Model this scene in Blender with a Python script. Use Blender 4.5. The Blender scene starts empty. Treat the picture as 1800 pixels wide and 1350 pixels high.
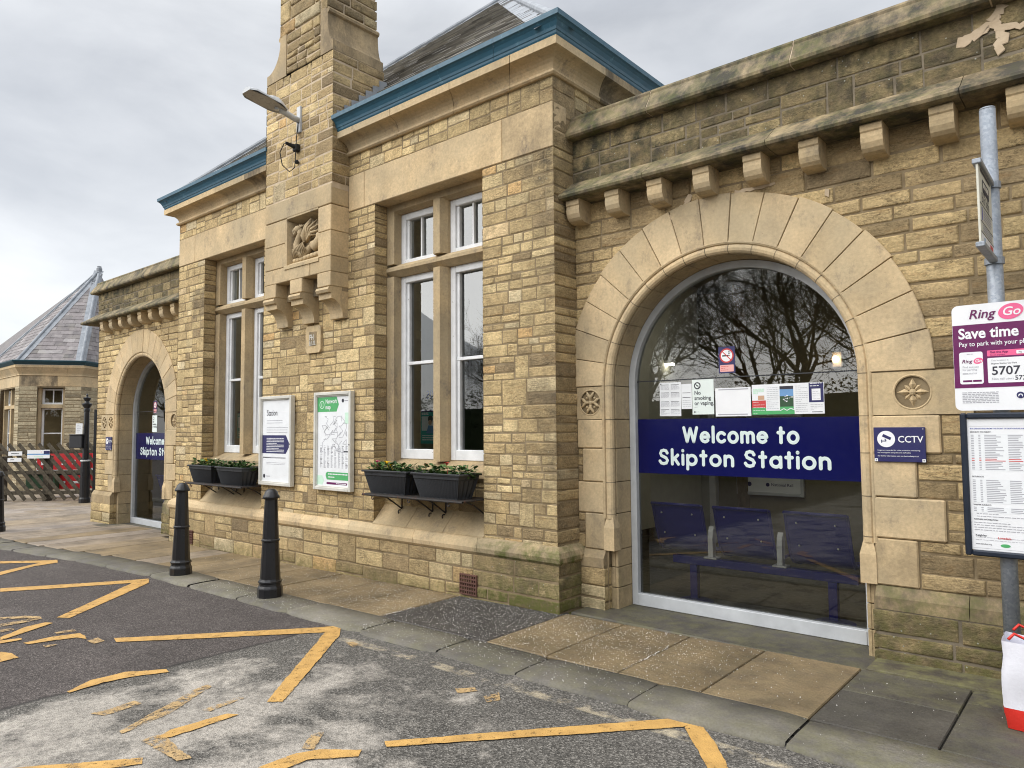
import bpy, bmesh, math, random
import numpy as np
from mathutils import Matrix, Vector
R = math.radians
SC = bpy.context.scene
COL = SC.collection

# ------------------------------------------------------------------ camera, world, sun, exposure
cam_d = bpy.data.cameras.new("camera"); cam = bpy.data.objects.new("camera", cam_d); COL.objects.link(cam)
CAM_RIGHT = Vector((0.7608174, 0.6489240, -0.0073869)); CAM_DOWN = Vector((-0.0443500, 0.0406346, -0.9981893)); CAM_FWD = Vector((-0.6474488, 0.7597674, 0.0596953))
mw = Matrix.Identity(4)
for i in range(3):
    mw[i][0] = CAM_RIGHT[i]; mw[i][1] = -CAM_DOWN[i]; mw[i][2] = -CAM_FWD[i]
mw[2][3] = 1.6
cam.matrix_world = mw
cam_d.sensor_width = 36.0; cam_d.lens = 25.2; cam_d.clip_start = 0.05; cam_d.clip_end = 2000
SC.camera = cam

SUN_EL, SUN_AZ = R(36), R(203)          # azimuth measured from +Y clockwise
world = bpy.data.worlds.new("World"); SC.world = world; world.use_nodes = True
wn, wl = world.node_tree.nodes, world.node_tree.links
wn.clear()
def wnode(t, **k):
    n = wn.new(t)
    for a, b in k.items(): setattr(n, a, b)
    return n
w_out = wnode("ShaderNodeOutputWorld"); w_bg1 = wnode("ShaderNodeBackground"); w_bg2 = wnode("ShaderNodeBackground"); w_add = wnode("ShaderNodeAddShader")
w_sky = wnode("ShaderNodeTexSky", sky_type='NISHITA', sun_disc=False, sun_elevation=SUN_EL, sun_rotation=SUN_AZ)
w_hs = wnode("ShaderNodeHueSaturation"); w_hs.inputs['Saturation'].default_value = 0.22; wl.new(w_sky.outputs[0], w_hs.inputs['Color']); wl.new(w_hs.outputs[0], w_bg1.inputs[0]); w_bg1.inputs[1].default_value = 0.05
tc = wnode("ShaderNodeTexCoord"); sep = wnode("ShaderNodeSeparateXYZ"); wl.new(tc.outputs['Generated'], sep.inputs[0])
mp = wnode("ShaderNodeMapping"); mp.inputs['Scale'].default_value = (1, 1, 2.6); mp.inputs['Location'].default_value = (0.35, 0.1, 0.0); wl.new(tc.outputs['Generated'], mp.inputs[0])
no1 = wnode("ShaderNodeTexNoise"); no1.inputs['Scale'].default_value = 2.6; no1.inputs['Detail'].default_value = 7; no1.inputs['Roughness'].default_value = 0.52; no1.inputs['Distortion'].default_value = 0.35
wl.new(mp.outputs[0], no1.inputs['Vector'])
rmp = wnode("ShaderNodeValToRGB"); wl.new(no1.outputs['Fac'], rmp.inputs[0])
rmp.color_ramp.elements[0].position = 0.32; rmp.color_ramp.elements[0].color = (0.185, 0.196, 0.215, 1)
rmp.color_ramp.elements[1].position = 0.64; rmp.color_ramp.elements[1].color = (0.375, 0.383, 0.392, 1)
# an overcast sky is about three times as bright overhead as at the horizon
zen = wnode("ShaderNodeMapRange"); wl.new(sep.outputs['Z'], zen.inputs[0])
zen.inputs[1].default_value = 0.50; zen.inputs[2].default_value = 0.95; zen.inputs[3].default_value = 1.0; zen.inputs[4].default_value = 4.2
mul = wnode("ShaderNodeVectorMath", operation='SCALE'); wl.new(rmp.outputs[0], mul.inputs[0]); wl.new(zen.outputs[0], mul.inputs['Scale'])
wl.new(mul.outputs[0], w_bg2.inputs[0]); w_bg2.inputs[1].default_value = 0.80
wl.new(w_bg1.outputs[0], w_add.inputs[0]); wl.new(w_bg2.outputs[0], w_add.inputs[1]); wl.new(w_add.outputs[0], w_out.inputs[0])

sun_d = bpy.data.lights.new("sun", 'SUN'); sun = bpy.data.objects.new("sun", sun_d); COL.objects.link(sun)
sun_d.energy = 1.5; sun_d.angle = R(70); sun_d.color = (1.0, 0.97, 0.92)
sdir = Vector((math.sin(SUN_AZ) * math.cos(SUN_EL), math.cos(SUN_AZ) * math.cos(SUN_EL), math.sin(SUN_EL)))
sun.rotation_euler = sdir.to_track_quat('Z', 'Y').to_euler()
SC.view_settings.view_transform = 'Standard'; SC.view_settings.look = 'None'; SC.view_settings.gamma = 1.0; SC.view_settings.exposure = 0.98
SC.render.engine = 'CYCLES'; SC.cycles.filter_width = 1.05; SC.cycles.use_denoising = True; SC.cycles.max_bounces = 8; SC.cycles.transparent_max_bounces = 12
SC.cycles.caustics_reflective = False; SC.cycles.caustics_refractive = False

# ------------------------------------------------------------------ materials
class NT:
    def __init__(s, name):
        s.m = bpy.data.materials.new(name); s.m.use_nodes = True
        s.n, s.l = s.m.node_tree.nodes, s.m.node_tree.links
        s.b = s.n['Principled BSDF']; s.out = s.n['Material Output']
        s.co = s.n.new("ShaderNodeTexCoord").outputs['Object']
    def node(s, t, **k):
        n = s.n.new(t)
        for a, b in k.items(): setattr(n, a, b)
        return n
    def put(s, sock, v):
        if hasattr(v, 'is_linked') or isinstance(v, bpy.types.NodeSocket): s.l.new(v, sock)
        else: sock.default_value = v
    def noise(s, scale, detail=4, rough=0.55, vec=None, stretch=None, dist=0.0, out='Fac'):
        n = s.node("ShaderNodeTexNoise"); n.inputs['Scale'].default_value = scale; n.inputs['Detail'].default_value = detail
        n.inputs['Roughness'].default_value = rough; n.inputs['Distortion'].default_value = dist
        v = vec or s.co
        if stretch:
            m = s.node("ShaderNodeMapping"); m.inputs['Scale'].default_value = stretch; s.l.new(v, m.inputs[0]); v = m.outputs[0]
        s.l.new(v, n.inputs['Vector']); return n.outputs[out]
    def vor(s, scale, feature='F1', out='Distance', rnd=1.0):
        n = s.node("ShaderNodeTexVoronoi", feature=feature); n.inputs['Scale'].default_value = scale; n.inputs['Randomness'].default_value = rnd
        s.l.new(s.co, n.inputs['Vector']); return n.outputs[out]
    def ramp(s, fac, stops, interp='LINEAR'):
        r = s.node("ShaderNodeValToRGB"); cr = r.color_ramp; cr.interpolation = interp
        while len(cr.elements) < len(stops): cr.elements.new(0.5)
        for e, (p, c) in zip(cr.elements, stops):
            e.position = p; e.color = (*c, 1) if len(c) == 3 else c
        s.l.new(fac, r.inputs[0]); return r.outputs[0]
    def gray(s, fac, a, b, va=0.0, vb=1.0):
        m = s.node("ShaderNodeMapRange"); m.inputs[1].default_value = a; m.inputs[2].default_value = b; m.inputs[3].default_value = va; m.inputs[4].default_value = vb
        s.put(m.inputs[0], fac); return m.outputs[0]
    def mix(s, fac, a, b, mode='MIX'):
        m = s.node("ShaderNodeMix", data_type='RGBA', blend_type=mode)
        s.put(m.inputs['Factor'], fac)
        for key, v in (('A', a), ('B', b)):
            sk = [i for i in m.inputs if i.name == key and i.type == 'RGBA'][0]
            if isinstance(v, tuple): sk.default_value = (*v, 1) if len(v) == 3 else v
            else: s.l.new(v, sk)
        return [o for o in m.outputs if o.type == 'RGBA'][0]
    def math(s, op, a, b=0.0, clamp=False):
        m = s.node("ShaderNodeMath", operation=op, use_clamp=clamp); s.put(m.inputs[0], a); s.put(m.inputs[1], b); return m.outputs[0]
    def bump(s, h, strength, dist, prev=None):
        b = s.node("ShaderNodeBump"); b.inputs['Strength'].default_value = strength; b.inputs['Distance'].default_value = dist
        s.l.new(h, b.inputs['Height'])
        if prev is not None: s.l.new(prev, b.inputs['Normal'])
        return b.outputs['Normal']
    def attr(s, name='Tone'):
        a = s.node("ShaderNodeAttribute", attribute_name=name); sp = s.node("ShaderNodeSeparateColor"); s.l.new(a.outputs['Color'], sp.inputs[0])
        return sp.outputs[0], sp.outputs[1], sp.outputs[2], a.outputs['Alpha']
    def done(s, col=None, rough=0.8, nrm=None, metal=0.0, spec=0.5, **k):
        if col is not None: s.put(s.b.inputs['Base Color'], (*col, 1) if isinstance(col, tuple) else col)
        s.put(s.b.inputs['Roughness'], rough); s.b.inputs['Metallic'].default_value = metal; s.b.inputs['Specular IOR Level'].default_value = spec
        if nrm is not None: s.l.new(nrm, s.b.inputs['Normal'])
        return s.m

def stone_mat(name, palette, soot_c=(0.05, 0.045, 0.038), moss_c=(0.13, 0.13, 0.04), fine=1.0):
    t = NT(name); r, g, b, a = t.attr()
    col = t.ramp(r, palette)
    val = t.gray(g, 0, 1, 0.72, 1.25)
    n1 = t.noise(9, 6, 0.65); n2 = t.noise(55, 5, 0.6); n3 = t.noise(6, 4, 0.6, stretch=(1, 1, 4.5))
    v2 = t.gray(n1, 0.25, 0.75, 0.74, 1.24); v3 = t.gray(n2, 0.25, 0.75, 0.70, 1.30)
    vv = t.math('MULTIPLY', t.math('MULTIPLY', val, v2), v3)
    sc = t.node("ShaderNodeVectorMath", operation='SCALE'); t.l.new(col, sc.inputs[0]); t.l.new(vv, sc.inputs['Scale']); col = sc.outputs[0]
    ck = t.math('ABSOLUTE', t.math('SUBTRACT', t.noise(11, 5, 0.65, stretch=(1, 1, 3.6), dist=0.7), 0.5)); ckf = t.math('MULTIPLY', t.gray(ck, 0.0, 0.035, 0.75, 0.0), t.gray(t.noise(5, 4), 0.42, 0.60), True); col = t.mix(ckf, col, (0.075, 0.055, 0.032))
    iron = t.gray(n3, 0.56, 0.78, 0.0, 0.55)
    col = t.mix(iron, col, (0.33, 0.19, 0.075))
    s_f = t.math('MULTIPLY', b, t.gray(t.noise(7, 7, 0.68), 0.34, 0.62, 0.35, 1.0), True)
    col = t.mix(s_f, col, soot_c)
    m_f = t.math('MULTIPLY', a, t.gray(t.noise(12, 6, 0.7), 0.38, 0.62, 0.15, 1.0), True)
    col = t.mix(m_f, col, moss_c)
    lich = t.math('MULTIPLY', t.gray(t.vor(16), 0.10, 0.06, 0.0, 0.8), t.gray(t.math('ADD', a, b), 0.25, 0.8), True)
    col = t.mix(lich, col, (0.42, 0.42, 0.36))
    strata = t.noise(17, 7, 0.75, stretch=(1.0, 1.0, 3.0), dist=0.8)
    nr = t.bump(strata, 0.85 * fine, 0.016); nr = t.bump(t.noise(60, 6, 0.72), 0.8 * fine, 0.009, nr); nr = t.bump(t.vor(38), 0.22 * fine, 0.008, nr)
    return t.done(col, 0.92, nr, spec=0.25)
BUFF = [(0.0, (0.30, 0.225, 0.13)), (0.25, (0.43, 0.318, 0.170)), (0.5, (0.57, 0.425, 0.220)), (0.75, (0.67, 0.515, 0.27)), (0.9, (0.66, 0.545, 0.345)), (1.0, (0.62, 0.41, 0.19))]
GREYB = [(0.0, (0.26, 0.22, 0.15)), (0.5, (0.46, 0.39, 0.26)), (1.0, (0.58, 0.50, 0.34))]
ASH = [(0.0, (0.40, 0.295, 0.165)), (0.5, (0.60, 0.45, 0.258)), (1.0, (0.72, 0.545, 0.325))]
M = {}
M['stone'] = stone_mat("rubble sandstone", BUFF)
M['stone_grey'] = stone_mat("greyer coursed sandstone", GREYB)
def ashlar_mat(name, pal):
    t = NT(name); r, g, b, a = t.attr()
    col = t.ramp(r, pal); n1 = t.noise(2.6, 6, 0.65); n2 = t.noise(40, 5, 0.6)
    vv = t.math('MULTIPLY', t.gray(n1, 0.3, 0.7, 0.8, 1.14), t.gray(n2, 0.25, 0.75, 0.82, 1.18)); vv = t.math('MULTIPLY', vv, t.gray(g, 0, 1, 0.8, 1.2))
    sc = t.node("ShaderNodeVectorMath", operation='SCALE'); t.l.new(col, sc.inputs[0]); t.l.new(vv, sc.inputs['Scale']); col = sc.outputs[0]
    col = t.mix(t.gray(t.noise(1.1, 5, 0.6), 0.40, 0.66, 0.0, 0.55), col, (0.40, 0.345, 0.24))
    blot = t.math('MULTIPLY', t.gray(t.noise(3.4, 6, 0.72, stretch=(1.4, 1.4, 0.8)), 0.54, 0.72, 0.0, 0.70), t.gray(t.noise(30, 4, 0.7), 0.32, 0.58), True)
    col = t.mix(blot, col, (0.12, 0.105, 0.10))
    s_f = t.math('MULTIPLY', b, t.gray(t.noise(4.2, 7, 0.7, stretch=(1, 1, 0.5)), 0.34, 0.60, 0.25, 1.0), True); col = t.mix(s_f, col, (0.055, 0.05, 0.043))
    m_f = t.math('MULTIPLY', a, t.gray(t.noise(9, 6, 0.75), 0.40, 0.62, 0.0, 1.0), True); col = t.mix(m_f, col, (0.115, 0.125, 0.04))
    pits = t.gray(t.vor(26), 0.10, 0.05, 0.0, 0.5); pits = t.math('MULTIPLY', pits, t.gray(t.noise(3), 0.5, 0.62), True); col = t.mix(pits, col, (0.10, 0.075, 0.05))
    nr = t.bump(t.noise(28, 6, 0.7), 0.35, 0.01); nr = t.bump(t.noise(140, 4, 0.6), 0.35, 0.003, nr)
    return t.done(col, 0.9, nr, spec=0.25)
M['ashlar'] = ashlar_mat("dressed sandstone", ASH)
t = NT("lime mortar"); n = t.noise(8, 5); nf = t.noise(160, 3)
col = t.ramp(n, [(0.3, (0.175, 0.13, 0.075)), (0.7, (0.30, 0.235, 0.145))]); M['mortar'] = t.done(col, 0.95, t.bump(nf, 0.6, 0.004), spec=0.2)
t = NT("old dark pointing"); col = t.ramp(t.noise(10, 5), [(0.3, (0.13, 0.11, 0.08)), (0.7, (0.24, 0.20, 0.145))]); M['mortar_dark'] = t.done(col, 0.95, t.bump(t.noise(160, 3), 0.6, 0.004), spec=0.2)
t = NT("fresh lime mortar"); M['fresh_mortar'] = t.done(t.ramp(t.noise(10, 5), [(0.3, (0.44, 0.34, 0.23)), (0.7, (0.56, 0.45, 0.32))]), 0.95, t.bump(t.noise(60, 4), 0.6, 0.006), spec=0.2)
t = NT("pale pointing"); col = t.ramp(t.noise(10, 5), [(0.3, (0.44, 0.35, 0.24)), (0.7, (0.60, 0.49, 0.36))]); M['pale_mortar'] = t.done(col, 0.95, t.bump(t.noise(90, 4), 0.6, 0.004), spec=0.2)

def paint_mat(name, c, rough=0.45, wear=None, spec=0.5, bump=0.15, var=0.12):
    t = NT(name); n = t.noise(7, 5); k = t.gray(n, 0.25, 0.75, 1 - var, 1 + var)
    sc = t.node("ShaderNodeVectorMath", operation='SCALE'); sc.inputs[0].default_value = c; t.l.new(k, sc.inputs['Scale']); col = sc.outputs[0]
    if wear:
        f = t.gray(t.noise(wear[1], 6, 0.7), wear[2], wear[2] + 0.05, 0.0, 1.0); col = t.mix(f, col, wear[0])
    rr = t.gray(t.noise(20, 4), 0.3, 0.7, rough * 0.8, min(1, rough * 1.25))
    return t.done(col, rr, t.bump(t.noise(60, 3), bump, 0.003), spec=spec)
M['white_paint'] = paint_mat("flaking white window paint", (0.72, 0.73, 0.74), 0.55, ((0.17, 0.15, 0.12), 22, 0.655), bump=0.5)
M['teal'] = paint_mat("teal gutter paint", (0.026, 0.100, 0.155), 0.42, ((0.06, 0.16, 0.22), 9, 0.60))
M['black_iron'] = paint_mat("black gloss iron paint", (0.012, 0.012, 0.014), 0.33, ((0.06, 0.055, 0.05), 30, 0.74))
M['rust_iron'] = paint_mat("rusty wrought iron", (0.02, 0.017, 0.015), 0.7, ((0.10, 0.04, 0.02), 20, 0.56))
M['planter'] = paint_mat("charcoal plastic", (0.024, 0.026, 0.030), 0.5, ((0.06, 0.06, 0.055), 12, 0.66))
M['alu'] = paint_mat("satin grey aluminium", (0.50, 0.52, 0.54), 0.42, ((0.3, 0.3, 0.28), 14, 0.70))
M['frame_cream'] = paint_mat("off white powder coated frame", (0.60, 0.585, 0.53), 0.4, ((0.40, 0.38, 0.32), 10, 0.70))
M['white_panel'] = paint_mat("white sign panel", (0.80, 0.81, 0.83), 0.35, var=0.04)
M['paper'] = paint_mat("white paper", (0.76, 0.78, 0.80), 0.7, var=0.05, bump=0.3)
M['paper_green'] = paint_mat("pale mint paper", (0.72, 0.79, 0.76), 0.7, var=0.05, bump=0.3)
M['navy'] = paint_mat("navy vinyl", (0.006, 0.007, 0.070), 0.15, var=0.03, bump=0.0, spec=0.3)
M['navy_sign'] = paint_mat("navy enamel", (0.022, 0.022, 0.105), 0.35, var=0.05)
M['pale_letter'] = paint_mat("pale mint lettering", (0.62, 0.72, 0.71), 0.5, var=0.03)
M['white_letter'] = paint_mat("white lettering", (0.82, 0.83, 0.85), 0.5, var=0.03)
M['dark_ink'] = paint_mat("dark ink", (0.03, 0.03, 0.045), 0.7, var=0.05)
M['grey_ink'] = paint_mat("grey ink", (0.36, 0.36, 0.40), 0.7, var=0.05)
M['green_ink'] = paint_mat("green ink", (0.075, 0.38, 0.13), 0.6, var=0.05)
M['mint_ink'] = paint_mat("mint ink", (0.55, 0.76, 0.62), 0.6, var=0.05)
M['red_ink'] = paint_mat("red ink", (0.55, 0.05, 0.05), 0.6, var=0.05)
M['pink'] = paint_mat("bright pink vinyl", (0.80, 0.12, 0.28), 0.4, var=0.03)
M['pale_pink'] = paint_mat("faded pink print", (0.78, 0.40, 0.38), 0.5, var=0.04)
M['purple'] = paint_mat("deep purple vinyl", (0.125, 0.004, 0.085), 0.35, var=0.05)
M['teal_ink'] = paint_mat("turquoise print", (0.03, 0.36, 0.33), 0.5, var=0.1)
M['sky_ink'] = paint_mat("sky blue print", (0.14, 0.30, 0.55), 0.5, var=0.1)
M['skin_ink'] = paint_mat("warm tan print", (0.55, 0.34, 0.22), 0.5, var=0.1)
M['taxi_blue'] = paint_mat("blue window vinyl", (0.015, 0.04, 0.33), 0.4, var=0.05)
M['seat_blue'] = paint_mat("navy powder coated steel", (0.013, 0.017, 0.20), 0.35, var=0.08)
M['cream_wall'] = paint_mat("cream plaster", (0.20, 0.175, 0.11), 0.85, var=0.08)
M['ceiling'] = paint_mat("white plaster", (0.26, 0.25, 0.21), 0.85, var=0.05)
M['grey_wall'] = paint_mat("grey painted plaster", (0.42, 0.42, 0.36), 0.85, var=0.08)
M['dark_panel'] = paint_mat("dark blue panel", (0.015, 0.018, 0.045), 0.5, var=0.1)
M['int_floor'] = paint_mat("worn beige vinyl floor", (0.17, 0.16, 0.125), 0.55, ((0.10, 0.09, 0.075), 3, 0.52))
M['terracotta'] = paint_mat("terracotta airbrick", (0.125, 0.058, 0.042), 0.9, bump=0.6, var=0.2)
M['black_void'] = paint_mat("flat black", (0.01, 0.01, 0.01), 0.9)
M['bag_white'] = paint_mat("white woven plastic", (0.74, 0.74, 0.80), 0.4, var=0.06, bump=0.5)
M['bag_red'] = paint_mat("red woven plastic", (0.62, 0.03, 0.02), 0.4, var=0.1, bump=0.5)
M['green_paint'] = paint_mat("dark green paint", (0.025, 0.07, 0.03), 0.6)
M['red_plastic'] = paint_mat("red plastic", (0.50, 0.015, 0.02), 0.5, var=0.15)
M['white_plastic'] = paint_mat("white plastic", (0.70, 0.70, 0.70), 0.5, var=0.1)
M['fl_yellow'] = paint_mat("yellow petals", (0.85, 0.55, 0.01), 0.6, var=0.2)
M['fl_pink'] = paint_mat("pink petals", (0.70, 0.08, 0.25), 0.6, var=0.2)
M['fl_red'] = paint_mat("brick red petals", (0.42, 0.035, 0.02), 0.6, var=0.3)
M['fl_cream'] = paint_mat("cream petals", (0.75, 0.72, 0.50), 0.6, var=0.1)
M['salt'] = paint_mat("rock salt", (0.75, 0.72, 0.68), 0.5)
M['car_paint'] = paint_mat("dark blue car paint", (0.01, 0.015, 0.035), 0.15, var=0.02)
M['black_rubber'] = paint_mat("black rubber", (0.015, 0.015, 0.015), 0.8)

t = NT("lead sheet"); col = t.ramp(t.noise(5, 6, 0.6), [(0.3, (0.15, 0.168, 0.192)), (0.7, (0.30, 0.32, 0.345))]); M['lead'] = t.done(col, 0.5, t.bump(t.noise(14, 4), 0.3, 0.01), metal=0.0, spec=0.5)
t = NT("galvanised steel"); v = t.vor(70, out='Color'); sp = t.node("ShaderNodeSeparateColor"); t.l.new(v, sp.inputs[0])
col = t.ramp(sp.outputs[0], [(0.0, (0.24, 0.27, 0.31)), (1.0, (0.36, 0.39, 0.43))]); col = t.mix(t.gray(t.noise(9, 5), 0.35, 0.7, 0, 0.5), col, (0.19, 0.21, 0.24)); M['galv'] = t.done(col, 0.5, metal=0.25, spec=0.5)
def slate_mat(name, pal):
    t = NT(name); r, g, b, a = t.attr(); col = t.ramp(r, pal)
    vv = t.math('MULTIPLY', t.gray(t.noise(6, 6), 0.3, 0.7, 0.75, 1.25), t.gray(g, 0, 1, 0.75, 1.25))
    sc = t.node("ShaderNodeVectorMath", operation='SCALE'); t.l.new(col, sc.inputs[0]); t.l.new(vv, sc.inputs['Scale'])
    col = t.mix(t.gray(t.noise(3, 6, 0.7), 0.52, 0.7, 0, 0.45), sc.outputs[0], (0.20, 0.19, 0.14))
    return t.done(col, 0.6, t.bump(t.noise(30, 5), 0.4, 0.006), spec=0.4)
M['slate'] = slate_mat("weathered slate", [(0, (0.11, 0.105, 0.095)), (0.5, (0.20, 0.188, 0.165)), (1, (0.30, 0.28, 0.24))])
M['slate_purple'] = slate_mat("purple slate", [(0, (0.12, 0.11, 0.11)), (0.5, (0.195, 0.172, 0.172)), (1, (0.27, 0.25, 0.245))])

def glass_mat(name, tint=(0.80, 0.84, 0.82), ior=1.6):
    t = NT(name); t.n.remove(t.b)
    tr = t.node("ShaderNodeBsdfTransparent"); tr.inputs[0].default_value = (*tint, 1)
    gl = t.node("ShaderNodeBsdfGlossy"); gl.inputs['Roughness'].default_value = 0.0; gl.inputs[0].default_value = (0.95, 0.97, 0.98, 1)
    fr = t.node("ShaderNodeFresnel"); fr.inputs[0].default_value = ior
    wob = t.node("ShaderNodeBump"); wob.inputs['Strength'].default_value = 0.02; wob.inputs['Distance'].default_value = 0.01; t.l.new(t.noise(1.3, 2), wob.inputs['Height'])
    t.l.new(wob.outputs[0], gl.inputs['Normal'])
    mx = t.node("ShaderNodeMixShader"); t.l.new(fr.outputs[0], mx.inputs[0]); t.l.new(tr.outputs[0], mx.inputs[1]); t.l.new(gl.outputs[0], mx.inputs[2])
    t.l.new(mx.outputs[0], t.out.inputs[0]); return t.m
M['glass'] = glass_mat("window glass", (0.86, 0.88, 0.85), 1.72)
M['glass_old'] = glass_mat("old sash glass", (0.82, 0.85, 0.81), 2.2)

def emit_mat(name, c, s):
    t = NT(name); t.b.inputs['Emission Color'].default_value = (*c, 1); t.b.inputs['Emission Strength'].default_value = s; return t.done((0.8, 0.8, 0.8), 0.5)
M['lamp_white'] = emit_mat("lit lamp diffuser", (1.0, 0.93, 0.78), 7.5)
M['lamp_warm'] = emit_mat("lit warm bulb", (1.0, 0.62, 0.30), 3.5)

t = NT("weathered fence timber"); g1 = t.noise(14, 5, 0.6); col = t.ramp(g1, [(0.3, (0.045, 0.038, 0.028)), (0.6, (0.10, 0.085, 0.062)), (0.8, (0.15, 0.13, 0.095))])
M['timber'] = t.done(col, 0.9, t.bump(t.noise(30, 5), 0.5, 0.01), spec=0.2)
t = NT("bark"); col = t.ramp(t.noise(6, 5), [(0.3, (0.010, 0.009, 0.008)), (0.7, (0.028, 0.025, 0.021))]); M['bark'] = t.done(col, 0.95, spec=0.1)
t = NT("leaf green"); r, g, b, a = t.attr(); col = t.ramp(r, [(0, (0.018, 0.05, 0.012)), (0.5, (0.05, 0.12, 0.025)), (1, (0.12, 0.20, 0.05))]); M['leaf'] = t.done(col, 0.55, spec=0.4)
t = NT("hedge green"); r, g, b, a = t.attr(); col = t.ramp(r, [(0, (0.012, 0.022, 0.008)), (1, (0.045, 0.07, 0.02))]); M['hedge'] = t.done(col, 0.7, spec=0.3)
t = NT("compost"); M['soil'] = t.done(t.ramp(t.noise(30), [(0.3, (0.015, 0.011, 0.008)), (0.7, (0.045, 0.033, 0.024))]), 1.0, t.bump(t.noise(50), 1.0, 0.02))

# asphalt: brown dense tarmac on the left, older grey tarmac on the right of a straight joint, dried grit on it
t = NT("asphalt"); sx = t.node("ShaderNodeSeparateXYZ"); t.l.new(t.co, sx.inputs[0]); X, Y = sx.outputs[0], sx.outputs[1]
agg = t.vor(125, out='Color'); sp = t.node("ShaderNodeSeparateColor"); t.l.new(agg, sp.inputs[0]); ag = sp.outputs[0]; agd = t.vor(125)
fine = t.noise(220, 3, 0.6); big = t.noise(0.9, 6, 0.6); mid = t.noise(5, 6, 0.65)
newc = t.ramp(ag, [(0.0, (0.034, 0.028, 0.0255)), (0.5, (0.076, 0.064, 0.059)), (0.85, (0.118, 0.101, 0.093)), (1.0, (0.20, 0.175, 0.16))])
oldc = t.ramp(ag, [(0.0, (0.042, 0.039, 0.034)), (0.45, (0.098, 0.091, 0.080)), (0.8, (0.162, 0.151, 0.133)), (1.0, (0.29, 0.27, 0.24))])
wig = t.math('ADD', X, t.math('MULTIPLY', t.math('SUBTRACT', t.noise(3, 5), 0.5), 0.12))
side = t.gray(wig, -5.215, -5.195)
gx = t.gray(X, -5.2, -4.9, 0.0, 1.0); gx2 = t.gray(X, -3.2, -2.2, 1.0, 0.32); gy = t.gray(Y, 2.3, 3.5, 1.0, 0.35)
gm = t.math('MULTIPLY', t.math('MULTIPLY', gx, gx2), gy)
gr = t.noise(2.1, 10, 0.70, dist=0.25); gth = t.math('SUBTRACT', 0.72, t.math('MULTIPLY', gm, 0.315))
gf = t.gray(t.math('SUBTRACT', gr, gth), -0.03, 0.11, 0.0, 0.85)
gf = t.math('MULTIPLY', gf, t.gray(t.noise(38, 6, 0.75), 0.32, 0.58, 0.25, 1.0), True)
oldg = t.mix(gf, oldc, (0.50, 0.455, 0.395))
sm = t.math('MULTIPLY', t.gray(t.noise(2.2, 6, 0.6, stretch=(0.5, 1.4, 1)), 0.56, 0.74, 0, 0.42), t.gray(t.noise(70, 3), 0.4, 0.62), True)
newg = t.mix(sm, newc, (0.25, 0.225, 0.205))
# the worn pale line of an old marking along the kerb
wl_y = t.math('ABSOLUTE', t.math('SUBTRACT', Y, 3.535)); wm = t.math('MULTIPLY', t.gray(wl_y, 0.035, 0.055, 1.0, 0.0), t.gray(t.noise(4.5, 6, 0.75), 0.48, 0.60, 0, 0.8), True)
wm = t.math('MULTIPLY', wm, t.gray(X, -5.0, -4.8), True); oldg = t.mix(wm, oldg, (0.47, 0.40, 0.28))
seam = t.math('MULTIPLY', t.gray(t.math('ABSOLUTE', t.math('ADD', wig, 5.205)), 0.03, 0.008, 0.0, 0.8), 1.0)
col = t.mix(side, newg, oldg); col = t.mix(seam, col, (0.03, 0.027, 0.025))
k = t.math('MULTIPLY', t.gray(big, 0.3, 0.7, 0.85, 1.15), t.gray(mid, 0.3, 0.7, 0.86, 1.14))
sc = t.node("ShaderNodeVectorMath", operation='SCALE'); t.l.new(col, sc.inputs[0]); t.l.new(k, sc.inputs['Scale'])
nr = t.bump(agd, 0.7, 0.008); nr = t.bump(fine, 0.4, 0.003, nr)
M['asphalt'] = t.done(sc.outputs[0], 0.85, nr, spec=0.35)

def roadpaint(name, th, c=(0.56, 0.325, 0.085)):
    t = NT(name); n = t.noise(26, 6, 0.72); n2 = t.noise(150, 3, 0.6); n3 = t.noise(6, 4)
    f = t.math('ADD', t.math('ADD', t.math('MULTIPLY', n, 0.55), t.math('MULTIPLY', n2, 0.25)), t.math('MULTIPLY', n3, 0.2))
    a = t.gray(f, th - 0.045, th + 0.03)
    col = t.ramp(t.noise(12, 5), [(0.3, (c[0] * 0.78, c[1] * 0.78, c[2] * 0.9)), (0.7, (c[0] * 1.08, c[1] * 1.1, c[2] * 1.25))])
    t.put(t.b.inputs['Alpha'], a); return t.done(col, 0.65, t.bump(t.vor(105), 0.5, 0.005), spec=0.4)
M['road_yellow'] = roadpaint("worn yellow road paint", 0.425)
M['road_yellow_faded'] = roadpaint("mostly worn yellow road paint", 0.49, (0.48, 0.32, 0.13))

def flag_mat(name, pal, rough=0.7):
    t = NT(name); r, g, b, a = t.attr(); col = t.ramp(r, pal)
    vv = t.math('MULTIPLY', t.gray(t.noise(2.2, 7, 0.65), 0.3, 0.7, 0.55, 1.4), t.gray(t.noise(75, 5, 0.7), 0.3, 0.7, 0.7, 1.3)); vv = t.math('MULTIPLY', vv, t.gray(g, 0, 1, 0.75, 1.25))
    sc = t.node("ShaderNodeVectorMath", operation='SCALE'); t.l.new(col, sc.inputs[0]); t.l.new(vv, sc.inputs['Scale']); col = sc.outputs[0]
    col = t.mix(t.math('MULTIPLY', b, t.gray(t.noise(3.2, 7, 0.7), 0.36, 0.64), True), col, (0.085, 0.078, 0.07))
    col = t.mix(t.math('MULTIPLY', a, t.gray(t.noise(6, 6, 0.7), 0.40, 0.62), True), col, (0.20, 0.19, 0.085))
    nr = t.bump(t.noise(60, 6, 0.72), 0.55, 0.006); nr = t.bump(t.noise(7, 6, 0.65, stretch=(1, 2, 1)), 0.5, 0.018, nr)
    return t.done(col, t.gray(t.noise(3, 5), 0.3, 0.7, rough * 0.75, rough * 1.15), nr, spec=0.4)
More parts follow.
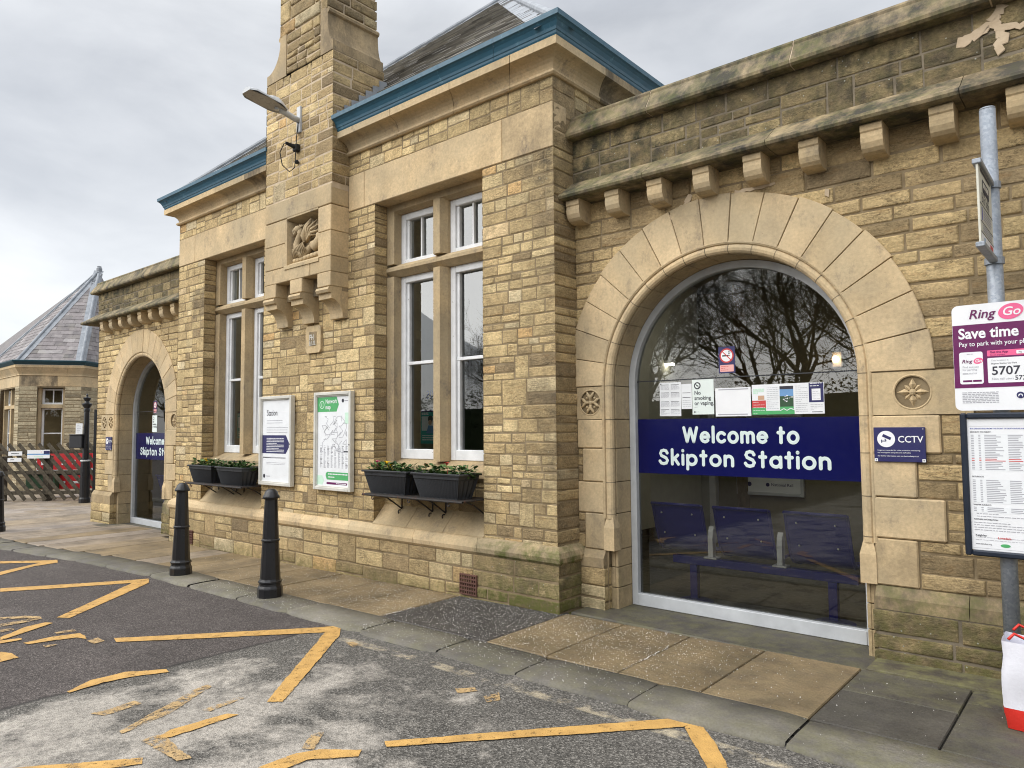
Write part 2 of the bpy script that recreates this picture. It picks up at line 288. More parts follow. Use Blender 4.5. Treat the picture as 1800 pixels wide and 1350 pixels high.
M['flag'] = flag_mat("stone paving flag", [(0, (0.034, 0.030, 0.027)), (0.3, (0.080, 0.072, 0.060)), (0.6, (0.165, 0.118, 0.060)), (0.8, (0.225, 0.165, 0.090)), (1.0, (0.26, 0.218, 0.180))])
M['kerb'] = flag_mat("gritstone kerb", [(0, (0.075, 0.068, 0.058)), (0.5, (0.145, 0.132, 0.110)), (1.0, (0.23, 0.212, 0.172))])

# ------------------------------------------------------------------ mesh building
def hash3(ix, iy, iz):
    h = (ix.astype(np.int64) * 374761393 + iy.astype(np.int64) * 668265263 + iz.astype(np.int64) * 2147483647 + 12345) & 0xFFFFFFFF
    h = ((h ^ (h >> 13)) * 1274126177) & 0xFFFFFFFF
    return ((h ^ (h >> 16)) & 0xFFFF) / 65535.0
def vnoise(x, y, z):
    x, y, z = np.broadcast_arrays(np.asarray(x, float), np.asarray(y, float), np.asarray(z, float))
    ix, iy, iz = np.floor(x), np.floor(y), np.floor(z); fx, fy, fz = x - ix, y - iy, z - iz
    fx, fy, fz = (f * f * (3 - 2 * f) for f in (fx, fy, fz)); r = 0
    for a in (0, 1):
        for b in (0, 1):
            for c in (0, 1):
                r = r + hash3(ix + a, iy + b, iz + c) * (fx if a else 1 - fx) * (fy if b else 1 - fy) * (fz if c else 1 - fz)
    return r
def fbm(x, y, z, o=3):
    r, a, s = 0, 0.5, 0
    for i in range(o): r = r + a * vnoise(np.asarray(x) * 2 ** i, np.asarray(y) * 2 ** i, np.asarray(z) * 2 ** i + 17 * i); s += a; a *= 0.5
    return r / s
LOC = {}
def empty(name, loc=(0, 0, 0), label=None, cat=None, group=None, kind=None):
    o = bpy.data.objects.new(name, None); o.empty_display_size = 0.1; COL.objects.link(o); o.location = loc; LOC[o] = np.array(loc, float)
    return tag(o, label, cat, group, kind)
def tag(o, label=None, cat=None, group=None, kind=None):
    if label: o['label'] = label
    if cat: o['category'] = cat
    if group: o['group'] = group
    if kind: o['kind'] = kind
    return o
class MB:
    def __init__(s): s.v, s.f, s.c, s.mi, s.n = [], [], [], [], 0; s.m = 0
    def add(s, V, F, col=(0.5, 0.5, 0, 0), m=None):
        V = np.asarray(V, float).reshape(-1, 3); s.v.append(V)
        c = np.asarray(col, float); s.c.append(np.broadcast_to(c, (len(V), 4)) if c.ndim == 1 else c)
        k = s.n; s.f += [tuple(i + k for i in f) for f in F]; s.mi += [s.m if m is None else m] * len(F); s.n += len(V)
    def box(s, x0, x1, y0, y1, z0, z1, b=0.006, col=(0.5, 0.5, 0, 0), m=None, rot=None, piv=None, jit=0.0):
        x0, x1 = sorted((x0, x1)); y0, y1 = sorted((y0, y1)); z0, z1 = sorted((z0, z1))
        b = min(b, 0.45 * min(x1 - x0, y1 - y0, z1 - z0)); V, ids = [], {}
        L = ((x0, x1), (y0, y1), (z0, z1))
        for i in (0, 1):
            for j in (0, 1):
                for k in (0, 1):
                    for ax in range(3):
                        p = [L[0][i], L[1][j], L[2][k]]; sg = (1 - 2 * i, 1 - 2 * j, 1 - 2 * k)
                        for q in range(3):
                            if q != ax: p[q] += sg[q] * b
                        ids[i, j, k, ax] = len(V); V.append(p)
        F = []
        for ax in range(3):
            u, w = (ax + 1) % 3, (ax + 2) % 3
            for sgn in (0, 1):
                def key(a, c, e=ax):
                    q = [0, 0, 0]; q[ax] = sgn; q[u] = a; q[w] = c; return ids[(*q, e)]
                f = [key(0, 0), key(1, 0), key(1, 1), key(0, 1)]; F.append(f if sgn else f[::-1])
        for ax in range(3):                       # edge strips along axis ax
            u, w = (ax + 1) % 3, (ax + 2) % 3
            for a in (0, 1):
                for c in (0, 1):
                    def key(e, t):
                        q = [0, 0, 0]; q[ax] = t; q[u] = a; q[w] = c; return ids[(*q, e)]
                    f = [key(u, 0), key(u, 1), key(w, 1), key(w, 0)]
                    F.append(f if (a ^ c) == 0 else f[::-1])
        for i in (0, 1):
            for j in (0, 1):
                for k in (0, 1):
                    f = [ids[i, j, k, 0], ids[i, j, k, 1], ids[i, j, k, 2]]; F.append(f if (i + j + k) % 2 else f[::-1])
        V = np.array(V)
        if rot is not None:
            p = np.array(piv if piv is not None else [(x0 + x1) / 2, (y0 + y1) / 2, (z0 + z1) / 2]); V = (V - p) @ np.array(rot.to_3x3()).T + p
        if jit: V = V + (np.random.rand(*V.shape) - 0.5) * jit
        s.add(V, F, col, m)
    def grid(s, P, col=(0.5, 0.5, 0, 0), m=None, closeu=False):
        P = np.asarray(P, float); a, b = P.shape[:2]; F = []
        for i in range(a - 1 + (1 if closeu else 0)):
            for j in range(b - 1):
                i2 = (i + 1) % a; F.append((i * b + j, i2 * b + j, i2 * b + j + 1, i * b + j + 1))
        c = np.asarray(col, float); s.add(P.reshape(-1, 3), F, c if c.ndim == 1 else c.reshape(-1, 4), m)
    def lathe(s, c, prof, n=20, col=(0.5, 0.5, 0, 0), m=None, axis='z', a0=0.0, cap=True):
        A = np.linspace(0, 2 * np.pi, n, endpoint=False) + a0; P = []
        for r, z in prof: P.append(np.stack([r * np.cos(A), r * np.sin(A), np.full(n, z)], 1))
        P = np.array(P)
        if axis == 'y': P = P[..., [0, 2, 1]]
        if axis == 'x': P = P[..., [2, 0, 1]]
        P = P + np.array(c); k = len(prof); F = []
        for i in range(k - 1):
            for j in range(n): F.append((i * n + j, i * n + (j + 1) % n, (i + 1) * n + (j + 1) % n, (i + 1) * n + j))
        if cap:
            F.append(tuple(range(n))[::-1]); F.append(tuple((k - 1) * n + j for j in range(n)))
        if axis in ('y',): F = [f[::-1] for f in F]
        s.add(P.reshape(-1, 3), F, col, m)
    def tube(s, pts, rad, n=8, col=(0.5, 0.5, 0, 0), m=None, squash=None, cap=True):
        pts = [np.array(p, float) for p in pts]; rad = rad if hasattr(rad, '__len__') else [rad] * len(pts); P = []; pu = None
        for i, p in enumerate(pts):
            d = pts[min(i + 1, len(pts) - 1)] - pts[max(i - 1, 0)]; d = d / (np.linalg.norm(d) + 1e-9)
            if pu is None: u = np.cross(d, (0, 0, 1) if abs(d[2]) < 0.9 else (1, 0, 0))
            else: u = pu - d * (pu @ d)
            u = u / (np.linalg.norm(u) + 1e-9); w = np.cross(d, u); pu = u
            A = np.linspace(0, 2 * np.pi, n, endpoint=False); ring = rad[i] * (np.cos(A)[:, None] * u + np.sin(A)[:, None] * w)
            if squash: ring = ring * np.array(squash)
            P.append(p + ring)
        k = len(P); F = []
        for i in range(k - 1):
            for j in range(n): F.append((i * n + j, i * n + (j + 1) % n, (i + 1) * n + (j + 1) % n, (i + 1) * n + j))
        if cap: F.append(tuple(range(n))[::-1]); F.append(tuple((k - 1) * n + j for j in range(n)))
        s.add(np.array(P).reshape(-1, 3), F, col, m)
    def prism(s, poly, axis, a0, a1, col=(0.5, 0.5, 0, 0), m=None):
        """closed 2-D polygon extruded along an axis; poly is (y,z) for x, (x,z) for y, (x,y) for z"""
        n = len(poly); V = []
        for a in (a0, a1):
            for p, q in poly: V.append({'x': (a, p, q), 'y': (p, a, q), 'z': (p, q, a)}[axis])
        ar = sum(poly[i][0] * poly[(i + 1) % n][1] - poly[(i + 1) % n][0] * poly[i][1] for i in range(n)) * (a1 - a0) * (-1 if axis == 'y' else 1)
        F = [tuple(range(n))[::-1], tuple(range(n, 2 * n))] + [(i, (i + 1) % n, n + (i + 1) % n, n + i) for i in range(n)]
        if ar < 0: F = [f[::-1] for f in F]
        s.add(V, F, col, m)
    def ball(s, c, r, n=10, col=(0.5, 0.5, 0, 0), m=None, sc=(1, 1, 1)):
        k = max(4, n // 2); th = np.linspace(0.02, np.pi - 0.02, k)
        A = np.linspace(0, 2 * np.pi, n, endpoint=False); P = np.stack([np.sin(th)[:, None] * np.cos(A), np.sin(th)[:, None] * np.sin(A), -np.cos(th)[:, None] * np.ones(n)], 2) * r * np.array(sc) + np.array(c)
        F = [(i * n + j, i * n + (j + 1) % n, (i + 1) * n + (j + 1) % n, (i + 1) * n + j) for i in range(k - 1) for j in range(n)]
        F += [tuple(range(n))[::-1], tuple((k - 1) * n + j for j in range(n))]; s.add(P.reshape(-1, 3), F, col, m)
    def build(s, name, mats, parent=None, smooth=False, rc=True, label=None, cat=None, group=None, kind=None):
        me = bpy.data.meshes.new(name); V = np.concatenate(s.v) if s.v else np.zeros((0, 3)); off = np.zeros(3); p = parent
        while p is not None: off = off + LOC.get(p, np.zeros(3)); p = p.parent
        me.from_pydata((V - off).tolist(), [], s.f)
        mats = mats if isinstance(mats, (list, tuple)) else [mats]
        for m in mats: me.materials.append(m)
        me.polygons.foreach_set('material_index', s.mi)
        at = me.color_attributes.new('Tone', 'FLOAT_COLOR', 'POINT'); at.data.foreach_set('color', np.concatenate(s.c).astype(np.float32).ravel())
        if rc:
            bm = bmesh.new(); bm.from_mesh(me); bmesh.ops.recalc_face_normals(bm, faces=bm.faces); bm.to_mesh(me); bm.free()
        if smooth: me.polygons.foreach_set('use_smooth', [True] * len(me.polygons))
        me.update(); o = bpy.data.objects.new(name, me); COL.objects.link(o)
        if parent is not None: o.parent = parent
        return tag(o, label, cat, group, kind)
def copy_tree(o, parent=None):
    c = o.copy(); COL.objects.link(c); c.parent = parent
    for ch in list(o.children): copy_tree(ch, c)
    return c
def gz(x): return 0.0125 * (x + 1.5)
random.seed(4); np.random.seed(4)

# ------------------------------------------------------------------ coursed rubble
def courses(z0, z1, hmin, hmax, seed):
    r = random.Random(seed); zs = [z0]
    while zs[-1] < z1 - hmin * 1.3:
        zs.append(min(z1, zs[-1] + r.uniform(hmin, hmax)))
    if z1 - zs[-1] > 1e-6:
        if z1 - zs[-1] < hmin * 0.75 and len(zs) > 1: zs[-1] = z1
        else: zs.append(z1)
    return zs
def one_stone(mb, O, U, N, ua, ub, za, zb, rnd, corner, relief, tone, gap, m=0, mossf=None):
    L, H = ub - ua, zb - za
    if L < 0.045 or H < 0.042: return
    g = gap / 2; ja = 0 if corner[0] else rnd.uniform(-.004, .004); jb = 0 if corner[1] else rnd.uniform(-.004, .004)
    u00, u10 = ua + (0 if corner[0] else g) + ja, ub - (0 if corner[1] else g) + jb
    zl = (za + g + rnd.uniform(-.005, .005), za + g + rnd.uniform(-.005, .005)); zh = (zb - g + rnd.uniform(-.005, .005), zb - g + rnd.uniform(-.005, .005))
    e = 0.006; L = u10 - u00; H2 = zh[0] - zl[0]
    nu = max(2, int(round(L / 0.045))); nv = max(2, int(round(H2 / 0.04)))
    e2 = .013; S = np.array([0, e / L, e2 / L] + list(np.linspace(e2 / L, 1 - e2 / L, nu + 1)[1:-1]) + [1 - e2 / L, 1 - e / L, 1]); T = np.array([0, e / H2, e2 / H2] + list(np.linspace(e2 / H2, 1 - e2 / H2, nv + 1)[1:-1]) + [1 - e2 / H2, 1 - e / H2, 1])
    s, tt = np.meshgrid(S, T, indexing='ij'); sd = rnd.uniform(0, 900)
    u = u00 + s * L; z = (zl[0] * (1 - s) + zl[1] * s) * (1 - tt) + (zh[0] * (1 - s) + zh[1] * s) * tt
    edge_u = np.minimum(s, 1 - s); inn = (s > 1e-6) & (s < 1 - 1e-6) & (tt > 1e-6) & (tt < 1 - 1e-6)
    rel = rnd.uniform(*relief); d = rel + (fbm(u * 15, z * 28, sd) - 0.5) * relief[1] * 1.3 + (rnd.uniform(-1, 1) * (s - .5) + rnd.uniform(-1, 1) * (tt - .5)) * relief[1] * .5 + np.sin(np.pi * np.clip(tt, 0, 1)) * relief[1] * 0.12
    d = np.maximum(d, 0.0015)
    ring2 = (np.minimum(tt, 1 - tt) < e / H2 + 1e-6) | (edge_u < e / L + 1e-6)
    d = np.where(ring2, np.minimum(d, rel * 0.7 + 0.003), d)
    base = np.where(inn, d, -0.007)
    cd = relief[1] * 0.8
    if corner[0]: base[0, :] = np.where((tt[0] > 1e-6) & (tt[0] < 1 - 1e-6), cd, 0.0); base[1, 1:-1] = cd
    if corner[1]: base[-1, :] = np.where((tt[-1] > 1e-6) & (tt[-1] < 1 - 1e-6), cd, 0.0); base[-2, 1:-1] = cd
    uu = u.copy()
    if corner[0]: uu[0, :] -= base[0]
    if corner[1]: uu[-1, :] += base[-1]
    z = z + np.where(inn, 0, (vnoise(u * 22, z * 5, sd) - 0.5) * 0.008)
    P = np.array(O)[None, None, :] + uu[..., None] * np.array(U) + z[..., None] * np.array((0, 0, 1.0)) + base[..., None] * np.array(N)
    soot, moss = tone[2], tone[3]
    col = np.zeros(P.shape[:2] + (4,)); col[..., 0] = np.clip(tone[0], 0, 1); col[..., 1] = np.clip(tone[1], 0, 1)
    col[..., 2] = soot(P[..., 0], P[..., 2]) if callable(soot) else soot; col[..., 3] = moss(P[..., 0], P[..., 2]) if callable(moss) else moss
    if np.cross(U, (0, 0, 1.0)) @ np.array(N) < 0: P = P[::-1]; col = col[::-1]
    mb.grid(P, col, m)
def rubble(mb, O, U, N, cs, spans, Lr, seed, relief=(0.003, 0.012), gap=0.008, soot=0.0, moss=0.0, split=0.16, tone=(0.55, 0.22), m=0):
    """random rubble; spans(z0,z1) -> list of (u0,u1,corner0,corner1); pairs of courses are bonded together where they can be"""
    rnd = random.Random(seed); ci = 0; n = len(cs) - 1
    def tn():
        if rnd.random() < 0.06: return (rnd.uniform(0, .3), rnd.uniform(0.3, 0.6), soot, moss)
        return (rnd.gauss(*tone), rnd.gauss(0.5, 0.23), soot, moss)
    def put(a, b, za, zb, cor): one_stone(mb, O, U, N, a, b, za, zb, rnd, cor, relief, tn(), gap, m)
    def row(a, b, za, zb, c0, c1):
        u = a; f = max(.75, min(1.5, (zb - za) / 0.12))
        while u < b - .012:
            L = rnd.uniform(*Lr) * f; e = u + L
            if b - e < Lr[0] * .6: e = b
            put(u, e, za, zb, (c0 and u <= a + 1e-9, c1 and e >= b - 1e-9)); u = e
    while ci < n:
        za, zb = cs[ci], cs[ci + 1]; sp = spans(za, zb)
        if ci + 2 <= n and spans(zb, cs[ci + 2]) == sp and rnd.random() < 0.85:
            zc = cs[ci + 2]
            for (a, b, c0, c1) in sp:
                u = a
                while u < b - .012:
                    W = rnd.uniform(Lr[0] * 1.6, Lr[1] * 2.1); e = u + W
                    if b - e < Lr[1]: e = b
                    k0, k1 = c0 and u <= a + 1e-9, c1 and e >= b - 1e-9; q = rnd.random(); H = zc - za
                    if q < .20 and e - u > Lr[0] * 1.9 and H < .34:       # one tall stone beside two rows
                        w = rnd.uniform(.7, 1.25) * H; w = min(w, (e - u) * .6)
                        zm = za + H * rnd.uniform(.38, .62)
                        if rnd.random() < .5: put(u, u + w, za, zc, (k0, False)); row(u + w, e, za, zm, False, k1); row(u + w, e, zm, zc, False, k1)
                        else: row(u, e - w, za, zm, k0, False); row(u, e - w, zm, zc, k0, False); put(e - w, e, za, zc, (False, k1))
                    elif q < .20 + split * 1.6 and H > .20:                  # three thin rows
                        z1 = za + H * rnd.uniform(.26, .38); z2 = za + H * rnd.uniform(.58, .72)
                        for p, r_ in ((za, z1), (z1, z2), (z2, zc)): row(u, e, p, r_, k0, k1)
                    else:
                        zm = za + H * rnd.uniform(.40, .60); row(u, e, za, zm, k0, k1); row(u, e, zm, zc, k0, k1)
                    u = e
            ci += 2
        else:
            for (a, b, c0, c1) in sp: row(a, b, za, zb, c0, c1)
            ci += 1
def rect(mb, O, U, u0, u1, z0, z1, N, m=1, d=0.0):
    O = np.array(O) + np.array(N) * d; U = np.array(U)
    V = [O + U * a + np.array((0, 0, b)) for a, b in ((u0, z0), (u1, z0), (u1, z1), (u0, z1))]
    f = (0, 1, 2, 3)
    if np.cross(U, (0, 0, 1.0)) @ np.array(N) < 0: f = f[::-1]
    mb.add(V, [f], (0.5, 0.5, 0, 0), m)
def sweep(mb, prof, path, col=(0.5, 0.5, 0, 0), gap=0.0, seg=None, rnd=None, m=None, tonef=None, closed_prof=True, caps=True):
    """profile (out,z) swept along a plan polyline, mitred; out is to the right-hand side of travel"""
    path = [np.array(p, float) for p in path]; n = len(path); offs = []
    for i in range(n):
        ds = []
        if i > 0: d = path[i] - path[i - 1]; ds.append(d / np.linalg.norm(d))
        if i < n - 1: d = path[i + 1] - path[i]; ds.append(d / np.linalg.norm(d))
        ns = [np.array((d[1], -d[0])) for d in ds]
        if len(ns) == 1: offs.append(ns[0])
        else: b = ns[0] + ns[1]; offs.append(b / (b @ b) * 2)
    rnd = rnd or random.Random(1)
    for i in range(n - 1):
        a, b = path[i], path[i + 1]; L = np.linalg.norm(b - a); cuts = [0.0]
        if seg:
            while cuts[-1] < L - seg * 1.3: cuts.append(cuts[-1] + seg * rnd.uniform(0.75, 1.25))
        cuts.append(L)
        for j in range(len(cuts) - 1):
            t0 = (cuts[j] + (gap / 2 if j > 0 else 0)) / L; t1 = (cuts[j + 1] - (gap / 2 if j < len(cuts) - 2 else 0)) / L
            ksub = max(1, int((t1 - t0) * L / 0.12)) if tonef else 1
            P = []
            for q in np.linspace(t0, t1, ksub + 1):
                c = a + (b - a) * q; o = offs[i] + (offs[i + 1] - offs[i]) * q
                P.append([(c[0] + o[0] * k[0], c[1] + o[1] * k[0], k[1]) for k in prof])
            P = np.array(P); k = len(prof); F = []
            for w in range(ksub):
                for q in range(k if closed_prof else k - 1): q2 = (q + 1) % k; F.append((w * k + q, (w + 1) * k + q, (w + 1) * k + q2, w * k + q2))
            ar = sum(prof[q][0] * prof[(q + 1) % k][1] - prof[(q + 1) % k][0] * prof[q][1] for q in range(k))
            if closed_prof and caps: F.append(tuple(range(k))[::-1]); F.append(tuple(ksub * k + q for q in range(k)))
            # outward orientation: travel x out = up when counter-clockwise in (out,z)
            if ar > 0: F = [f[::-1] for f in F]
            V = P.reshape(-1, 3); c0 = np.array(col, float)
            cc = np.tile(c0, (len(V), 1)); cc[:, 0] = np.clip(cc[:, 0] + rnd.uniform(-.2, .2), 0, 1); cc[:, 1] = np.clip(cc[:, 1] + rnd.uniform(-.18, .18), 0, 1)
            if tonef: cc[:, 2:] = tonef(V)
            elif rnd.random() < .2: cc[:, 2] = .8
            mb.add(V, F, cc, m)

# ================================================================== THE STATION
PF, WF, GF = 5.12, 5.45, 5.78            # pavilion face, wing wall face, glass plane
PL, PR = -11.23, -3.85                   # pavilion corners
NY = (0, -1.0, 0); UX = (1.0, 0, 0)
station = empty("station_building", (-7.5, 5.4, 0), "long buff sandstone station with arched glazed bays and a tall chimney", "building")
def ab(mb, x0, x1, y0, y1, z0, z1, b=0.008, soot=0.0, moss=0.0, m=None):
    mb.box(x0, x1, y0, y1, z0, z1, b, (random.uniform(.3, .75), random.uniform(.35, .65), soot, moss), m)

def base_moss(X, Z): return np.clip(1.15 - (Z - gz(X)) * 1.9, 0, 0.9) * np.clip((X + 5.3) * 1.2, 0, 1.0) + np.clip(.75 - (Z - gz(X)) * 4.5, 0, .7)
def base_soot(X, Z): return np.clip(0.95 - (Z - gz(X)) * 1.2, 0, 0.6) * np.clip((X + 5.2) * 1.0, 0.05, 1.0)

# ---- pavilion front
WIN = [(-6.40, -4.72), (-10.41, -8.73)]
cs_p = courses(0.46, 4.15, 0.088, 0.142, 3)
def span_front(z0, z1):
    return [(PL, WIN[1][0], True, True), (WIN[1][1], WIN[0][0], True, True), (WIN[0][1], PR, True, True)]
wall = MB()
def soot_front(X, Z):
    s = np.clip((Z - 3.6) * 0.35, 0, .3) * np.clip((X + 5) * 1.2, 0, 1)
    d = np.abs(X + 10.55); s = s + np.where((d < .22) & (Z > 3.3) & (Z < 3.75), 0.6, 0); e = np.clip((X + 4.45) * 1.7, 0, .85) * np.clip(.35 + .25 * Z / 4 + .9 * (fbm(X * 3, Z * 1.6, 9.1) - .45), 0, 1); return s + base_soot(X, Z) * 0.6 + e
rubble(wall, (0, PF, 0), UX, NY, cs_p, span_front, (0.15, 0.33), 11, (0.001, 0.0055), 0.0065, soot_front, base_moss, 0.20, (0.60, 0.17))
cs_t = courses(4.58, 4.83, 0.09, 0.13, 5)
rubble(wall, (0, PF, 0), UX, NY, cs_t, lambda a, b: [(PL, -8.3, True, False), (-6.88, PR, False, True)], (0.16, 0.32), 12, (0.001, 0.0055), 0.0065, lambda X, Z: np.clip((X + 5) * 0.5, 0, .5), 0.0, 0.05, (0.62, 0.15))
for a, b, c, d in ((PL, WIN[1][0], .3, 4.9), (WIN[1][1], WIN[0][0], .3, 4.9), (WIN[0][1], PR, .3, 4.9), (WIN[1][0], WIN[1][1], 4.17, 4.9), (WIN[0][0], WIN[0][1], 4.17, 4.9)): rect(wall, (0, PF, 0), UX, a, b, c, d, NY)
# returns: right and left sides of the pavilion, window reveals
ret = [(PR, 1, PF, WF + .01, (0.15, 4.83)), (PL, -1, PF, WF + .01, (0.15, 4.83))]
side_cs = courses(0.3, 0.46, 0.1, 0.2, 1)[:-1] + cs_p + cs_t
for x, sg, y0, y1, zz in ret:
    rubble(wall, (x, 0, 0), (0, 1.0, 0), (sg, 0, 0), side_cs, lambda a, b: [(y0, y1, True, False)], (0.3, 0.5), 21, (0.002, 0.010), 0.007, lambda X, Z: 0.30 + np.clip((Z - 3.2) * 0.2, 0, .25) + base_soot(X, Z), base_moss, 0.1, (0.45, 0.2))
    rect(wall, (x, 0, 0), (0, 1.0, 0), y0, y1, 0.1, 4.9, (sg, 0, 0))
    rubble(wall, (x, 0, 0), (0, 1.0, 0), (sg, 0, 0), courses(4.4, 4.86, .1, .15, 4), lambda a, b: [(y1, 9.0, False, False)], (0.2, 0.4), 22, (0.002, 0.010), 0.007, 0.35, 0.1, 0.1, (0.4, 0.2))
    rect(wall, (x, 0, 0), (0, 1.0, 0), y1, 9.0, 3.6, 4.9, (sg, 0, 0)); rect(wall, (x, 0, 0), (0, 1.0, 0), 9.0, 12.7, 0, 4.9, (sg, 0, 0))
for xa, xb in WIN:
    for x, sg in ((xa, 1), (xb, -1)):
        rubble(wall, (x, 0, 0), (0, 1.0, 0), (sg, 0, 0), cs_p, lambda a, b: [(PF, 5.30, True, False)], (0.3, 0.5), 31, (0.002, 0.008), 0.007, lambda X, Z: 0.12 + np.clip((2.0 - Z) * .1, 0, .2), 0.0, 0.0, (0.5, 0.2))
        rect(wall, (x, 0, 0), (0, 1.0, 0), PF, 5.32, 0.3, 4.2, (sg, 0, 0))
    # recessed panel under the sill
    rubble(wall, (0, 5.285, 0), UX, NY, courses(0.72, 1.10, .1, .16, 8), lambda a, b: [(xa, xb, False, False)], (0.3, 0.5), 33, (0.002, 0.008), 0.007, 0.12, 0.05, 0.0, (0.5, 0.2))
    rect(wall, (0, 5.285, 0), UX, xa, xb, .4, 1.15, NY)
wall.build("wall", [M['stone'], M['mortar']], station, smooth=True, rc=False)

# ---- plinth with bullnose
pl = MB()
cs_b = [-0.26, -0.06, 0.08, 0.24, 0.385]
rubble(pl, (0, PF - .05, 0), UX, NY, cs_b, lambda a, b: [(PL - .05, PR + .05, True, True)], (0.22, 0.50), 41, (0.002, 0.007), 0.009, lambda X, Z: .22 + base_soot(X, Z) * .8, base_moss, 0.18, (0.52, 0.22))
rect(pl, (0, PF - .05, 0), UX, PL - .05, PR + .05, -.3, .40, NY)
for x, sg in ((PR + .05, 1), (PL - .05, -1)):
    rubble(pl, (x, 0, 0), (0, 1.0, 0), (sg, 0, 0), cs_b, lambda a, b: [(PF - .05, WF, True, False)], (0.3, 0.6), 42, (0.004, 0.014), 0.009, lambda X, Z: 0.3 + base_soot(X, Z), base_moss, 0.1, (0.5, 0.2))
    rect(pl, (x, 0, 0), (0, 1.0, 0), PF - .05, WF, -.3, .40, (sg, 0, 0))
pl.build("plinth", [M['stone'], M['mortar']], station, smooth=True, rc=False)
mo = MB(); prof = [(0.0, .385), (.055, .385), (.078, .41), (.085, .45), (.07, .495), (.035, .53), (0.0, .545)]
sweep(mo, prof, [(PL, WF), (PL, PF), (PR, PF), (PR, WF)], (0.62, 0.5, 0.05, 0.1), 0.004, 0.95, random.Random(6), tonef=lambda V: np.stack([base_soot(V[:, 0], V[:, 2] - .30) * np.clip((V[:, 0] + 5.2) * 3, .1, 1), base_moss(V[:, 0], V[:, 2] - .32) * np.clip((V[:, 0] + 4.9) * 4, .15, 1)], 1))
for xa, xb in WIN:                       # sloped aprons under the windows
    for k in range(3):
        a = xa + (xb - xa) * k / 3 + .003; b = xa + (xb - xa) * (k + 1) / 3 - .003
        mo.prism([(5.10, .53), (5.13, .53), (5.30, .72), (5.30, .75), (5.284, .75), (5.10, .548)], 'x', a, b, (0.35, 0.5, 0.12, 0.05))
mo.build("plinth_moulding", M['ashlar'], station)

# ---- lintel band
for x0, x1 in ((PL, -10.72), (-10.715, -8.305), (-6.875, -6.585), (-6.58, -4.465), (-4.46, PR)):
    lb = MB(); lb.box(x0 - (.006 if x0 == PL else 0), x1 + (.006 if x1 == PR else 0), PF - .012, PF + .2, 4.155, 4.575, .006, (0.62, 0.55, 0.10 if x1 < -4 else 0.45, 0)); lb.build("lintel", M['ashlar'], station)

# ---- cornice, gutter
cprof = [(0, 4.815), (.035, 4.815), (.052, 4.83), (.052, 4.848), (.035, 4.862), (.02, 4.865)]
for a in np.linspace(0, 1, 7): cprof.append((.02 + .145 * (1 - math.cos(a * math.pi / 2)), 4.865 + .115 * math.sin(a * math.pi / 2)))
cprof += [(.185, 4.985), (.185, 5.06), (.15, 5.07), (0, 5.07)]
PATHS = [[(PL, 8.8), (PL, PF), (-8.3, PF)], [(-6.88, PF), (PR, PF), (PR, 8.8)]]
for p in PATHS: cor = MB(); sweep(cor, cprof, p, (0.6, 0.5, 0.12, 0), 0.006, 0.92, random.Random(9)); cor.build("cornice", M['ashlar'], station)
g = MB(); gprof = [(.13, 5.055), (.17, 5.055), (.185, 5.08), (.19, 5.10), (.197, 5.105), (.205, 5.13), (.225, 5.165), (.245, 5.185), (.262, 5.195), (.265, 5.24), (.25, 5.245), (.24, 5.22), (.15, 5.10), (.13, 5.10)]
for i, p in enumerate(PATHS):
    q = [p[0], p[1], (p[2][0] - .0, p[2][1])] if i == 0 else p
    g = MB(); sweep(g, gprof, q, seg=1.9, gap=0.003, rnd=random.Random(2)); g.build("gutter", M['teal'], station)

# ---- pyramid roof
def slates(mb, A, B, T, step=0.155, wid=0.27, thick=0.019, rnd=random.Random(3), frac=0.97):
    A, B, T = (np.array(p, float) for p in (A, B, T)); mid = (A + B) / 2; Ls = np.linalg.norm(T - mid); up = (T - mid) / Ls
    nrm = np.cross(B - A, T - A); nrm = nrm / np.linalg.norm(nrm)
    if nrm[2] < 0: nrm = -nrm
    rows = int(Ls * frac / step)
    for i in range(rows):
        f0, f1 = i * step / Ls, min(1, (i * step + step * 1.35) / Ls); a0, b0 = A + (T - A) * f0, B + (T - B) * f0; W = np.linalg.norm(b0 - a0); d = (b0 - a0) / W
        x = -(wid * 0.5 if i % 2 else 0)
        while x < W:
            w = wid * rnd.uniform(.85, 1.15); x0, x1 = max(0, x + .002), min(W, x + w - .002); x += w
            if x1 - x0 < .02: continue
            def lim(xx, f, hi): 
                Wf = np.linalg.norm((B + (T - B) * f) - (A + (T - A) * f)); off = np.dot((A + (T - A) * f) - a0, d); return min(max(xx, off), off + Wf)
            j = rnd.uniform(-.006, .006); lift = thick * rnd.uniform(.8, 1.3)
            p0, p1 = a0 + d * x0 + up * j, a0 + d * x1 + up * (j + rnd.uniform(-.003, .003)); u = up * (f1 - f0) * Ls
            q0, q1 = a0 + d * lim(x0, f1, 0) + u, a0 + d * lim(x1, f1, 1) + u
            V = [p0 + nrm * lift, p1 + nrm * lift, q1 + nrm * .001, q0 + nrm * .001, p0, p1]
            c = (np.clip(rnd.gauss(.5, .22), 0, 1), np.clip(rnd.gauss(.5, .2), 0, 1), 0, 0)
            mb.add(V, [(0, 1, 2, 3), (4, 5, 1, 0), (5, 2, 1), (4, 0, 3)], c)
EV = 5.20; e0, e1, f0_ = PL - .17, PR + .17, PF - .17; half = (e1 - e0) / 2; apex = ((e0 + e1) / 2, f0_ + half, EV + .93 * half)
Cn = [(e0, f0_, EV), (e1, f0_, EV), (e1, f0_ + 2 * half, EV), (e0, f0_ + 2 * half, EV)]
rf = MB(); rf.m = 0
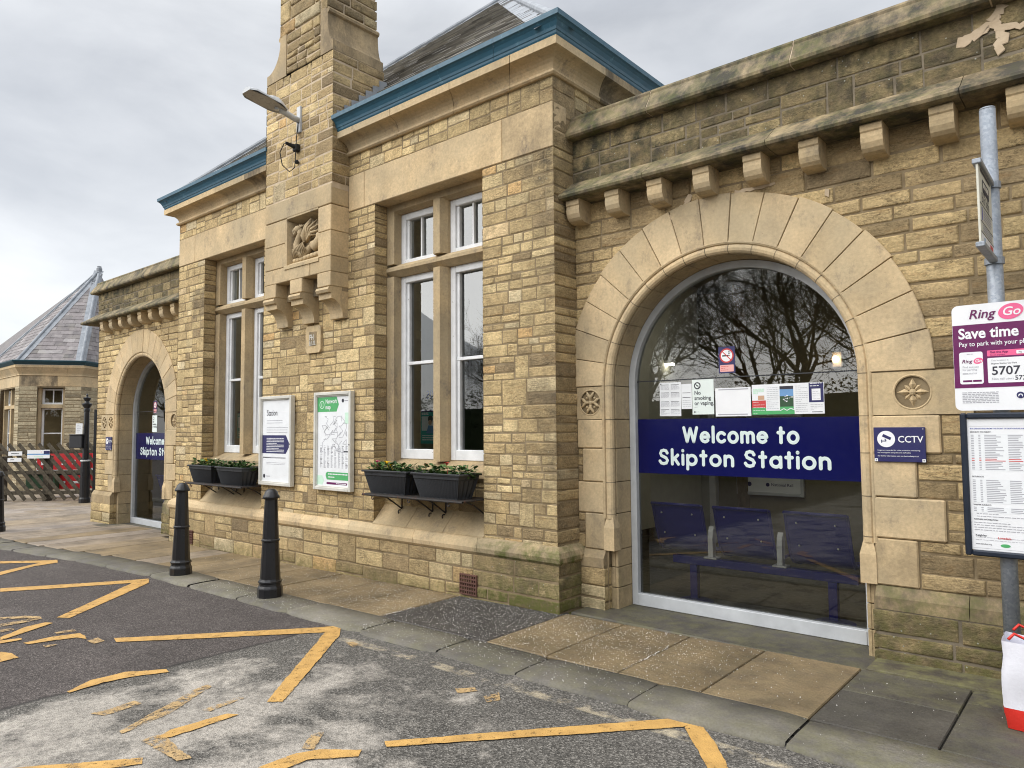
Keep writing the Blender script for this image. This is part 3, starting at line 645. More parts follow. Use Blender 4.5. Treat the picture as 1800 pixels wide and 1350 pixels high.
for i in range(4):
    a, b = Cn[i], Cn[(i + 1) % 4]; lo = tuple(np.array((0, 0, -.02)))
    rf.add([np.array(a) + lo, np.array(b) + lo, np.array(apex) + lo], [(0, 1, 2)], (0.2, .4, 0, 0))
for i in (0, 1, 3): slates(rf, Cn[i], Cn[(i + 1) % 4], apex)
roof = rf.build("roof", M['slate'], station, rc=False)
def hip(parent, a, b, w=.17, n1=None, n2=None, name="lead_hip"):
    a, b = np.array(a, float), np.array(b, float); d = (b - a) / np.linalg.norm(b - a); mb = MB()
    for nn in (n1, n2):
        nn = np.array(nn, float) / np.linalg.norm(nn); s = np.cross(nn, d); s = s / np.linalg.norm(s)
        if s @ (np.array(n1) + np.array(n2)) > 0: s = -s          # away from the ridge line
        if (s @ nn) > 1: s = -s
        o = nn * .016; k = 7
        for i in range(k):
            p, q = a + (b - a) * (i / k + .002), a + (b - a) * ((i + 1) / k + .004); l = nn * (.003 * (1 - i % 2))
            mb.add([p + o + l, q + o + l, q + s * w + o + l, p + s * w + o + l], [(0, 1, 2, 3)])
    mb.tube([a + np.array((0, 0, .03)), b + np.array((0, 0, .03))], .045, 10)
    return mb.build(name, M['lead'], parent, rc=False)
fn = (0, -.93, 1); rn = (.93, 0, 1); ln = (-.93, 0, 1)
hip(roof, Cn[0], apex, .17, fn, ln); hip(roof, Cn[1], apex, .20, fn, rn)

# ---- chimney
ch = MB(); CX0, CX1, CY, CYB = -8.30, -6.88, 4.88, 5.62
def csoot(X, Z): return np.clip((Z - 5.6) * .5, 0, .55)
cs_c = courses(4.46, 6.05, .10, .16, 14)
rubble(ch, (0, CY, 0), UX, NY, cs_c, lambda a, b: [(CX0, CX1, True, True)], (0.14, 0.30), 51, (0.002, 0.006), 0.011, csoot, 0.0, 0.22, (0.52, 0.16))
for x, sg in ((CX1, 1), (CX0, -1)):
    rubble(ch, (x, 0, 0), (0, 1.0, 0), (sg, 0, 0), cs_c, lambda a, b: [(CY, CYB, True, True)], (0.2, 0.36), 52, (0.004, 0.012), 0.013, lambda X, Z: .25 + csoot(X, Z), 0.0, 0.05, (0.42, 0.16))
    rect(ch, (x, 0, 0), (0, 1.0, 0), CY, CYB, 4.4, 6.1, (sg, 0, 0))
rect(ch, (0, CY, 0), UX, CX0, CX1, 4.4, 6.1, NY); rect(ch, (0, CYB, 0), UX, CX0, CX1, 4.4, 6.1, (0, 1.0, 0))
SX0, SX1 = -7.98, -7.00                 # narrower shaft above the shoulders
cs_s = courses(6.05, 9.2, .10, .17, 15)
def shaft(a, b):
    return [(SX0 + (0.13 if b < 6.62 else 0), SX1 - (0.13 if b < 6.62 else 0), b >= 6.62, b >= 6.62)]
rubble(ch, (0, CY, 0), UX, NY, cs_s, shaft, (0.2, 0.42), 53, (0.006, 0.02), 0.013, lambda X, Z: .35 + 0 * X, 0.1, 0.2, (0.42, 0.22))
for x, sg in ((SX1, 1), (SX0, -1)):
    rubble(ch, (x, 0, 0), (0, 1.0, 0), (sg, 0, 0), courses(6.62, 9.2, .10, .17, 16), lambda a, b: [(CY, CYB - .03, True, True)], (0.2, 0.36), 54, (0.006, 0.02), 0.013, .5, 0.1, 0.1, (0.4, 0.2))
    rect(ch, (x, 0, 0), (0, 1.0, 0), CY, CYB - .03, 6.0, 9.2, (sg, 0, 0))
rect(ch, (0, CY, 0), UX, SX0, SX1, 6.0, 9.2, NY); rect(ch, (0, CYB - .03, 0), UX, SX0, SX1, 6.0, 9.2, (0, 1.0, 0))
chim = ch.build("chimney", [M['stone'], M['pale_mortar']], station, smooth=True, rc=False)
for sg, xo, xi in ((1, CX1, SX1), (-1, CX0, SX0)):
    sh = MB(); P = [(xi - sg * .12, 6.05), (xo + sg * .004, 6.05), (xo + sg * .004, 6.17)]
    for a in np.linspace(0.12, 1, 8): P.append((xo + (xi + sg * .02 - xo) * math.sin(a * math.pi / 2), 6.17 + .36 * (1 - math.cos(a * math.pi / 2))))
    P += [(xi + sg * .05, 6.545), (xi + sg * .055, 6.575), (xi + sg * .03, 6.605), (xi - sg * .0, 6.615), (xi - sg * .12, 6.615)]
    sh.prism(P, 'y', CY - .012, CYB, (0.3, 0.4, 0.28 if sg < 0 else .62, 0)); sh.build("shoulder_stone", M['ashlar'], chim)
fl = MB()                                # stepped lead flashing on the right side, rising with the roof
for i in range(7):
    y = 4.93 + i * .105; z = EV + .08 + (y - f0_) * .93 - .06; fl.add([(CX1 + .022 + .002 * (i % 2), y - .012, z - .12), (CX1 + .022 + .002 * (i % 2), y + .105, z - .04), (CX1 + .022 + .002 * (i % 2), y + .105, z + .14), (CX1 + .022 + .002 * (i % 2), y - .012, z + .12)], [(0, 1, 2, 3)])
fl.add([(CX1 + .02, 4.9, 5.16), (CX1 + .14, 4.9, 5.19), (CX1 + .16, 5.7, 5.86), (CX1 + .02, 5.7, 5.9)], [(0, 1, 2, 3)])
fl.build("lead_flashing", M['lead'], chim, rc=False)

# ---- carved breast below the chimney
br = MB(); BY = 4.865; RX0, RX1, RZ0, RZ1 = -7.80, -7.14, 3.60, 4.20
for (x0, x1, z0, z1) in ((CX0, CX1, 4.21, 4.45), (CX0, RX0, 3.90, 4.20), (CX0, RX0, 3.60, 3.895), (RX1, CX1, 3.90, 4.20), (RX1, CX1, 3.60, 3.895), (CX0, -7.3, 3.415, 3.595), (-7.296, CX1, 3.415, 3.595)):
    ab(br, x0 + .0025, x1 - .0025, BY, 5.14, z0, z1, .007, .12)
CB = [(-8.295, -8.035), (-7.72, -7.46), (-7.145, -6.885)]
for x0, x1 in CB: ab(br, x0, x1, BY, 5.14, 3.245, 3.413, .007, .12)
br.box(CX0 + .01, CX1 - .01, 5.03, 5.15, 3.2, 4.45, .004, (.25, .3, .6, 0))  # recess back coloured dark, painting shade in for crisper relief
br.prism([(BY - .012, 3.56), (BY + .05, 3.56), (5.02, 3.66), (5.02, 3.70), (BY - .012, 3.60)], 'x', RX0 - .04, RX1 + .03, (.5, .5, .15, .1))
br.prism([(BY + .0, 4.19), (5.02, 4.15), (5.02, 4.21), (BY + .0, 4.21)], 'x', RX0, RX1, (.5, .5, .15, .1))
br.prism([(RX0 - .03, BY - .005), (RX0 + .01, BY + .0), (RX0 + .04, 5.02), (RX0 - .03, 5.02)], 'z', 3.60, 4.16, (.5, .45, .2, 0))
breast = br.build("carved_breast", M['ashlar'], station)
for x0, x1 in CB:
    c = MB(); P = [(5.13, 3.243), (BY + .03, 3.243), (BY - .012, 3.23), (BY - .028, 3.20), (BY - .012, 3.17), (BY + .022, 3.165), (BY + .022, 3.10)]
    for a in np.linspace(0.1, 1, 7): P.append((BY + .022 + .16 * math.sin(a * math.pi / 2) ** 1.0, 3.10 - .195 * (1 - math.cos(a * math.pi / 2))))
    P += [(BY + .185, 2.89), (5.13, 2.89)]; c.prism(P, 'x', x0 + .006, x1 - .006, (.55, .5, .15, 0)); c.build("bracket", M['ashlar'], station)
# the carved winged serpent in the recess
dr = MB(); yb = 5.005
def rp(u, v, d=0.05): return (RX0 + .05 + u * (RX1 - RX0 - .07), yb - d, RZ0 + .09 + v * (RZ1 - RZ0 - .14))
dr.tube([rp(.62, .34, .03), rp(.50, .16, .05), rp(.30, .10, .06), rp(.14, .22, .06), rp(.10, .40, .06), rp(.17, .56, .06), rp(.24, .66, .07), rp(.20, .76, .07)], [.03, .055, .07, .068, .055, .045, .04, .045], 10, (.3, .4, .3, 0), squash=(1, .8, 1))
dr.tube([rp(.60, .30, .04), rp(.74, .22, .05), rp(.86, .30, .05), rp(.90, .44, .05), rp(.80, .54, .04)], [.05, .07, .075, .06, .035], 10, (.4, .45, .25, 0), squash=(1, .8, 1))
for a in np.linspace(0, 1, 9): dr.tube([rp(.12 + .40 * a, .02 + .10 * a * a, .10), rp(.10 + .36 * a, .22 + .12 * a, .125), rp(.12 + .34 * a, .32 + .10 * a, .07)], .009, 5, (.3, .35, .4, 0))
dr.ball(rp(.17, .78, .08), .055, 10, (.4, .45, .25, 0), sc=(1.1, .8, .9)); dr.tube([rp(.14, .78, .09), rp(.05, .74, .09), rp(.0, .70, .08)], [.035, .025, .012], 7, (.4, .45, .25, 0)); dr.tube([rp(.14, .72, .09), rp(.06, .66, .09), rp(.02, .63, .08)], [.025, .018, .01], 7, (.4, .45, .25, 0))
for q in ((.26, .92), (.18, .94), (.34, .88)): dr.tube([rp(.20, .82, .07), rp(*q, .05)], [.022, .006], 6, (.4, .45, .25, 0))
W0 = rp(.44, .40, .06)                   # wing: ribs and webs
tips = [rp(.62, .98, .05), rp(.80, .92, .05), rp(.94, .80, .05), rp(.96, .62, .05), rp(.84, .52, .04)]
for tpt in tips: dr.tube([W0, ((W0[0] + tpt[0]) / 2 - .01, W0[1] - .03, (W0[2] + tpt[2]) / 2 + .03), tpt], [.024, .018, .008], 7, (.45, .5, .2, 0))
for i in range(len(tips) - 1):
    a, b = np.array(tips[i]), np.array(tips[i + 1]); mpt = (a + b) / 2 * .82 + np.array(W0) * .18
    dr.add([W0, a, mpt, b, np.array(W0) + (0, .04, 0), a + (0, .04, 0), mpt + np.array((0, .04, 0)), b + (0, .04, 0)], [(0, 1, 2), (0, 2, 3), (4, 6, 5), (4, 7, 6), (1, 5, 6, 2), (2, 6, 7, 3)], (.3, .4, .3, 0))
dr.tube([rp(.44, .40, .08), rp(.40, .56, .09), rp(.48, .80, .08), rp(.62, .98, .06)], [.03, .035, .026, .012], 8, (.45, .5, .2, 0))
for i in range(8): dr.tube([rp(.02 + i * .125, -.05 + i * .006, .06), rp(.135 + i * .125, -.045 + i * .006, .06)], [.034, .028], 9, (.45, .5, .15, 0))
dr.build("carved_creature", M['ashlar'], breast, smooth=True)
# small date plaque
pq = MB(); px0, px1, pz0, pz1, py = -7.70, -7.385, 2.56, 2.86, PF - .035
pq.prism([(px0 + .03, pz0 - .035), (px1 - .03, pz0 - .035), (px1, pz0), (px1, pz1 - .03), (px1 - .03, pz1), (px0 + .03, pz1), (px0, pz1 - .03), (px0, pz0)], 'y', py, PF + .02, (.4, .75, .1, .1))
plaque = pq.build("date_plaque", M['ashlar'], station)

# ---- windows of the pavilion
def make_window(xa, xb):
    xm = (xa + xb) / 2; st = MB(); T = (.32, .45, .18, 0)
    for x0, x1 in ((xa, xa + .125), (xb - .125, xb)):
        for z0, z1 in ((1.20, 3.325), (3.47, 4.08)): st.prism([(x0, 5.30), (x1, 5.30), (x1, 5.30 + .03), (x1, 5.50), (x0, 5.50)] if x0 == xa else [(x0, 5.50), (x0, 5.33), (x0 + .0, 5.30), (x1, 5.30), (x1, 5.50)], 'z', z0, z1, T)
    for z0, z1 in ((1.24, 3.325), (3.475, 4.075)): st.prism([(xm - .05, 5.285), (xm + .05, 5.285), (xm + .09, 5.37), (xm + .09, 5.50), (xm - .09, 5.50), (xm - .09, 5.37)], 'z', z0, z1, T)
    st.prism([(5.285, 3.385), (5.285, 3.42), (5.36, 3.47), (5.50, 3.475), (5.50, 3.33), (5.36, 3.33)], 'x', xa, xm - .0, T); st.prism([(5.286, 3.386), (5.286, 3.421), (5.361, 3.471), (5.50, 3.474), (5.50, 3.331), (5.361, 3.331)], 'x', xm + .001, xb, T)
    st.prism([(5.20, 4.157), (5.20, 4.165), (5.30, 4.165), (5.30, 4.08), (5.36, 4.06), (5.52, 4.06), (5.52, 4.18), (5.20, 4.18)], 'x', xa, xb, (.32, .45, .3, 0))
    st.prism([(5.235, 1.09), (5.235, 1.16), (5.42, 1.25), (5.52, 1.25), (5.52, 1.05), (5.27, 1.05)], 'x', xa, xb, (.28, .4, .25, .05))
    w = st.build("window", M['ashlar'], station)
    for x0, x1 in ((xa + .125, xm - .09), (xm + .09, xb - .125)):
        for z0, z1, kind in ((1.25, 3.33, 0), (3.475, 4.06, 1)):
            f = MB(); y0, y1 = 5.405, 5.50; bw = .075
            for (a, b, c, d) in ((x0, x0 + bw, z0, z1), (x1 - bw, x1, z0, z1), (x0 + bw, x1 - bw, z0, z0 + (.11 if not kind else .05)), (x0 + bw, x1 - bw, z1 - .075, z1)): f.box(a, b, y0, y1, c, d, .006)
            s0, s1 = x0 + bw, x1 - bw
            for (a, b, c, d) in ((s0, s0 + .04, z0 + .05, z1 - .075), (s1 - .04, s1, z0 + .05, z1 - .075)): f.box(a, b, y0 + .025, y1, c, d, .004)
            if kind: f.box((s0 + s1) / 2 - .012, (s0 + s1) / 2 + .012, y0 + .03, y1, z0 + .05, z1 - .075, .003)
            else: f.box(s0, s1, y0 + .02, y1, 2.31, 2.345, .004)
            f.build("frame", M['white_paint'], w)
            p = MB(); p.add([(s0, 5.468, z0 + .04), (s1, 5.468, z0 + .04), (s1, 5.468, z1 - .07), (s0, 5.468, z1 - .07)], [(0, 1, 2, 3)]); p.build("pane", M['glass_old'], w, rc=False)
    return w
for xa, xb in WIN: make_window(xa, xb)
for x, z in ((-4.88, -0.015), (-10.62, -.09)):
    v = MB(); yv = PF - .072
    for a in range(8): v.box(x - .115 + a * .0305, x - .115 + a * .0305 + .012, yv, yv + .06, z, z + .2, .002)
    for a in range(6): v.box(x - .112, x + .112, yv + .002, yv + .058, z + a * .0365, z + a * .0365 + .015, .002)
    v.box(x - .11, x + .11, yv + .04, yv + .08, z, z + .19, .002, m=1); v.build("air_vent", [M['terracotta'], M['black_void']], station)  # black box paints the dark behind the grille openings

# ---- arched wings
def recess_block(mb, x0, x1, z0, z1, y0, y1, cx, cz, r, depth, col):
    n = 24; A = np.linspace(0, 2 * np.pi, n, endpoint=False) + np.pi / 4; out = []
    for a in A:
        dx, dz = math.cos(a), math.sin(a); k = 1e9
        if dx > 1e-9: k = min(k, (x1 - cx) / dx)
        if dx < -1e-9: k = min(k, (x0 - cx) / dx)
        if dz > 1e-9: k = min(k, (z1 - cz) / dz)
        if dz < -1e-9: k = min(k, (z0 - cz) / dz)
        out.append((cx + dx * k, y0, cz + dz * k))
    corners = [(x1, z1), (x0, z1), (x0, z0), (x1, z0)]
    ring = [(cx + r * math.cos(a), y0, cz + r * math.sin(a)) for a in A]; deep = [(p[0], y0 + depth, p[2]) for p in ring]; back = [(p[0], y1, p[2]) for p in out]
    V = out + ring + deep + back; F = []
    for i in range(n):
        j = (i + 1) % n; F += [(i, n + i, n + j, j), (n + i, 2 * n + i, 2 * n + j, n + j), (i, j, 3 * n + j, 3 * n + i)]
    F.append(tuple(2 * n + i for i in range(n))); k = len(V)
    for (qx, qz) in corners:                    # fill the square's corners cut by the radial fan
        best = sorted(range(n), key=lambda i: (out[i][0] - qx) ** 2 + (out[i][2] - qz) ** 2)[:2]; a, b = sorted(best)
        if b - a > 1: a, b = b, a
        V += [(qx, y0, qz), (qx, y1, qz)]; F += [(a, b, k), (a, k, k + 1, 3 * n + a), (k, b, 3 * n + b, k + 1)]; k += 2
    mb.add(V, F, col)
def rosette(cx, cz, y, r, kind):
    mb = MB(); col = (.5, .5, .12, 0)
    A = np.linspace(0, 2 * np.pi, 29); mb.tube([(cx + r * .97 * math.cos(a), y + .004, cz + r * .97 * math.sin(a)) for a in A], .008, 6, col, cap=False)
    if kind:      # eight-pointed star flower
        for i in range(8):
            a = i * math.pi / 4 + (math.pi / 2); L = r * (.92 if i % 2 == 0 else .68); w = r * (.24 if i % 2 == 0 else .17); d = -.018 if i % 2 == 0 else -.004
            ca, sa = math.cos(a), math.sin(a); q = lambda t, s_, h: (cx + ca * t - sa * s_, y + .022 + h, cz + sa * t + ca * s_)
            V = [q(r * .14, 0, -.01 + d * .3), q(r * .42, w, 0), q(L, 0, .0), q(r * .42, -w, 0), q(r * .45, 0, -.012 + d)]
            mb.add(V, [(0, 1, 4), (1, 2, 4), (2, 3, 4), (3, 0, 4)], col)
    else:         # four lobed tracery flower
        for i in range(4):
            a = i * math.pi / 2; ca, sa = math.cos(a), math.sin(a)
            for s_ in (-1, 1):
                mb.tube([(cx, y + .02, cz), (cx + ca * r * .4, y + .004, cz + sa * r * .4), (cx + ca * r * .62 - sa * s_ * r * .22, y + .004, cz + sa * r * .62 + ca * s_ * r * .22), (cx + ca * r * .85 - sa * s_ * r * .34, y + .012, cz + sa * r * .85 + ca * s_ * r * .34)], [r * .13, r * .13, r * .12, r * .07], 7, col)
            a += math.pi / 4; mb.ball((cx + math.cos(a) * r * .5, y + .016, cz + math.sin(a) * r * .5), r * .13, 8, col)
    mb.ball((cx, y + .012, cz), r * .2, 10, col, sc=(1, .8, 1)); mb.build("rosette", M['ashlar'], station, smooth=not kind)
def wing(x0, x1, xc, dz, corb, lw, rw, floorz, seed, open_left, z0blocks):
    zs = 1.95 + dz; RI, RO = 1.10, 1.50; zb = [floorz - .12, floorz + .18, floorz + .36] + [q + dz for q in (.50, .82, 1.10, 1.40, 1.66, 1.96)]
    w = MB(); wleft = [.40, .40, .42] + lw; wright = [.42, .42, .42] + rw
    def spans(a, b):
        m = (a + b) / 2
        if m < zb[-1] - 1e-3:
            i = max(j for j in range(len(zb) - 1) if zb[j] <= m + 1e-6)
            l, r = xc - RI - wleft[i], xc + RI + wright[i]; q = []
            if l - x0 > .03: q.append((x0, l, open_left, False))
            if i < 3 : return q + [(r, x1, False, False)] if False else q + [(max(r, xc + RI + .42), x1, False, False)]
            return q + [(r, x1, False, False)]
        hb = b - zs; h2 = RO - .02; k = math.sqrt(max(0, h2 * h2 - hb * hb)) if hb < h2 else 0
        if k == 0: return [(x0, x1, open_left, False)]
        q = []
        if xc - k - x0 > .02: q.append((x0, xc - k, open_left, False))
        if x1 - xc - k > .02: q.append((xc + k, x1, False, False))
        return q
    cs = []
    for i in range(3, len(zb) - 1): cs = cs[:-1] + courses(zb[i], zb[i + 1], .085, .135, seed + i)
    cs = cs[:-1] + courses(zb[-1], 3.66, .088, .140, seed + 20)
    msk = lambda X, Z: np.clip(.9 - (Z - gz(X)) * 1.0, 0, .9) * np.clip((X + 3.2) * .35, .05, 1.0) if x0 > -5 else base_moss(X, Z)
    msm = lambda X, Z: np.clip(.85 - (Z - gz(X)) * 1.9, 0, .9) * np.clip((X + 3.6) * .5, .12, 1)
    rubble(w, (0, WF, 0), UX, NY, cs, spans, (0.20, 0.46), seed, (0.003, 0.0115), 0.0085, msk, msm, 0.20, (0.34, 0.17) if x0 > -5 else (.50, .17))
    sootp = lambda X, Z: np.clip(.88 + .5 * (fbm(X * .9, Z * .7, 3.3) - .5) * 2, .1, 1.0)
    rubble(w, (0, WF - .03, 0), UX, NY, courses(3.86, 4.28, .10, .16, seed + 40), lambda a, b: [(x0, x1, open_left, False)], (0.18, 0.40), seed + 41, (0.002, 0.009), 0.008, sootp, lambda X, Z: np.full(np.shape(X), .28), 0.15, (0.42, 0.22))
    rect(w, (0, WF - .03, 0), UX, x0, x1, 3.8, 4.35, NY, m=2)
    rect(w, (0, WF, 0), UX, x0, xc - 1.08, -.3, zs, NY); rect(w, (0, WF, 0), UX, xc + 1.08, x1, -.3, zs, NY)
    n = 28; xs = list(np.linspace(xc - 1.3, xc + 1.3, n)); ys = [zs + (math.sqrt(max(0, 1.3 ** 2 - (x - xc) ** 2))) for x in xs]
    for i in range(n - 1): w.add([(xs[i], WF, ys[i]), (xs[i + 1], WF, ys[i + 1]), (xs[i + 1], WF, 3.8), (xs[i], WF, 3.8)], [(0, 1, 2, 3)], m=1)
    rect(w, (0, WF, 0), UX, x0, xc - 1.3, zs, 3.8, NY); rect(w, (0, WF, 0), UX, xc + 1.3, x1, zs, 3.8, NY)
    if open_left:
        rubble(w, (x0, 0, 0), (0, 1.0, 0), (-1, 0, 0), courses(floorz, 4.28, .1, .16, seed + 50), lambda a, b: [(WF, 7.5, True, False)], (.3, .5), seed + 51, (.004, .014), .01, .2, .1, .1, (.45, .2)); rect(w, (x0, 0, 0), (0, 1.0, 0), WF, 7.5, -.3, 4.4, (-1, 0, 0))
    w.build("wall", [M['stone'], M['mortar'], M['mortar_dark']], station, smooth=True, rc=False)
    # plinth either side of the arch
    pz = floorz + .36
    segs = [(x0 + (.05 if not open_left else -.05), xc - RI + .0, True), (xc + RI, x1, False)]
    for a, b, lft in segs:
        p = MB(); rubble(p, (0, WF - .05, 0), UX, NY, [floorz - .14, floorz + .06, floorz + .20, pz], lambda q, r_: [(a, b, open_left and lft, True) if lft else (a, b, True, False)], (0.3, 0.6), seed + 60, (.005, .016), .009, (lambda X, Z: np.full(np.shape(X), .15)) if lft else (lambda X, Z: np.full(np.shape(X), .75)), (lambda X, Z: np.clip(.5 - (Z - gz(X)) * 2, .03, .5)) if lft else (lambda X, Z: np.clip(.75 - (Z - gz(X)) * .6, .2, .8)), .1, (.66, .15) if lft else (.4, .2))
        rect(p, (0, WF - .05, 0), UX, a, b, floorz - .2, pz + .02, NY)
        for xe, sg in (((b, 1),) if lft else ((a, -1),)): 
            rubble(p, (xe, 0, 0), (0, 1.0, 0), (sg, 0, 0), [floorz - .14, floorz + .06, floorz + .20, pz], lambda q, r_: [(WF - .05, GF + .02, True, False)], (.3, .5), seed + 61, (.005, .014), .009, .15, .1, 0, (.66, .15))
            rect(p, (xe, 0, 0), (0, 1.0, 0), WF - .05, GF + .05, floorz - .2, pz + .02, (sg, 0, 0))
        p.build("plinth", [M['stone'], M['mortar' if lft else 'mortar_dark']], station, smooth=True, rc=False)
    # dressed blocks: jambs
    j = MB(); rnd = random.Random(seed)
    for i in range(0, 2):
        for side in (-1, 1):
            a, b = xc + side * 1.02, xc + side * 1.098; j.box(min(a, b), max(a, b), WF + .055, GF + .02, zb[i] + .003, zb[i + 1] - .003, .004, (rnd.uniform(.35, .6), rnd.uniform(.35, .55), .3, .25))
    for i in range(2, len(zb) - 1):
        for side, wd in ((-1, wleft[i]), (1, wright[i])):
            a, b = xc + side * RI, xc + side * (RI + wd)
            if i == 2:
                if side > 0: b = x1
                else: b = x0 - (.06 if open_left else -.02)
                q0 = min(a, b); q1 = max(a, b); cuts = [q0] + [c for c in np.arange(q0 + .55, q1 - .3, .95)] + [q1]
                for c in range(len(cuts) - 1): j.prism([(WF - .055, zb[i]), (WF - .055, zb[i + 1] - .07), (WF - .012, zb[i + 1] - .002), (WF + .12, zb[i + 1] - .002), (WF + .12, zb[i])], 'x', cuts[c] + .002, cuts[c + 1] - .002, (.25, .35, .35 if side < 0 else .8, .1 if side < 0 else .6))
                continue
            if side < 0 and b < x0: b = x0 + .004
            so = .1 + (.25 if i == 3 else 0); lo, hi = min(a, b) + .003, max(a, b) - .003
            if i == len(zb) - 2:
                cxr = (a + b) / 2 if side < 0 else a + .27; col = (.55, .52, .12, .08)
                if open_left and side < 0:
                    hf = (lo + hi) / 2
                    for q0, q1 in ((lo, hf - .003), (hf + .003, hi)): recess_block(j, q0, q1, zb[i] + .003, zb[i + 1] - .003, WF - .016, WF + .14, (q0 + q1) / 2, (zb[i] + zb[i + 1]) / 2, .115, .03, col); rosette((q0 + q1) / 2, (zb[i] + zb[i + 1]) / 2, WF - .016, .115, 0)
                else:
                    recess_block(j, lo, hi, zb[i] + .003, zb[i + 1] - .003, WF - .016, WF + .14, cxr, (zb[i] + zb[i + 1]) / 2 + .005, .118, .03, col); rosette(cxr, (zb[i] + zb[i + 1]) / 2 + .005, WF - .016, .118, 1 if side > 0 else 0)
            else: j.box(lo, hi, WF - .016 - rnd.uniform(0, .006), WF + .14, zb[i] + .003, zb[i + 1] - .003, .009, (rnd.uniform(.5, .85), rnd.uniform(.4, .65), so, .05))
        for side in (-1, 1):              # inner reveal blocks
            a, b = xc + side * 1.02, xc + side * 1.09; j.box(min(a, b), max(a, b), WF + .055, GF + .02, zb[i] + .003, zb[i + 1] - .003, .004, (rnd.uniform(.35, .6), rnd.uniform(.35, .55), .22, .03))
    # springers, voussoirs and soffit
    nv = 17
    for i in range(nv):
        a0, a1 = math.pi * i / nv + .0022, math.pi * (i + 1) / nv - .0022; tone = (rnd.uniform(.5, .95), rnd.uniform(.38, .66), rnd.choice((.05, .08, .12, .25)), 0); th = np.linspace(a0, a1, 4); pr = rnd.uniform(0, .005)
        ang = lambda r, t: (xc + r * math.cos(t), zs + .012 + r * math.sin(t))
        def sector(r0, r1, y0, y1, ch, tone):
            inn = [ang(r0, t) for t in th]; out = [ang(r1, t) for t in th]; poly = inn + out[::-1]; n = len(poly); ce = np.mean(poly, 0); k = 1 - ch / .2
            V = [(p[0], y1, p[1]) for p in poly] + [(p[0], y0 + ch, p[1]) for p in poly] + [(ce[0] + (p[0] - ce[0]) * k, y0, ce[1] + (p[1] - ce[1]) * k) for p in poly]
            F = [(q, (q + 1) % n, n + (q + 1) % n, n + q) for q in range(n)] + [(n + q, n + (q + 1) % n, 2 * n + (q + 1) % n, 2 * n + q) for q in range(n)]
            F += [(2 * n + q, 2 * n + q + 1, 2 * n + n - 2 - q, 2 * n + n - 1 - q) for q in range(3)]; j.add(V, F, tone)
        sector(RI, RO + rnd.uniform(-.006, .012), WF - .022 - pr, WF + .1, .005, tone)
        sector(1.02, 1.09, WF + .055, GF + .02, .004, (rnd.uniform(.35, .6), rnd.uniform(.35, .55), .2, 0))
    j.build("arch_surround", M['ashlar'], station)
    mm = MB(); A = np.linspace(0, math.pi, 33)
    for r0, y in ((1.045, None), ):
        P = [[(xc + r0 * math.cos(t), yy, zs + .01 + r0 * math.sin(t)) for yy in (WF + .05, GF)] for t in A]; mm.grid(P); 
        for sg in (-1, 1): mm.add([(xc + sg * r0, WF + .05, floorz), (xc + sg * r0, GF, floorz), (xc + sg * r0, GF, zs + .02), (xc + sg * r0, WF + .05, zs + .02)], [(0, 1, 2, 3)])
    P = [[(xc + r * math.cos(t), WF - .012, zs + .01 + r * math.sin(t)) for r in (1.095, 1.49)] for t in A]; mm.grid(P)
    mm.build("joint_mortar", M['mortar'], station, rc=False)
    # roll moulding with its quirk, standing on stop blocks
    rl = MB(); zl = .78 + dz; pts = [(xc - 1.062, WF + .022, zl + k * (zs - zl) / 4) for k in range(4)] + [(xc - 1.062 * math.cos(t), WF + .022, zs + .01 + 1.062 * math.sin(t)) for t in np.linspace(0, math.pi, 41)] + [(xc + 1.062, WF + .022, zs - k * (zs - zl) / 4) for k in range(1, 5)]
    rl.tube(pts, .042, 12, (.68, .55, .12, 0)); pts2 = [(xc + (p[0] - xc) * 1.043, WF - .008, zs + .01 + (p[2] - zs - .01) * (1.043 if p[2] > zs else 1)) for p in pts]; rl.tube(pts2, .016, 8, (.6, .5, .2, 0))
    for k in range(1, nv): 
        t = math.pi * k / nv; rl.tube([(xc + 1.062 * math.cos(t - .003), WF + .022, zs + .01 + 1.062 * math.sin(t - .003)), (xc + 1.062 * math.cos(t + .003), WF + .022, zs + .01 + 1.062 * math.sin(t + .003))], .0432, 12, (.05, .2, .85, 0))
    for sg in (-1, 1):
        for zq in zb[4:]: rl.tube([(xc + sg * 1.062, WF + .022, zq - .003), (xc + sg * 1.062, WF + .022, zq + .003)], .0432, 12, (.05, .2, .85, 0))
        x = xc + sg * 1.058; rl.lathe((x, WF + .026, 0), [(.075, zb[3] + .002), (.075, zb[3] + .20), (.043, zl + .02)], 4, (.6, .5, .08, 0), a0=math.pi / 4)
    rl.build("roll_moulding", M['ashlar'], station, smooth=False)
    # corbel table, string course, coping
    for x in corb:
        c = MB(); cw = .070; c.prism([(WF, 3.668), (5.262, 3.668), (5.252, 3.655), (5.252, 3.615), (5.262, 3.605), (5.257, 3.57), (5.262, 3.535), (5.28, 3.50), (5.305, 3.478), (5.34, 3.466), (WF, 3.46)], 'x', x - cw, x + cw, (rnd.uniform(.5, .9), rnd.uniform(.4, .65), .1, .05)); c.build("corbel", M['ashlar'], station)
    sprof = [(0, 3.665), (.235, 3.665), (.262, 3.675), (.272, 3.695), (.262, 3.718), (.24, 3.728), (.228, 3.735), (.05, 3.87), (0, 3.87)]
    dirt = lambda s_, m_: (lambda V: np.stack([np.clip(s_ + .5 * (fbm(V[:, 0] * 1.3, V[:, 2] * 2, 7.7) - .5), 0, 1), np.clip(m_ + 1.1 * (fbm(V[:, 0] * 1.7, V[:, 2] * 2, 1.7) - .45), 0, 1)], 1))
    path = [(x0, 7.5), (x0, WF), (x1, WF)] if open_left else [(x0, WF), (x1, WF)]
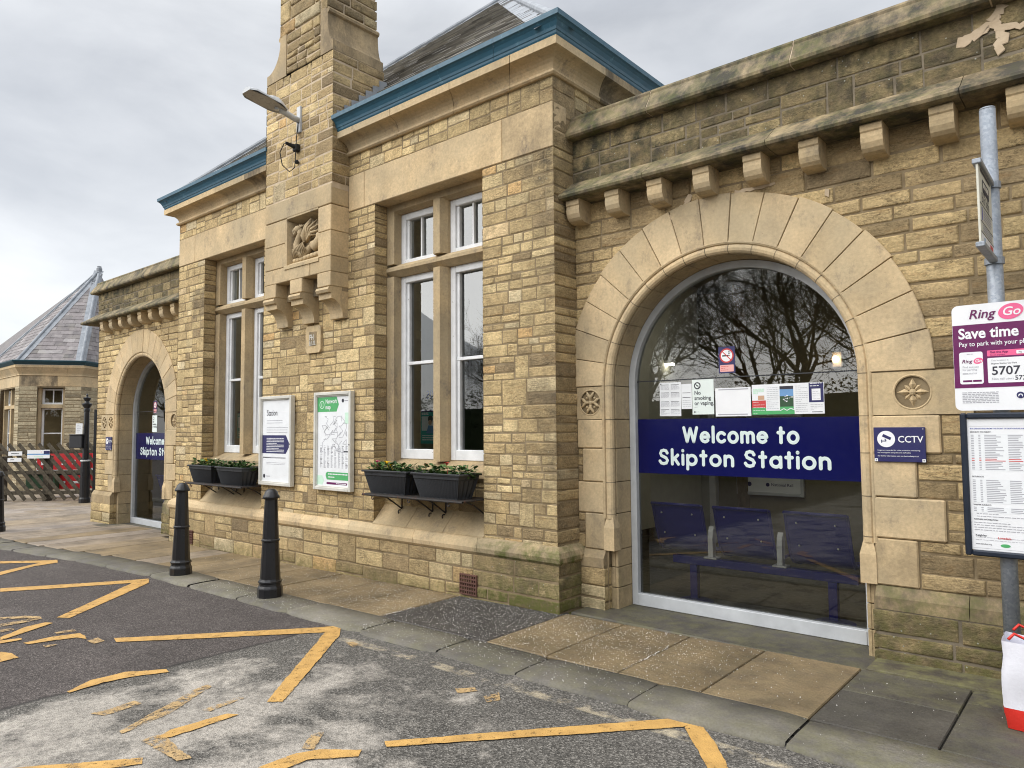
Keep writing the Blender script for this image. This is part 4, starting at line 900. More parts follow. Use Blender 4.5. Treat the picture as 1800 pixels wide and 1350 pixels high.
    s = MB(); sweep(s, sprof, path, (.3, .45, .6, .4), .005, 1.0, random.Random(seed + 7), tonef=dirt(1.0, .26)); s.build("string_course", M['ashlar'], station)
    kprof = [(-.32, 4.275), (.13, 4.275), (.148, 4.29), (.15, 4.315), (.06, 4.465), (.062, 4.485), (.05, 4.505), (.02, 4.515), (-.32, 4.52)]
    s = MB(); sweep(s, kprof, path, (.3, .4, .6, .5), .010, 1.05, random.Random(seed + 8), tonef=dirt(.98, .36))
    sweep(s, [(q[0] * .98 - .004 if q[0] > 0 else q[0], q[1] - .004 if q[1] > 4.4 else q[1] + .003) for q in kprof], path, (.5, .5, 0, 0), m=1); s.build("coping", [M['ashlar'], M['pale_mortar']], station)
    # glazed screen in the arch
    fr = MB(); a0, a1 = .955, 1.016; th = np.linspace(0, math.pi, 41); y0, y1 = GF - .05, GF + .03
    zt = zs + .01; quad = lambda t: [(xc + a1 * math.cos(t), y0, zt + a1 * math.sin(t)), (xc + a0 * math.cos(t), y0, zt + a0 * math.sin(t)), (xc + a0 * math.cos(t), y1, zt + a0 * math.sin(t)), (xc + a1 * math.cos(t), y1, zt + a1 * math.sin(t))]
    P = [quad(t) for t in th]; P = [[*p, p[0]] for p in P]; fr.grid(P)
    for sg in (-1, 1): fr.box(min(xc + sg * a0, xc + sg * a1), max(xc + sg * a0, xc + sg * a1), y0, y1, floorz, zt, .003)
    fr.box(xc - a0, xc + a0, y0 - .004, y1, floorz, floorz + .105, .004)
    ws = fr.build("arched_window", M['alu'], station)
    gl = MB(); pts = [(xc - a0, GF, floorz + .1), (xc + a0, GF, floorz + .1)] + [(xc + a0 * math.cos(t), GF, zt + a0 * math.sin(t)) for t in th]; gl.add(pts, [tuple(range(len(pts)))]); gl.build("pane", M['glass'], ws, rc=False)
    tb = MB(); tb.box(xc - a0, xc + a0, GF - .006, GF + .006, 2.00 + dz, 2.010 + dz, .001); tb.build("glazing_joint", M['planter'], ws)
    sl = MB(); sl.box(xc - 1.3, xc + 1.35, 5.16, GF + .1, floorz - .25, floorz - .002, .012, (.3, .4, .2, .35)); sl.build("door_sill", M['flag'], station)
    return ws
F_R, F_L = -0.012, -0.155
wing(PR, 4.2, -2.45, 0.0, [-3.74 + .418 * i for i in range(14)], [.22, .36, .24, .36, .40], [.27, .44, .28, .43, .62], F_R, 100, False, None)
wing(-15.35, PL, -13.40, -.07, [-11.78 - .425 * i for i in range(8)], [.24, .40, .26, .40, .62], [.27, .40, .28, .40, .42], F_L, 200, True, None)

# ---- smears of fresh lime mortar where stones were repointed
def smear(pts, y):
    q = MB(); n = len(pts); V = [(p[0], y, p[1]) for p in pts] + [((p[0] - pts[0][0]) * .97 + pts[0][0], y - .004, (p[1] - pts[0][1]) * .97 + pts[0][1]) for p in pts]; q.add(V, [(i, (i + 1) % n, n + (i + 1) % n, n + i) for i in range(n)] + [tuple(n + i for i in range(n))]); q.build("repointing_patch", M['fresh_mortar'], station)
def branchy(path, w, y, seed):
    r = random.Random(seed); up, dn = [], []
    for i, (x, z) in enumerate(path):
        j = min(i + 1, len(path) - 1); k = max(i - 1, 0); d = np.array((path[j][0] - path[k][0], path[j][1] - path[k][1])); d = d / np.linalg.norm(d); n_ = np.array((-d[1], d[0])); a_ = w * r.uniform(.5, 1.2); b_ = w * r.uniform(.5, 1.2); up.append((x + n_[0] * a_, z + n_[1] * a_)); dn.append((x - n_[0] * b_, z - n_[1] * b_))
    smear(up + dn[::-1], y)
def dense(pts, k=4, j=.018, seed=1):
    r = random.Random(seed); o = []
    for a_, b_ in zip(pts[:-1], pts[1:]):
        for i in range(k): t = i / k; o.append((a_[0] + (b_[0] - a_[0]) * t + r.uniform(-j, j), a_[1] + (b_[1] - a_[1]) * t + r.uniform(-j, j)))
    return o + [pts[-1]]
branchy(dense([(-2.28, 3.452), (-2.12, 3.45), (-1.96, 3.455)], 5, .004), .016, WF - .014, 2); branchy(dense([(-2.12, 3.46), (-2.13, 3.56)], 3, .004), .016, WF - .015, 3)
branchy(dense([(-2.93, 3.30), (-2.82, 3.38), (-2.70, 3.44), (-2.66, 3.52)], 5, .007), .026, WF - .014, 4)
branchy(dense([(-.72, 4.10), (-.60, 4.13), (-.52, 4.18), (-.47, 4.27)], 5, .012), .034, WF - .040, 5); branchy(dense([(-.52, 4.17), (-.47, 4.06), (-.52, 3.97)], 5, .012), .030, WF - .041, 6); branchy(dense([(-.50, 4.12), (-.38, 4.10), (-.22, 4.16)], 4, .010), .028, WF - .042, 7)
for x, z in ((-1.60, 3.28), ): smear([(x, z), (x + .03, z - .02), (x + .035, z + .04), (x + .005, z + .05)], WF - .016)

# ================================================================== GROUND
def lift(mb, off=0.0):
    for V in mb.v: V[:, 2] += gz(V[:, 0]) + off
RD = -0.028                               # the road lies 3 cm under the kerb top
gd = MB(); gd.add([(-260, -260, -1.2), (260, -260, -1.2), (260, 260, -1.2), (-260, 260, -1.2)], [(0, 1, 2, 3)]); gd.build("ground", M['asphalt'], rc=False, kind="structure")
rd = MB(); xs = np.linspace(-60, 40, 51); ys = np.concatenate([np.linspace(-40, 0, 9), np.linspace(.5, 4.3, 9)])
P = np.array([[(x, y, gz(x) + RD + .012 * (vnoise(x * .7, y * .7, 2.0) - .5)) for x in xs] for y in ys]); rd.grid(P.transpose(1, 0, 2)); rd.build("road", M['asphalt'], rc=False, smooth=True, kind="structure")
def road_z(x, y): return gz(x) + RD + .012 * (vnoise(x * .7, y * .7, 2.0) - .5)
KP = [(-40, 2.9), (-24, 3.0), (-16, 3.1), (-13, 3.25), (-11.7, 3.40), (-10.4, 3.58), (-8.5, 3.68), (-4, 3.68), (8, 3.68)]
kx, ky = [p[0] for p in KP], [p[1] for p in KP]
def kerb_y(x): return float(np.interp(x, kx, ky))
rnd = random.Random(8); kb = MB(); x = -34.0
while x < 6:
    L = rnd.uniform(.75, 1.15) if x < -2 else rnd.uniform(1.1, 1.5); w0 = .40; a, b = x + .006, x + L - .006; j0, j1 = rnd.uniform(-.018, .018), rnd.uniform(-.018, .018); n = 9; P = []; dz = rnd.uniform(-.006, .006)
    for i in range(n):
        t = i / (n - 1); xx = a + (b - a) * t; y0 = kerb_y(xx) + j0 + (j1 - j0) * t - .0; rr = .03 * (1 - min(1, min(t, 1 - t) * 14)); wv = (vnoise(xx * 6, 3.1, 1) - .5) * .022
        P.append([(xx, y0 + .012 + rr, -.16), (xx, y0 + .002 + rr + wv, -.035), (xx, y0 + .02 + rr + wv, -.012 + dz), (xx, y0 + .055 + rr + wv * .5, .0 + dz + wv * .2 - rr * .3), (xx, y0 + .2, .003 + dz - rr * .3), (xx, y0 + w0, .001 + dz - rr * .3), (xx, y0 + w0 + .008, -.16)])
    c = np.zeros((n, 7, 4)); c[..., 0] = rnd.uniform(.25, .75); c[..., 1] = rnd.uniform(.35, .65); c[..., 2] = .45 if -5.5 < x < -1.2 else .2; c[..., 3] = .25 + (.2 if x > -1.6 else 0)
    kb.grid(np.array(P), c); x += L
lift(kb); kb.build("kerb", M['kerb'], rc=False, smooth=True, kind="structure")
# flags between kerb and wall
fl = MB()
def flag(poly, tone, val, soot=0.0, moss=0.0, dz=0.0):
    n = len(poly); ce = np.mean(poly, 0); V = [(p[0], p[1], -.12) for p in poly] + [(p[0], p[1], -.008 + dz) for p in poly] + [(p[0] + (ce[0] - p[0]) * .014, p[1] + (ce[1] - p[1]) * .014, dz) for p in poly]
    F = [(i, (i + 1) % n, n + (i + 1) % n, n + i) for i in range(n)] + [(n + i, n + (i + 1) % n, 2 * n + (i + 1) % n, 2 * n + i) for i in range(n)] + [tuple(2 * n + i for i in range(n))]
    fl.add(V, F, (tone, val, soot, moss))
def quad(x0, x1, y0, y1, sk=.05): return [(x0 + .005, y0), (x1 - .005, y0), (x1 - .005 - sk * (0), y1), (x0 + .005, y1)]
XB = [-5.02, -3.77, -3.19, -2.60, -2.02, -1.38, -.76, -.1, .55, 1.2, 1.9, 2.6, 3.3, 4.2]
for i in range(len(XB) - 1):
    a, b = XB[i], XB[i + 1]; y0 = 4.10
    if i == 0: flag(quad(a, b, y0, 5.18), .08, .45, .55, 0)
    elif i == 5: flag(quad(a, b, y0, 4.66), .22, .42, .15, .05); flag(quad(a, b, 4.67, 5.12), .30, .45, .25, .30)
    elif i >= 6: flag(quad(a, b, y0, 4.86), .25, .40, .25, .2); flag(quad(a, b, 4.87, 5.12), .3, .4, .25, .65)
    else: flag(quad(a, b, y0, 5.14), (.70, .66, .68, .74)[i - 1], (.52, .45, .42, .55)[i - 1], .22, .08)
for a in np.arange(-1.36, 4, .9): flag(quad(a, a + .895, 5.13, 5.44), .35, .35, .4, .9, .012)
x = -5.03
while x > -11.4:
    w = rnd.uniform(.52, .72); y0 = kerb_y(x - w / 2) + .415
    flag([(x - w + .005, y0 + .0), (x - .005, y0), (x - .005, 5.22), (x - w + .005, 5.22)], rnd.uniform(.62, .95), rnd.uniform(.48, .64), rnd.uniform(0, .25), .05, rnd.uniform(-.003, .003)); x -= w
xl = x
while x > -15.8:
    w = rnd.uniform(.5, .7); y0 = kerb_y(x - w / 2) + .41; ym = rnd.uniform(4.6, 4.9)
    flag([(x - w + .005, y0), (x - .005, y0), (x - .005, 5.6), (x - w + .005, 5.6)], rnd.uniform(.8, 1.0), rnd.uniform(.5, .66), .1, 0, rnd.uniform(-.003, .003)); x -= w
for yy in np.arange(3.4, 15, .62):
    x = -15.85 - rnd.uniform(0, .2)
    while x > -36:
        w = rnd.uniform(.7, 1.2)
        if yy > kerb_y(x) + .42: flag([(x - w + .006, yy), (x - .006, yy), (x - .006, yy + .608), (x - w + .006, yy + .608)], rnd.uniform(.86, 1.0), rnd.uniform(.42, .60), rnd.uniform(0, .3), 0, rnd.uniform(-.002, .002))
        x -= w
lift(fl); fl.build("pavement", M['flag'], rc=False, kind="structure")
bed = MB(); bed.add([(-40, 2.9, -.025), (8, 3.7, -.025), (8, 6, -.025), (-40, 16, -.025)], [(0, 1, 2, 3)]); bed2 = MB(); xs = np.linspace(-40, 8, 25); bed2.grid(np.array([[(x, y, -.022) for y in (kerb_y(x) + .2, 5.9 if x > -15.3 else 16)] for x in xs])); lift(bed2)
bed2.build("bedding", paint_mat("dark joint grit", (0.05, 0.045, 0.038), .95, bump=1.0, var=.4), rc=False, kind="structure")
# rock salt scattered over flags and kerb
st = MB(); rs = np.random.RandomState(5); N = 7000
for i in range(N):
    x = -4.4 + rs.randn() * 1.8; y = 3.72 + rs.rand() ** .8 * 1.4
    if x > -.2 or x < -12: continue
    if x > -2.6 and rs.rand() < min(.85, (x + 2.6) * .7): continue
    s = .0013 + .0026 * rs.rand() ** 4; a = rs.rand() * 6.3; z = gz(x) + .004; q = [(x + s * math.cos(a + k * 2.09) * (1 + .5 * rs.rand()), y + s * math.sin(a + k * 2.09) * (1 + .5 * rs.rand()), z - .003) for k in range(3)]
    st.add(q + [(x, y, z + s * .9)], [(0, 1, 3), (1, 2, 3), (2, 0, 3)])
for x0, y0, x1, y1 in ((-2.60, 4.15, -2.60, 4.8), (-5.02, 4.15, -5.02, 4.5)):
    for i in range(50): t = rs.rand(); x, y = x0 + rs.randn() * .007, y0 + (y1 - y0) * t; s = .0018 + .003 * rs.rand(); z = gz(x) + .003; st.add([(x - s, y - s, z), (x + s, y - s, z), (x, y + s, z), (x, y, z + s)], [(0, 1, 3), (1, 2, 3), (2, 0, 3)])
st.build("salt_grains", M['salt'], rc=False, kind="stuff", label="white rock salt grains scattered over the stone flags and kerb", cat="salt")
MARKS = [([(-11.569,2.949),(-11.119,3.316),(-10.997,3.453),(-10.744,3.375),(-11.012,3.186),(-11.356,2.895)],0),([(-10.894,3.422),(-10.964,3.270),(-10.620,2.711),(-10.352,2.643),(-10.715,3.102),(-10.744,3.375)],0),([(-9.440,2.415),(-8.692,3.509),(-8.612,3.645),(-8.474,3.513),(-8.870,2.898),(-9.228,2.361)],0),([(-8.577,3.631),(-8.555,3.455),(-7.463,2.353),(-7.344,2.416),(-8.376,3.546)],0),([(-6.296,2.399),(-5.224,3.603),(-5.157,3.697),(-5.043,3.695),(-4.991,3.607),(-6.156,2.367)],0),([(-5.092,3.594),(-5.033,3.682),(-4.881,3.566),(-3.950,2.474),(-4.030,2.412)],0),([(-5.214,1.712),(-5.323,1.892),(-5.322,2.107),(-5.154,2.311),(-5.076,2.296),(-5.171,2.121),(-5.213,1.922),(-5.176,1.716)],0),([(-3.026,2.499),(-1.967,3.735),(-1.904,3.784),(-1.863,3.756),(-1.897,3.632),(-2.968,2.459)],0),([(-1.889,3.638),(-1.863,3.756),(-1.645,3.524),(-1.455,3.266),(-1.533,3.205)],0),([(-4.698,1.669),(-4.676,1.729),(-4.700,1.915),(-4.618,1.931),(-4.587,1.712)],1),([(-4.287,1.675),(-4.383,1.850),(-4.589,2.233),(-4.618,2.341),(-4.563,2.343),(-4.324,1.971),(-4.234,1.669)],1),([(-4.036,1.751),(-4.076,1.859),(-4.048,2.175),(-3.979,2.207),(-3.975,1.986),(-3.977,1.815)],0),([(-4.070,1.697),(-4.059,1.806),(-3.637,1.767),(-3.666,1.704),(-3.880,1.699)],1),([(-4.219,2.106),(-4.243,2.352),(-4.197,2.364),(-4.162,2.129)],1),([(-3.277,1.920),(-3.266,2.124),(-3.214,2.223),(-3.038,2.361),(-2.989,2.302),(-3.160,2.119),(-3.163,1.995)],0),([(-3.295,2.176),(-3.404,2.310),(-3.382,2.374),(-3.232,2.208)],1),([(-4.240,1.158),(-4.016,1.412),(-3.838,1.616),(-3.770,1.583),(-3.868,1.437)],0),([(-7.899,2.028),(-7.776,2.195),(-7.642,2.270),(-7.528,2.255),(-7.489,2.138),(-7.492,1.926),(-7.608,1.955),(-7.605,2.148),(-7.634,2.200),(-7.799,2.003)],1),([(-7.085,1.824),(-7.307,2.065),(-7.340,2.226),(-7.258,2.263),(-7.182,2.136),(-7.027,1.888),(-6.985,1.799)],0),([(-7.381,1.898),(-7.343,1.971),(-7.279,1.975),(-7.272,1.871)],1),([(-6.737,1.889),(-6.755,2.093),(-6.696,2.283),(-6.561,2.280),(-6.443,2.248),(-6.563,2.218),(-6.623,2.073),(-6.663,1.907)],0),([(-6.894,2.156),(-6.875,2.299),(-6.799,2.292),(-6.834,2.158)],1),([(-6.966,1.794),(-6.922,1.927),(-6.859,1.914),(-6.869,1.770)],0),([(-6.534,1.967),(-6.469,2.053),(-6.445,1.960)],1),([(-6.389,2.230),(-6.421,2.325),(-6.269,2.321),(-6.253,2.236)],1),([(-6.595,1.701),(-6.489,1.747),(-6.309,1.746),(-6.294,1.626)],0),([(-4.658,3.462),(-4.640,3.513),(-4.510,3.500),(-4.530,3.430)],1),([(-3.285,3.279),(-3.199,3.371),(-3.143,3.338),(-3.214,3.234)],1),([(-3.056,3.296),(-3.023,3.406),(-2.930,3.311),(-2.973,3.232)],1)]
rj = random.Random(31)
for poly, faded in MARKS:
    pts = []
    for (xa, ya), (xb, yb) in zip(poly, poly[1:] + poly[:1]):
        L = math.hypot(xb - xa, yb - ya); k = max(1, int(L / .03))
        for i in range(k):
            t = i / k; x, y = xa + (xb - xa) * t, ya + (yb - ya) * t; j = .010 * (vnoise(x * 35, y * 35, 6.5) - .5) + .008 * (vnoise(x * 9, y * 9, 2.5) - .5) + rj.uniform(-.002, .002)
            pts.append((x + (yb - ya) / (L + 1e-9) * j, y - (xb - xa) / (L + 1e-9) * j))
    mk = MB(); mk.add([(x, y, road_z(x, y) + .006) for x, y in pts], [tuple(range(len(pts)))]); me = mk.build("road_marking", M['road_yellow_faded' if faded else 'road_yellow'], kind="structure", rc=False)
    bm = bmesh.new(); bm.from_mesh(me.data); bmesh.ops.triangulate(bm, faces=bm.faces)
    for f in bm.faces:
        if f.normal.z < 0: f.normal_flip()
    bm.to_mesh(me.data); bm.free()

# ================================================================== INTERIOR
fi, wi, ci = MB(), MB(), MB()
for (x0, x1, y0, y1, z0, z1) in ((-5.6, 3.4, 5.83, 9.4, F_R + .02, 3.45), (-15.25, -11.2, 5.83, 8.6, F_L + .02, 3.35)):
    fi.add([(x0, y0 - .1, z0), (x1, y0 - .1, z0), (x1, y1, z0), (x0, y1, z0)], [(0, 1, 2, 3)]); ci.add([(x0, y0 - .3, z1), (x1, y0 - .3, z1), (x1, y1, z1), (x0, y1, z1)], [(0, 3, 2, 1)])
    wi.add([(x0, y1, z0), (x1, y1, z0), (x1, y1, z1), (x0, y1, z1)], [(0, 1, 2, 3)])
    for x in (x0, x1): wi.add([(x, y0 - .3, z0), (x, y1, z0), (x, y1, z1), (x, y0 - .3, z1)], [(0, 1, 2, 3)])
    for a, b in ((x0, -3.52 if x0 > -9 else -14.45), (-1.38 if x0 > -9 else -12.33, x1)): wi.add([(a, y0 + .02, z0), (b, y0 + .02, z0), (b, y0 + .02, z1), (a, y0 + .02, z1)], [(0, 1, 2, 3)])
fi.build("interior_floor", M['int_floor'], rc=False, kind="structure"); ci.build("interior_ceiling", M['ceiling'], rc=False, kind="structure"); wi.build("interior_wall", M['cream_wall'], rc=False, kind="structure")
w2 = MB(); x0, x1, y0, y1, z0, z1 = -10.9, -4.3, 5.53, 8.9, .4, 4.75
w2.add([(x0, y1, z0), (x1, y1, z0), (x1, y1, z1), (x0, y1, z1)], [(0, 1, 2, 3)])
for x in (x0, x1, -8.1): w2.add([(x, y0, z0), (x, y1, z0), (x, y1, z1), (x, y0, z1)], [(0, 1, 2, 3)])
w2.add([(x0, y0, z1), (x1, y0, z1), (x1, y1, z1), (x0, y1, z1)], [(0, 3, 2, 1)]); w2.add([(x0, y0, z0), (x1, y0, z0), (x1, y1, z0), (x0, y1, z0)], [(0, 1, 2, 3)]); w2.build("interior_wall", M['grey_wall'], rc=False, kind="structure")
# back wall furniture of the waiting room
d = empty("interior_door", (-4.76, 9.3, F_R), "white framed inner doorway at the back of the waiting room", "door")
q = MB()
for a, b, c, e in ((-5.25, -5.16, 0, 2.2), (-4.37, -4.28, 0, 2.2), (-5.25, -4.28, 2.2, 2.29)): q.box(a, b, 9.28, 9.39, c, e, .006)
q.build("door_frame", M['white_paint'], d); q = MB(); q.box(-5.155, -4.375, 9.32, 9.37, .03, 2.195, .004); q.build("door_leaf", M['grey_wall'], d); q = MB(); q.tube([(-4.45, 9.29, 1.0), (-4.45, 9.25, 1.02), (-4.53, 9.25, 1.02)], .012, 8); q.build("handle", M['alu'], d)
q = MB(); q.box(-5.55, -5.30, 9.30, 9.39, .0, 2.0, .01); q.build("notice_board", M['dark_panel'], label="dark blue notice board against the waiting room back wall", cat="notice board")

def lamp(name, c, r, mat, label):
    e = empty(name, c, label, "lamp"); q = MB(); q.lathe(c, [(r * 1.15, 0.05), (r * 1.15, .0), (r, -.012)], 16); q.build("fitting", M['white_plastic'], e); q = MB(); q.lathe(c, [(r * .95, -.013), (r * .8, -.05), (r * .3, -.07)], 16); q.build("diffuser", mat, e, smooth=True); return e
for xq, yq, lab in ((-3.4, 6.75, "unseen ceiling strip light brightening the left of the waiting room"), (-1.0, 6.75, "unseen ceiling strip light added to brighten the right of the waiting room"), (-13.0, 6.6, "unseen ceiling strip light added to brighten the room behind the far arched window")):  # hidden strips lighting the rooms; right and far ones added for brightness
    zc = 3.44 if xq > -9 else 3.34; e = empty("ceiling_fill_light", (xq, yq, zc), lab, "lamp", "unseen ceiling strip lights brightening the waiting rooms"); q = MB(); q.box(xq - .08, xq + .08, yq - .75, yq + .75, zc - .05, zc, .006); q.build("fitting", M['white_plastic'], e); q = MB(); q.box(xq - .06, xq + .06, yq - .72, yq + .72, zc - .075, zc - .052, .008); q.build("diffuser", M['lamp_white'], e)
for xq, lab in ((-6.2, "unseen strip light brightening the room behind the right tall window"), (-9.8, "unseen strip light added to brighten the room behind the left tall window")):  # hung above the window heads, out of view, to lighten the rooms
    e = empty("ceiling_fill_light", (xq, 6.3, 4.6), lab, "lamp"); q = MB(); q.box(xq - .6, xq + .6, 6.24, 6.36, 4.60, 4.64, .006); q.build("fitting", M['white_plastic'], e); q = MB(); q.box(xq - .58, xq + .58, 6.25, 6.35, 4.575, 4.598, .006); q.build("diffuser", M['lamp_white'], e)
    for dx in (-.5, .5): q = MB(); q.tube([(xq + dx, 6.3, 4.64), (xq + dx, 6.3, 4.75)], .006, 6); q.build("hanging_rod", M['white_plastic'], e)
e = empty("strip_light", (-4.4, 8.0, 2.38), "lit white strip lamp inside the waiting room at left", "lamp"); q = MB(); q.box(-4.62, -4.18, 7.96, 8.04, 2.37, 2.40, .004); q.build("fitting", M['white_plastic'], e); q = MB(); q.box(-4.6, -4.2, 7.965, 8.035, 2.345, 2.368, .006); q.build("diffuser", M['lamp_white'], e)
q = MB(); q.tube([(-4.4, 8.0, 2.40), (-4.4, 8.0, 3.45)], .008, 6); q.build("hanging_rod", M['white_plastic'], e)
e = empty("wall_lamp", (-2.32, 9.3, 2.4), "small warm orange lit wall lamp at the back of the waiting room", "lamp"); q = MB(); q.box(-2.72, -2.60, 9.30, 9.4, 2.30, 2.50, .01); q.build("back_plate", M['white_plastic'], e); q = MB(); q.ball((-2.66, 9.25, 2.40), .045, 14); q.build("bulb", M['lamp_warm'], e, smooth=True)

# ---- bench with three perforated seats, seen from behind through the glass
def make_bench(x0, z0, label):
    b = empty("bench", (x0, 6.1, z0), label, "bench"); q = MB(); q.box(x0 - .80, x0 + .80, 6.06, 6.14, z0 + .335, z0 + .405, .006); q.build("beam", M['seat_blue'], b)
    for s in (-.60, .60):
        q = MB(); q.box(x0 + s - .035, x0 + s + .035, 6.07, 6.13, z0 + .012, z0 + .334, .004); q.lathe((x0 + s, 6.1, z0), [(.16, 0), (.16, .012), (.10, .03), (.04, .035)], 20); q.build("leg", M['seat_blue'], b)
    for s in (-.73, -.12, .50):
        q = MB(); W = .245; prof = [(5.985, .875), (6.0, .87), (6.02, .82), (6.06, .68), (6.10, .56), (6.135, .49), (6.19, .445), (6.27, .425), (6.40, .425), (6.52, .435), (6.56, .42)]
        P = [[(x0 + s + u * (W - .03 * (k > 6)), y + .012 * (u * u), z0 + z) for u in np.linspace(-1, 1, 9)] for k, (y, z) in enumerate(prof)]; q.grid(np.array(P)); 
        P = [[(x0 + s + u * (W - .03 * (k > 6)), y + .012 * (u * u) + .012, z0 + z - .010) for u in np.linspace(-1, 1, 9)] for k, (y, z) in enumerate(prof)]; q.grid(np.array(P)[::-1])
        for u in (-1, 1): q.tube([(x0 + s + u * (W - .03 * (k > 6)), y + .018, z0 + z - .005) for k, (y, z) in enumerate(prof)], .014, 8)
        q.tube([(x0 + s - W, 5.995, z0 + .873), (x0 + s + W, 5.995, z0 + .873)], .014, 8)
        seat = q.build("seat", M['seat_blue'], b, smooth=True, rc=False); q = MB()
        for u in (-.62, .62):
            for zz, yy in ((.79, 6.018), (.60, 6.075)): q.ball((x0 + s + u * W, yy, z0 + zz), .009, 8)
        q.build("bolt", M['white_plastic'], seat)
    for s in (-.425, .19):
        q = MB(); q.prism([(6.06, z0 + .42), (6.12, z0 + .42), (6.13, z0 + .60), (6.115, z0 + .66), (6.095, z0 + .69), (6.07, z0 + .65), (6.055, z0 + .58)], 'x', x0 + s - .022, x0 + s + .022); q.box(x0 + s - .06, x0 + s + .06, 6.04, 6.14, z0 + .406, z0 + .42, .003); q.build("armrest", M['white_plastic'], b)
    return b
make_bench(-2.43, F_R + .02, "navy metal bench of three seats behind the near arched window"); make_bench(-13.0, F_L + .02, "navy metal bench of three seats behind the far arched window")

# ================================================================== SIGNS
DG = None
def text_mesh(s, size, align='LEFT', bold=0.0, shear=0.0, sp=1.0):
    c = bpy.data.curves.new("lettering", 'FONT'); c.body = s; c.size = size; c.align_x = align; c.offset = bold * size; c.shear = shear; c.space_character = sp; c.resolution_u = 3
    o = bpy.data.objects.new("lettering", c); COL.objects.link(o); bpy.context.view_layer.update(); dg = bpy.context.evaluated_depsgraph_get(); me = bpy.data.meshes.new_from_object(o.evaluated_get(dg))
    V = np.array([v.co[:] for v in me.vertices]).reshape(-1, 3); F = [tuple(p.vertices) for p in me.polygons]; bpy.data.objects.remove(o); bpy.data.curves.remove(c); bpy.data.meshes.remove(me); return V, F
class Sign:
    """flat printed panel: origin, right, up and outward normal; prints are thin sheets a millimetre apart"""
    def __init__(s, parent, O, U=(1, 0, 0), V=(0, 0, 1), N=(0, -1, 0)): s.p, s.O, s.U, s.V, s.N, s.mb, s.k = parent, np.array(O, float), np.array(U, float), np.array(V, float), np.array(N, float), {}, 0
    def P(s, u, v, d): return s.O + s.U * u + s.V * v + s.N * d
    def g(s, m, name='print'): return s.mb.setdefault((m, name), MB())
    def poly(s, m, pts, d=.001, name='print'):
        V = [s.P(u, v, d) for u, v in pts]; n = np.cross(V[1] - V[0], V[2] - V[1]); f = tuple(range(len(pts)))
        ar = sum(pts[i][0] * pts[(i + 1) % len(pts)][1] - pts[(i + 1) % len(pts)][0] * pts[i][1] for i in range(len(pts)))
        flip = (ar < 0) != (np.cross(s.U, s.V) @ s.N < 0); s.g(m, name).add(V, [f[::-1] if flip else f])
    def rect(s, m, u0, u1, v0, v1, d=.001, r=0.0, name='print'):
        if r <= 0: return s.poly(m, [(u0, v0), (u1, v0), (u1, v1), (u0, v1)], d, name)
        pts = []
        for cx, cy, a in ((u1 - r, v0 + r, -90), (u1 - r, v1 - r, 0), (u0 + r, v1 - r, 90), (u0 + r, v0 + r, 180)):
            for k in range(6): t = R(a + k * 18); pts.append((cx + r * math.cos(t), cy + r * math.sin(t)))
        s.poly(m, pts, d, name)
    def disc(s, m, u, v, r, d=.001, ry=None, rot=0.0, name='print'): s.poly(m, [(u + r * math.cos(a) * math.cos(rot) - (ry or r) * math.sin(a) * math.sin(rot), v + r * math.cos(a) * math.sin(rot) + (ry or r) * math.sin(a) * math.cos(rot)) for a in np.linspace(0, 2 * np.pi, 28, endpoint=False)], d, name)
    def ring(s, m, u, v, r0, r1, d=.001):
        A = np.linspace(0, 2 * np.pi, 29); V = [s.P(u + r * math.cos(a), v + r * math.sin(a), d) for a in A for r in (r0, r1)]; s.g(m).add(V, [(2 * i, 2 * i + 1, 2 * i + 3, 2 * i + 2) for i in range(28)])
    def line(s, m, pts, w, d=.0015):
        for (a, b) in zip(pts[:-1], pts[1:]):
            a, b = np.array(a), np.array(b); t = b - a; L = np.linalg.norm(t)
            if L < 1e-6: continue
            n = np.array((-t[1], t[0])) / L * w / 2; s.poly(m, [tuple(a - n), tuple(b - n), tuple(b + n), tuple(a + n)], d)
    def text(s, m, txt, u, v, size, align='LEFT', bold=0.0, shear=0.0, d=.002, sx=1.0, sp=1.0, mirror=False):
        V, F = text_mesh(txt, size, align, bold, shear, sp)
        if not len(V): return
        k = -sx if mirror else sx; W = s.O + np.outer(u + V[:, 0] * k, s.U) + np.outer(v + V[:, 1], s.V) + s.N * d; s.g(m, 'lettering').add(W, F)
    def lines(s, m, u0, u1, v1, v0, n, rnd, h=.004, d=.0015, full=.75):
        for i in range(n):
            v = v1 + (v0 - v1) * (i / max(1, n - 1)); u = u0; end = u1 if rnd.random() < full else u0 + (u1 - u0) * rnd.uniform(.3, .9)
            while u < end - .003:
                w = rnd.uniform(.008, .03); s.rect(m, u, min(end, u + w), v, v + h, d); u += w + .004
    def done(s):
        for (m, name), mb in s.mb.items(): mb.build(name, M[m], s.p, rc=False)

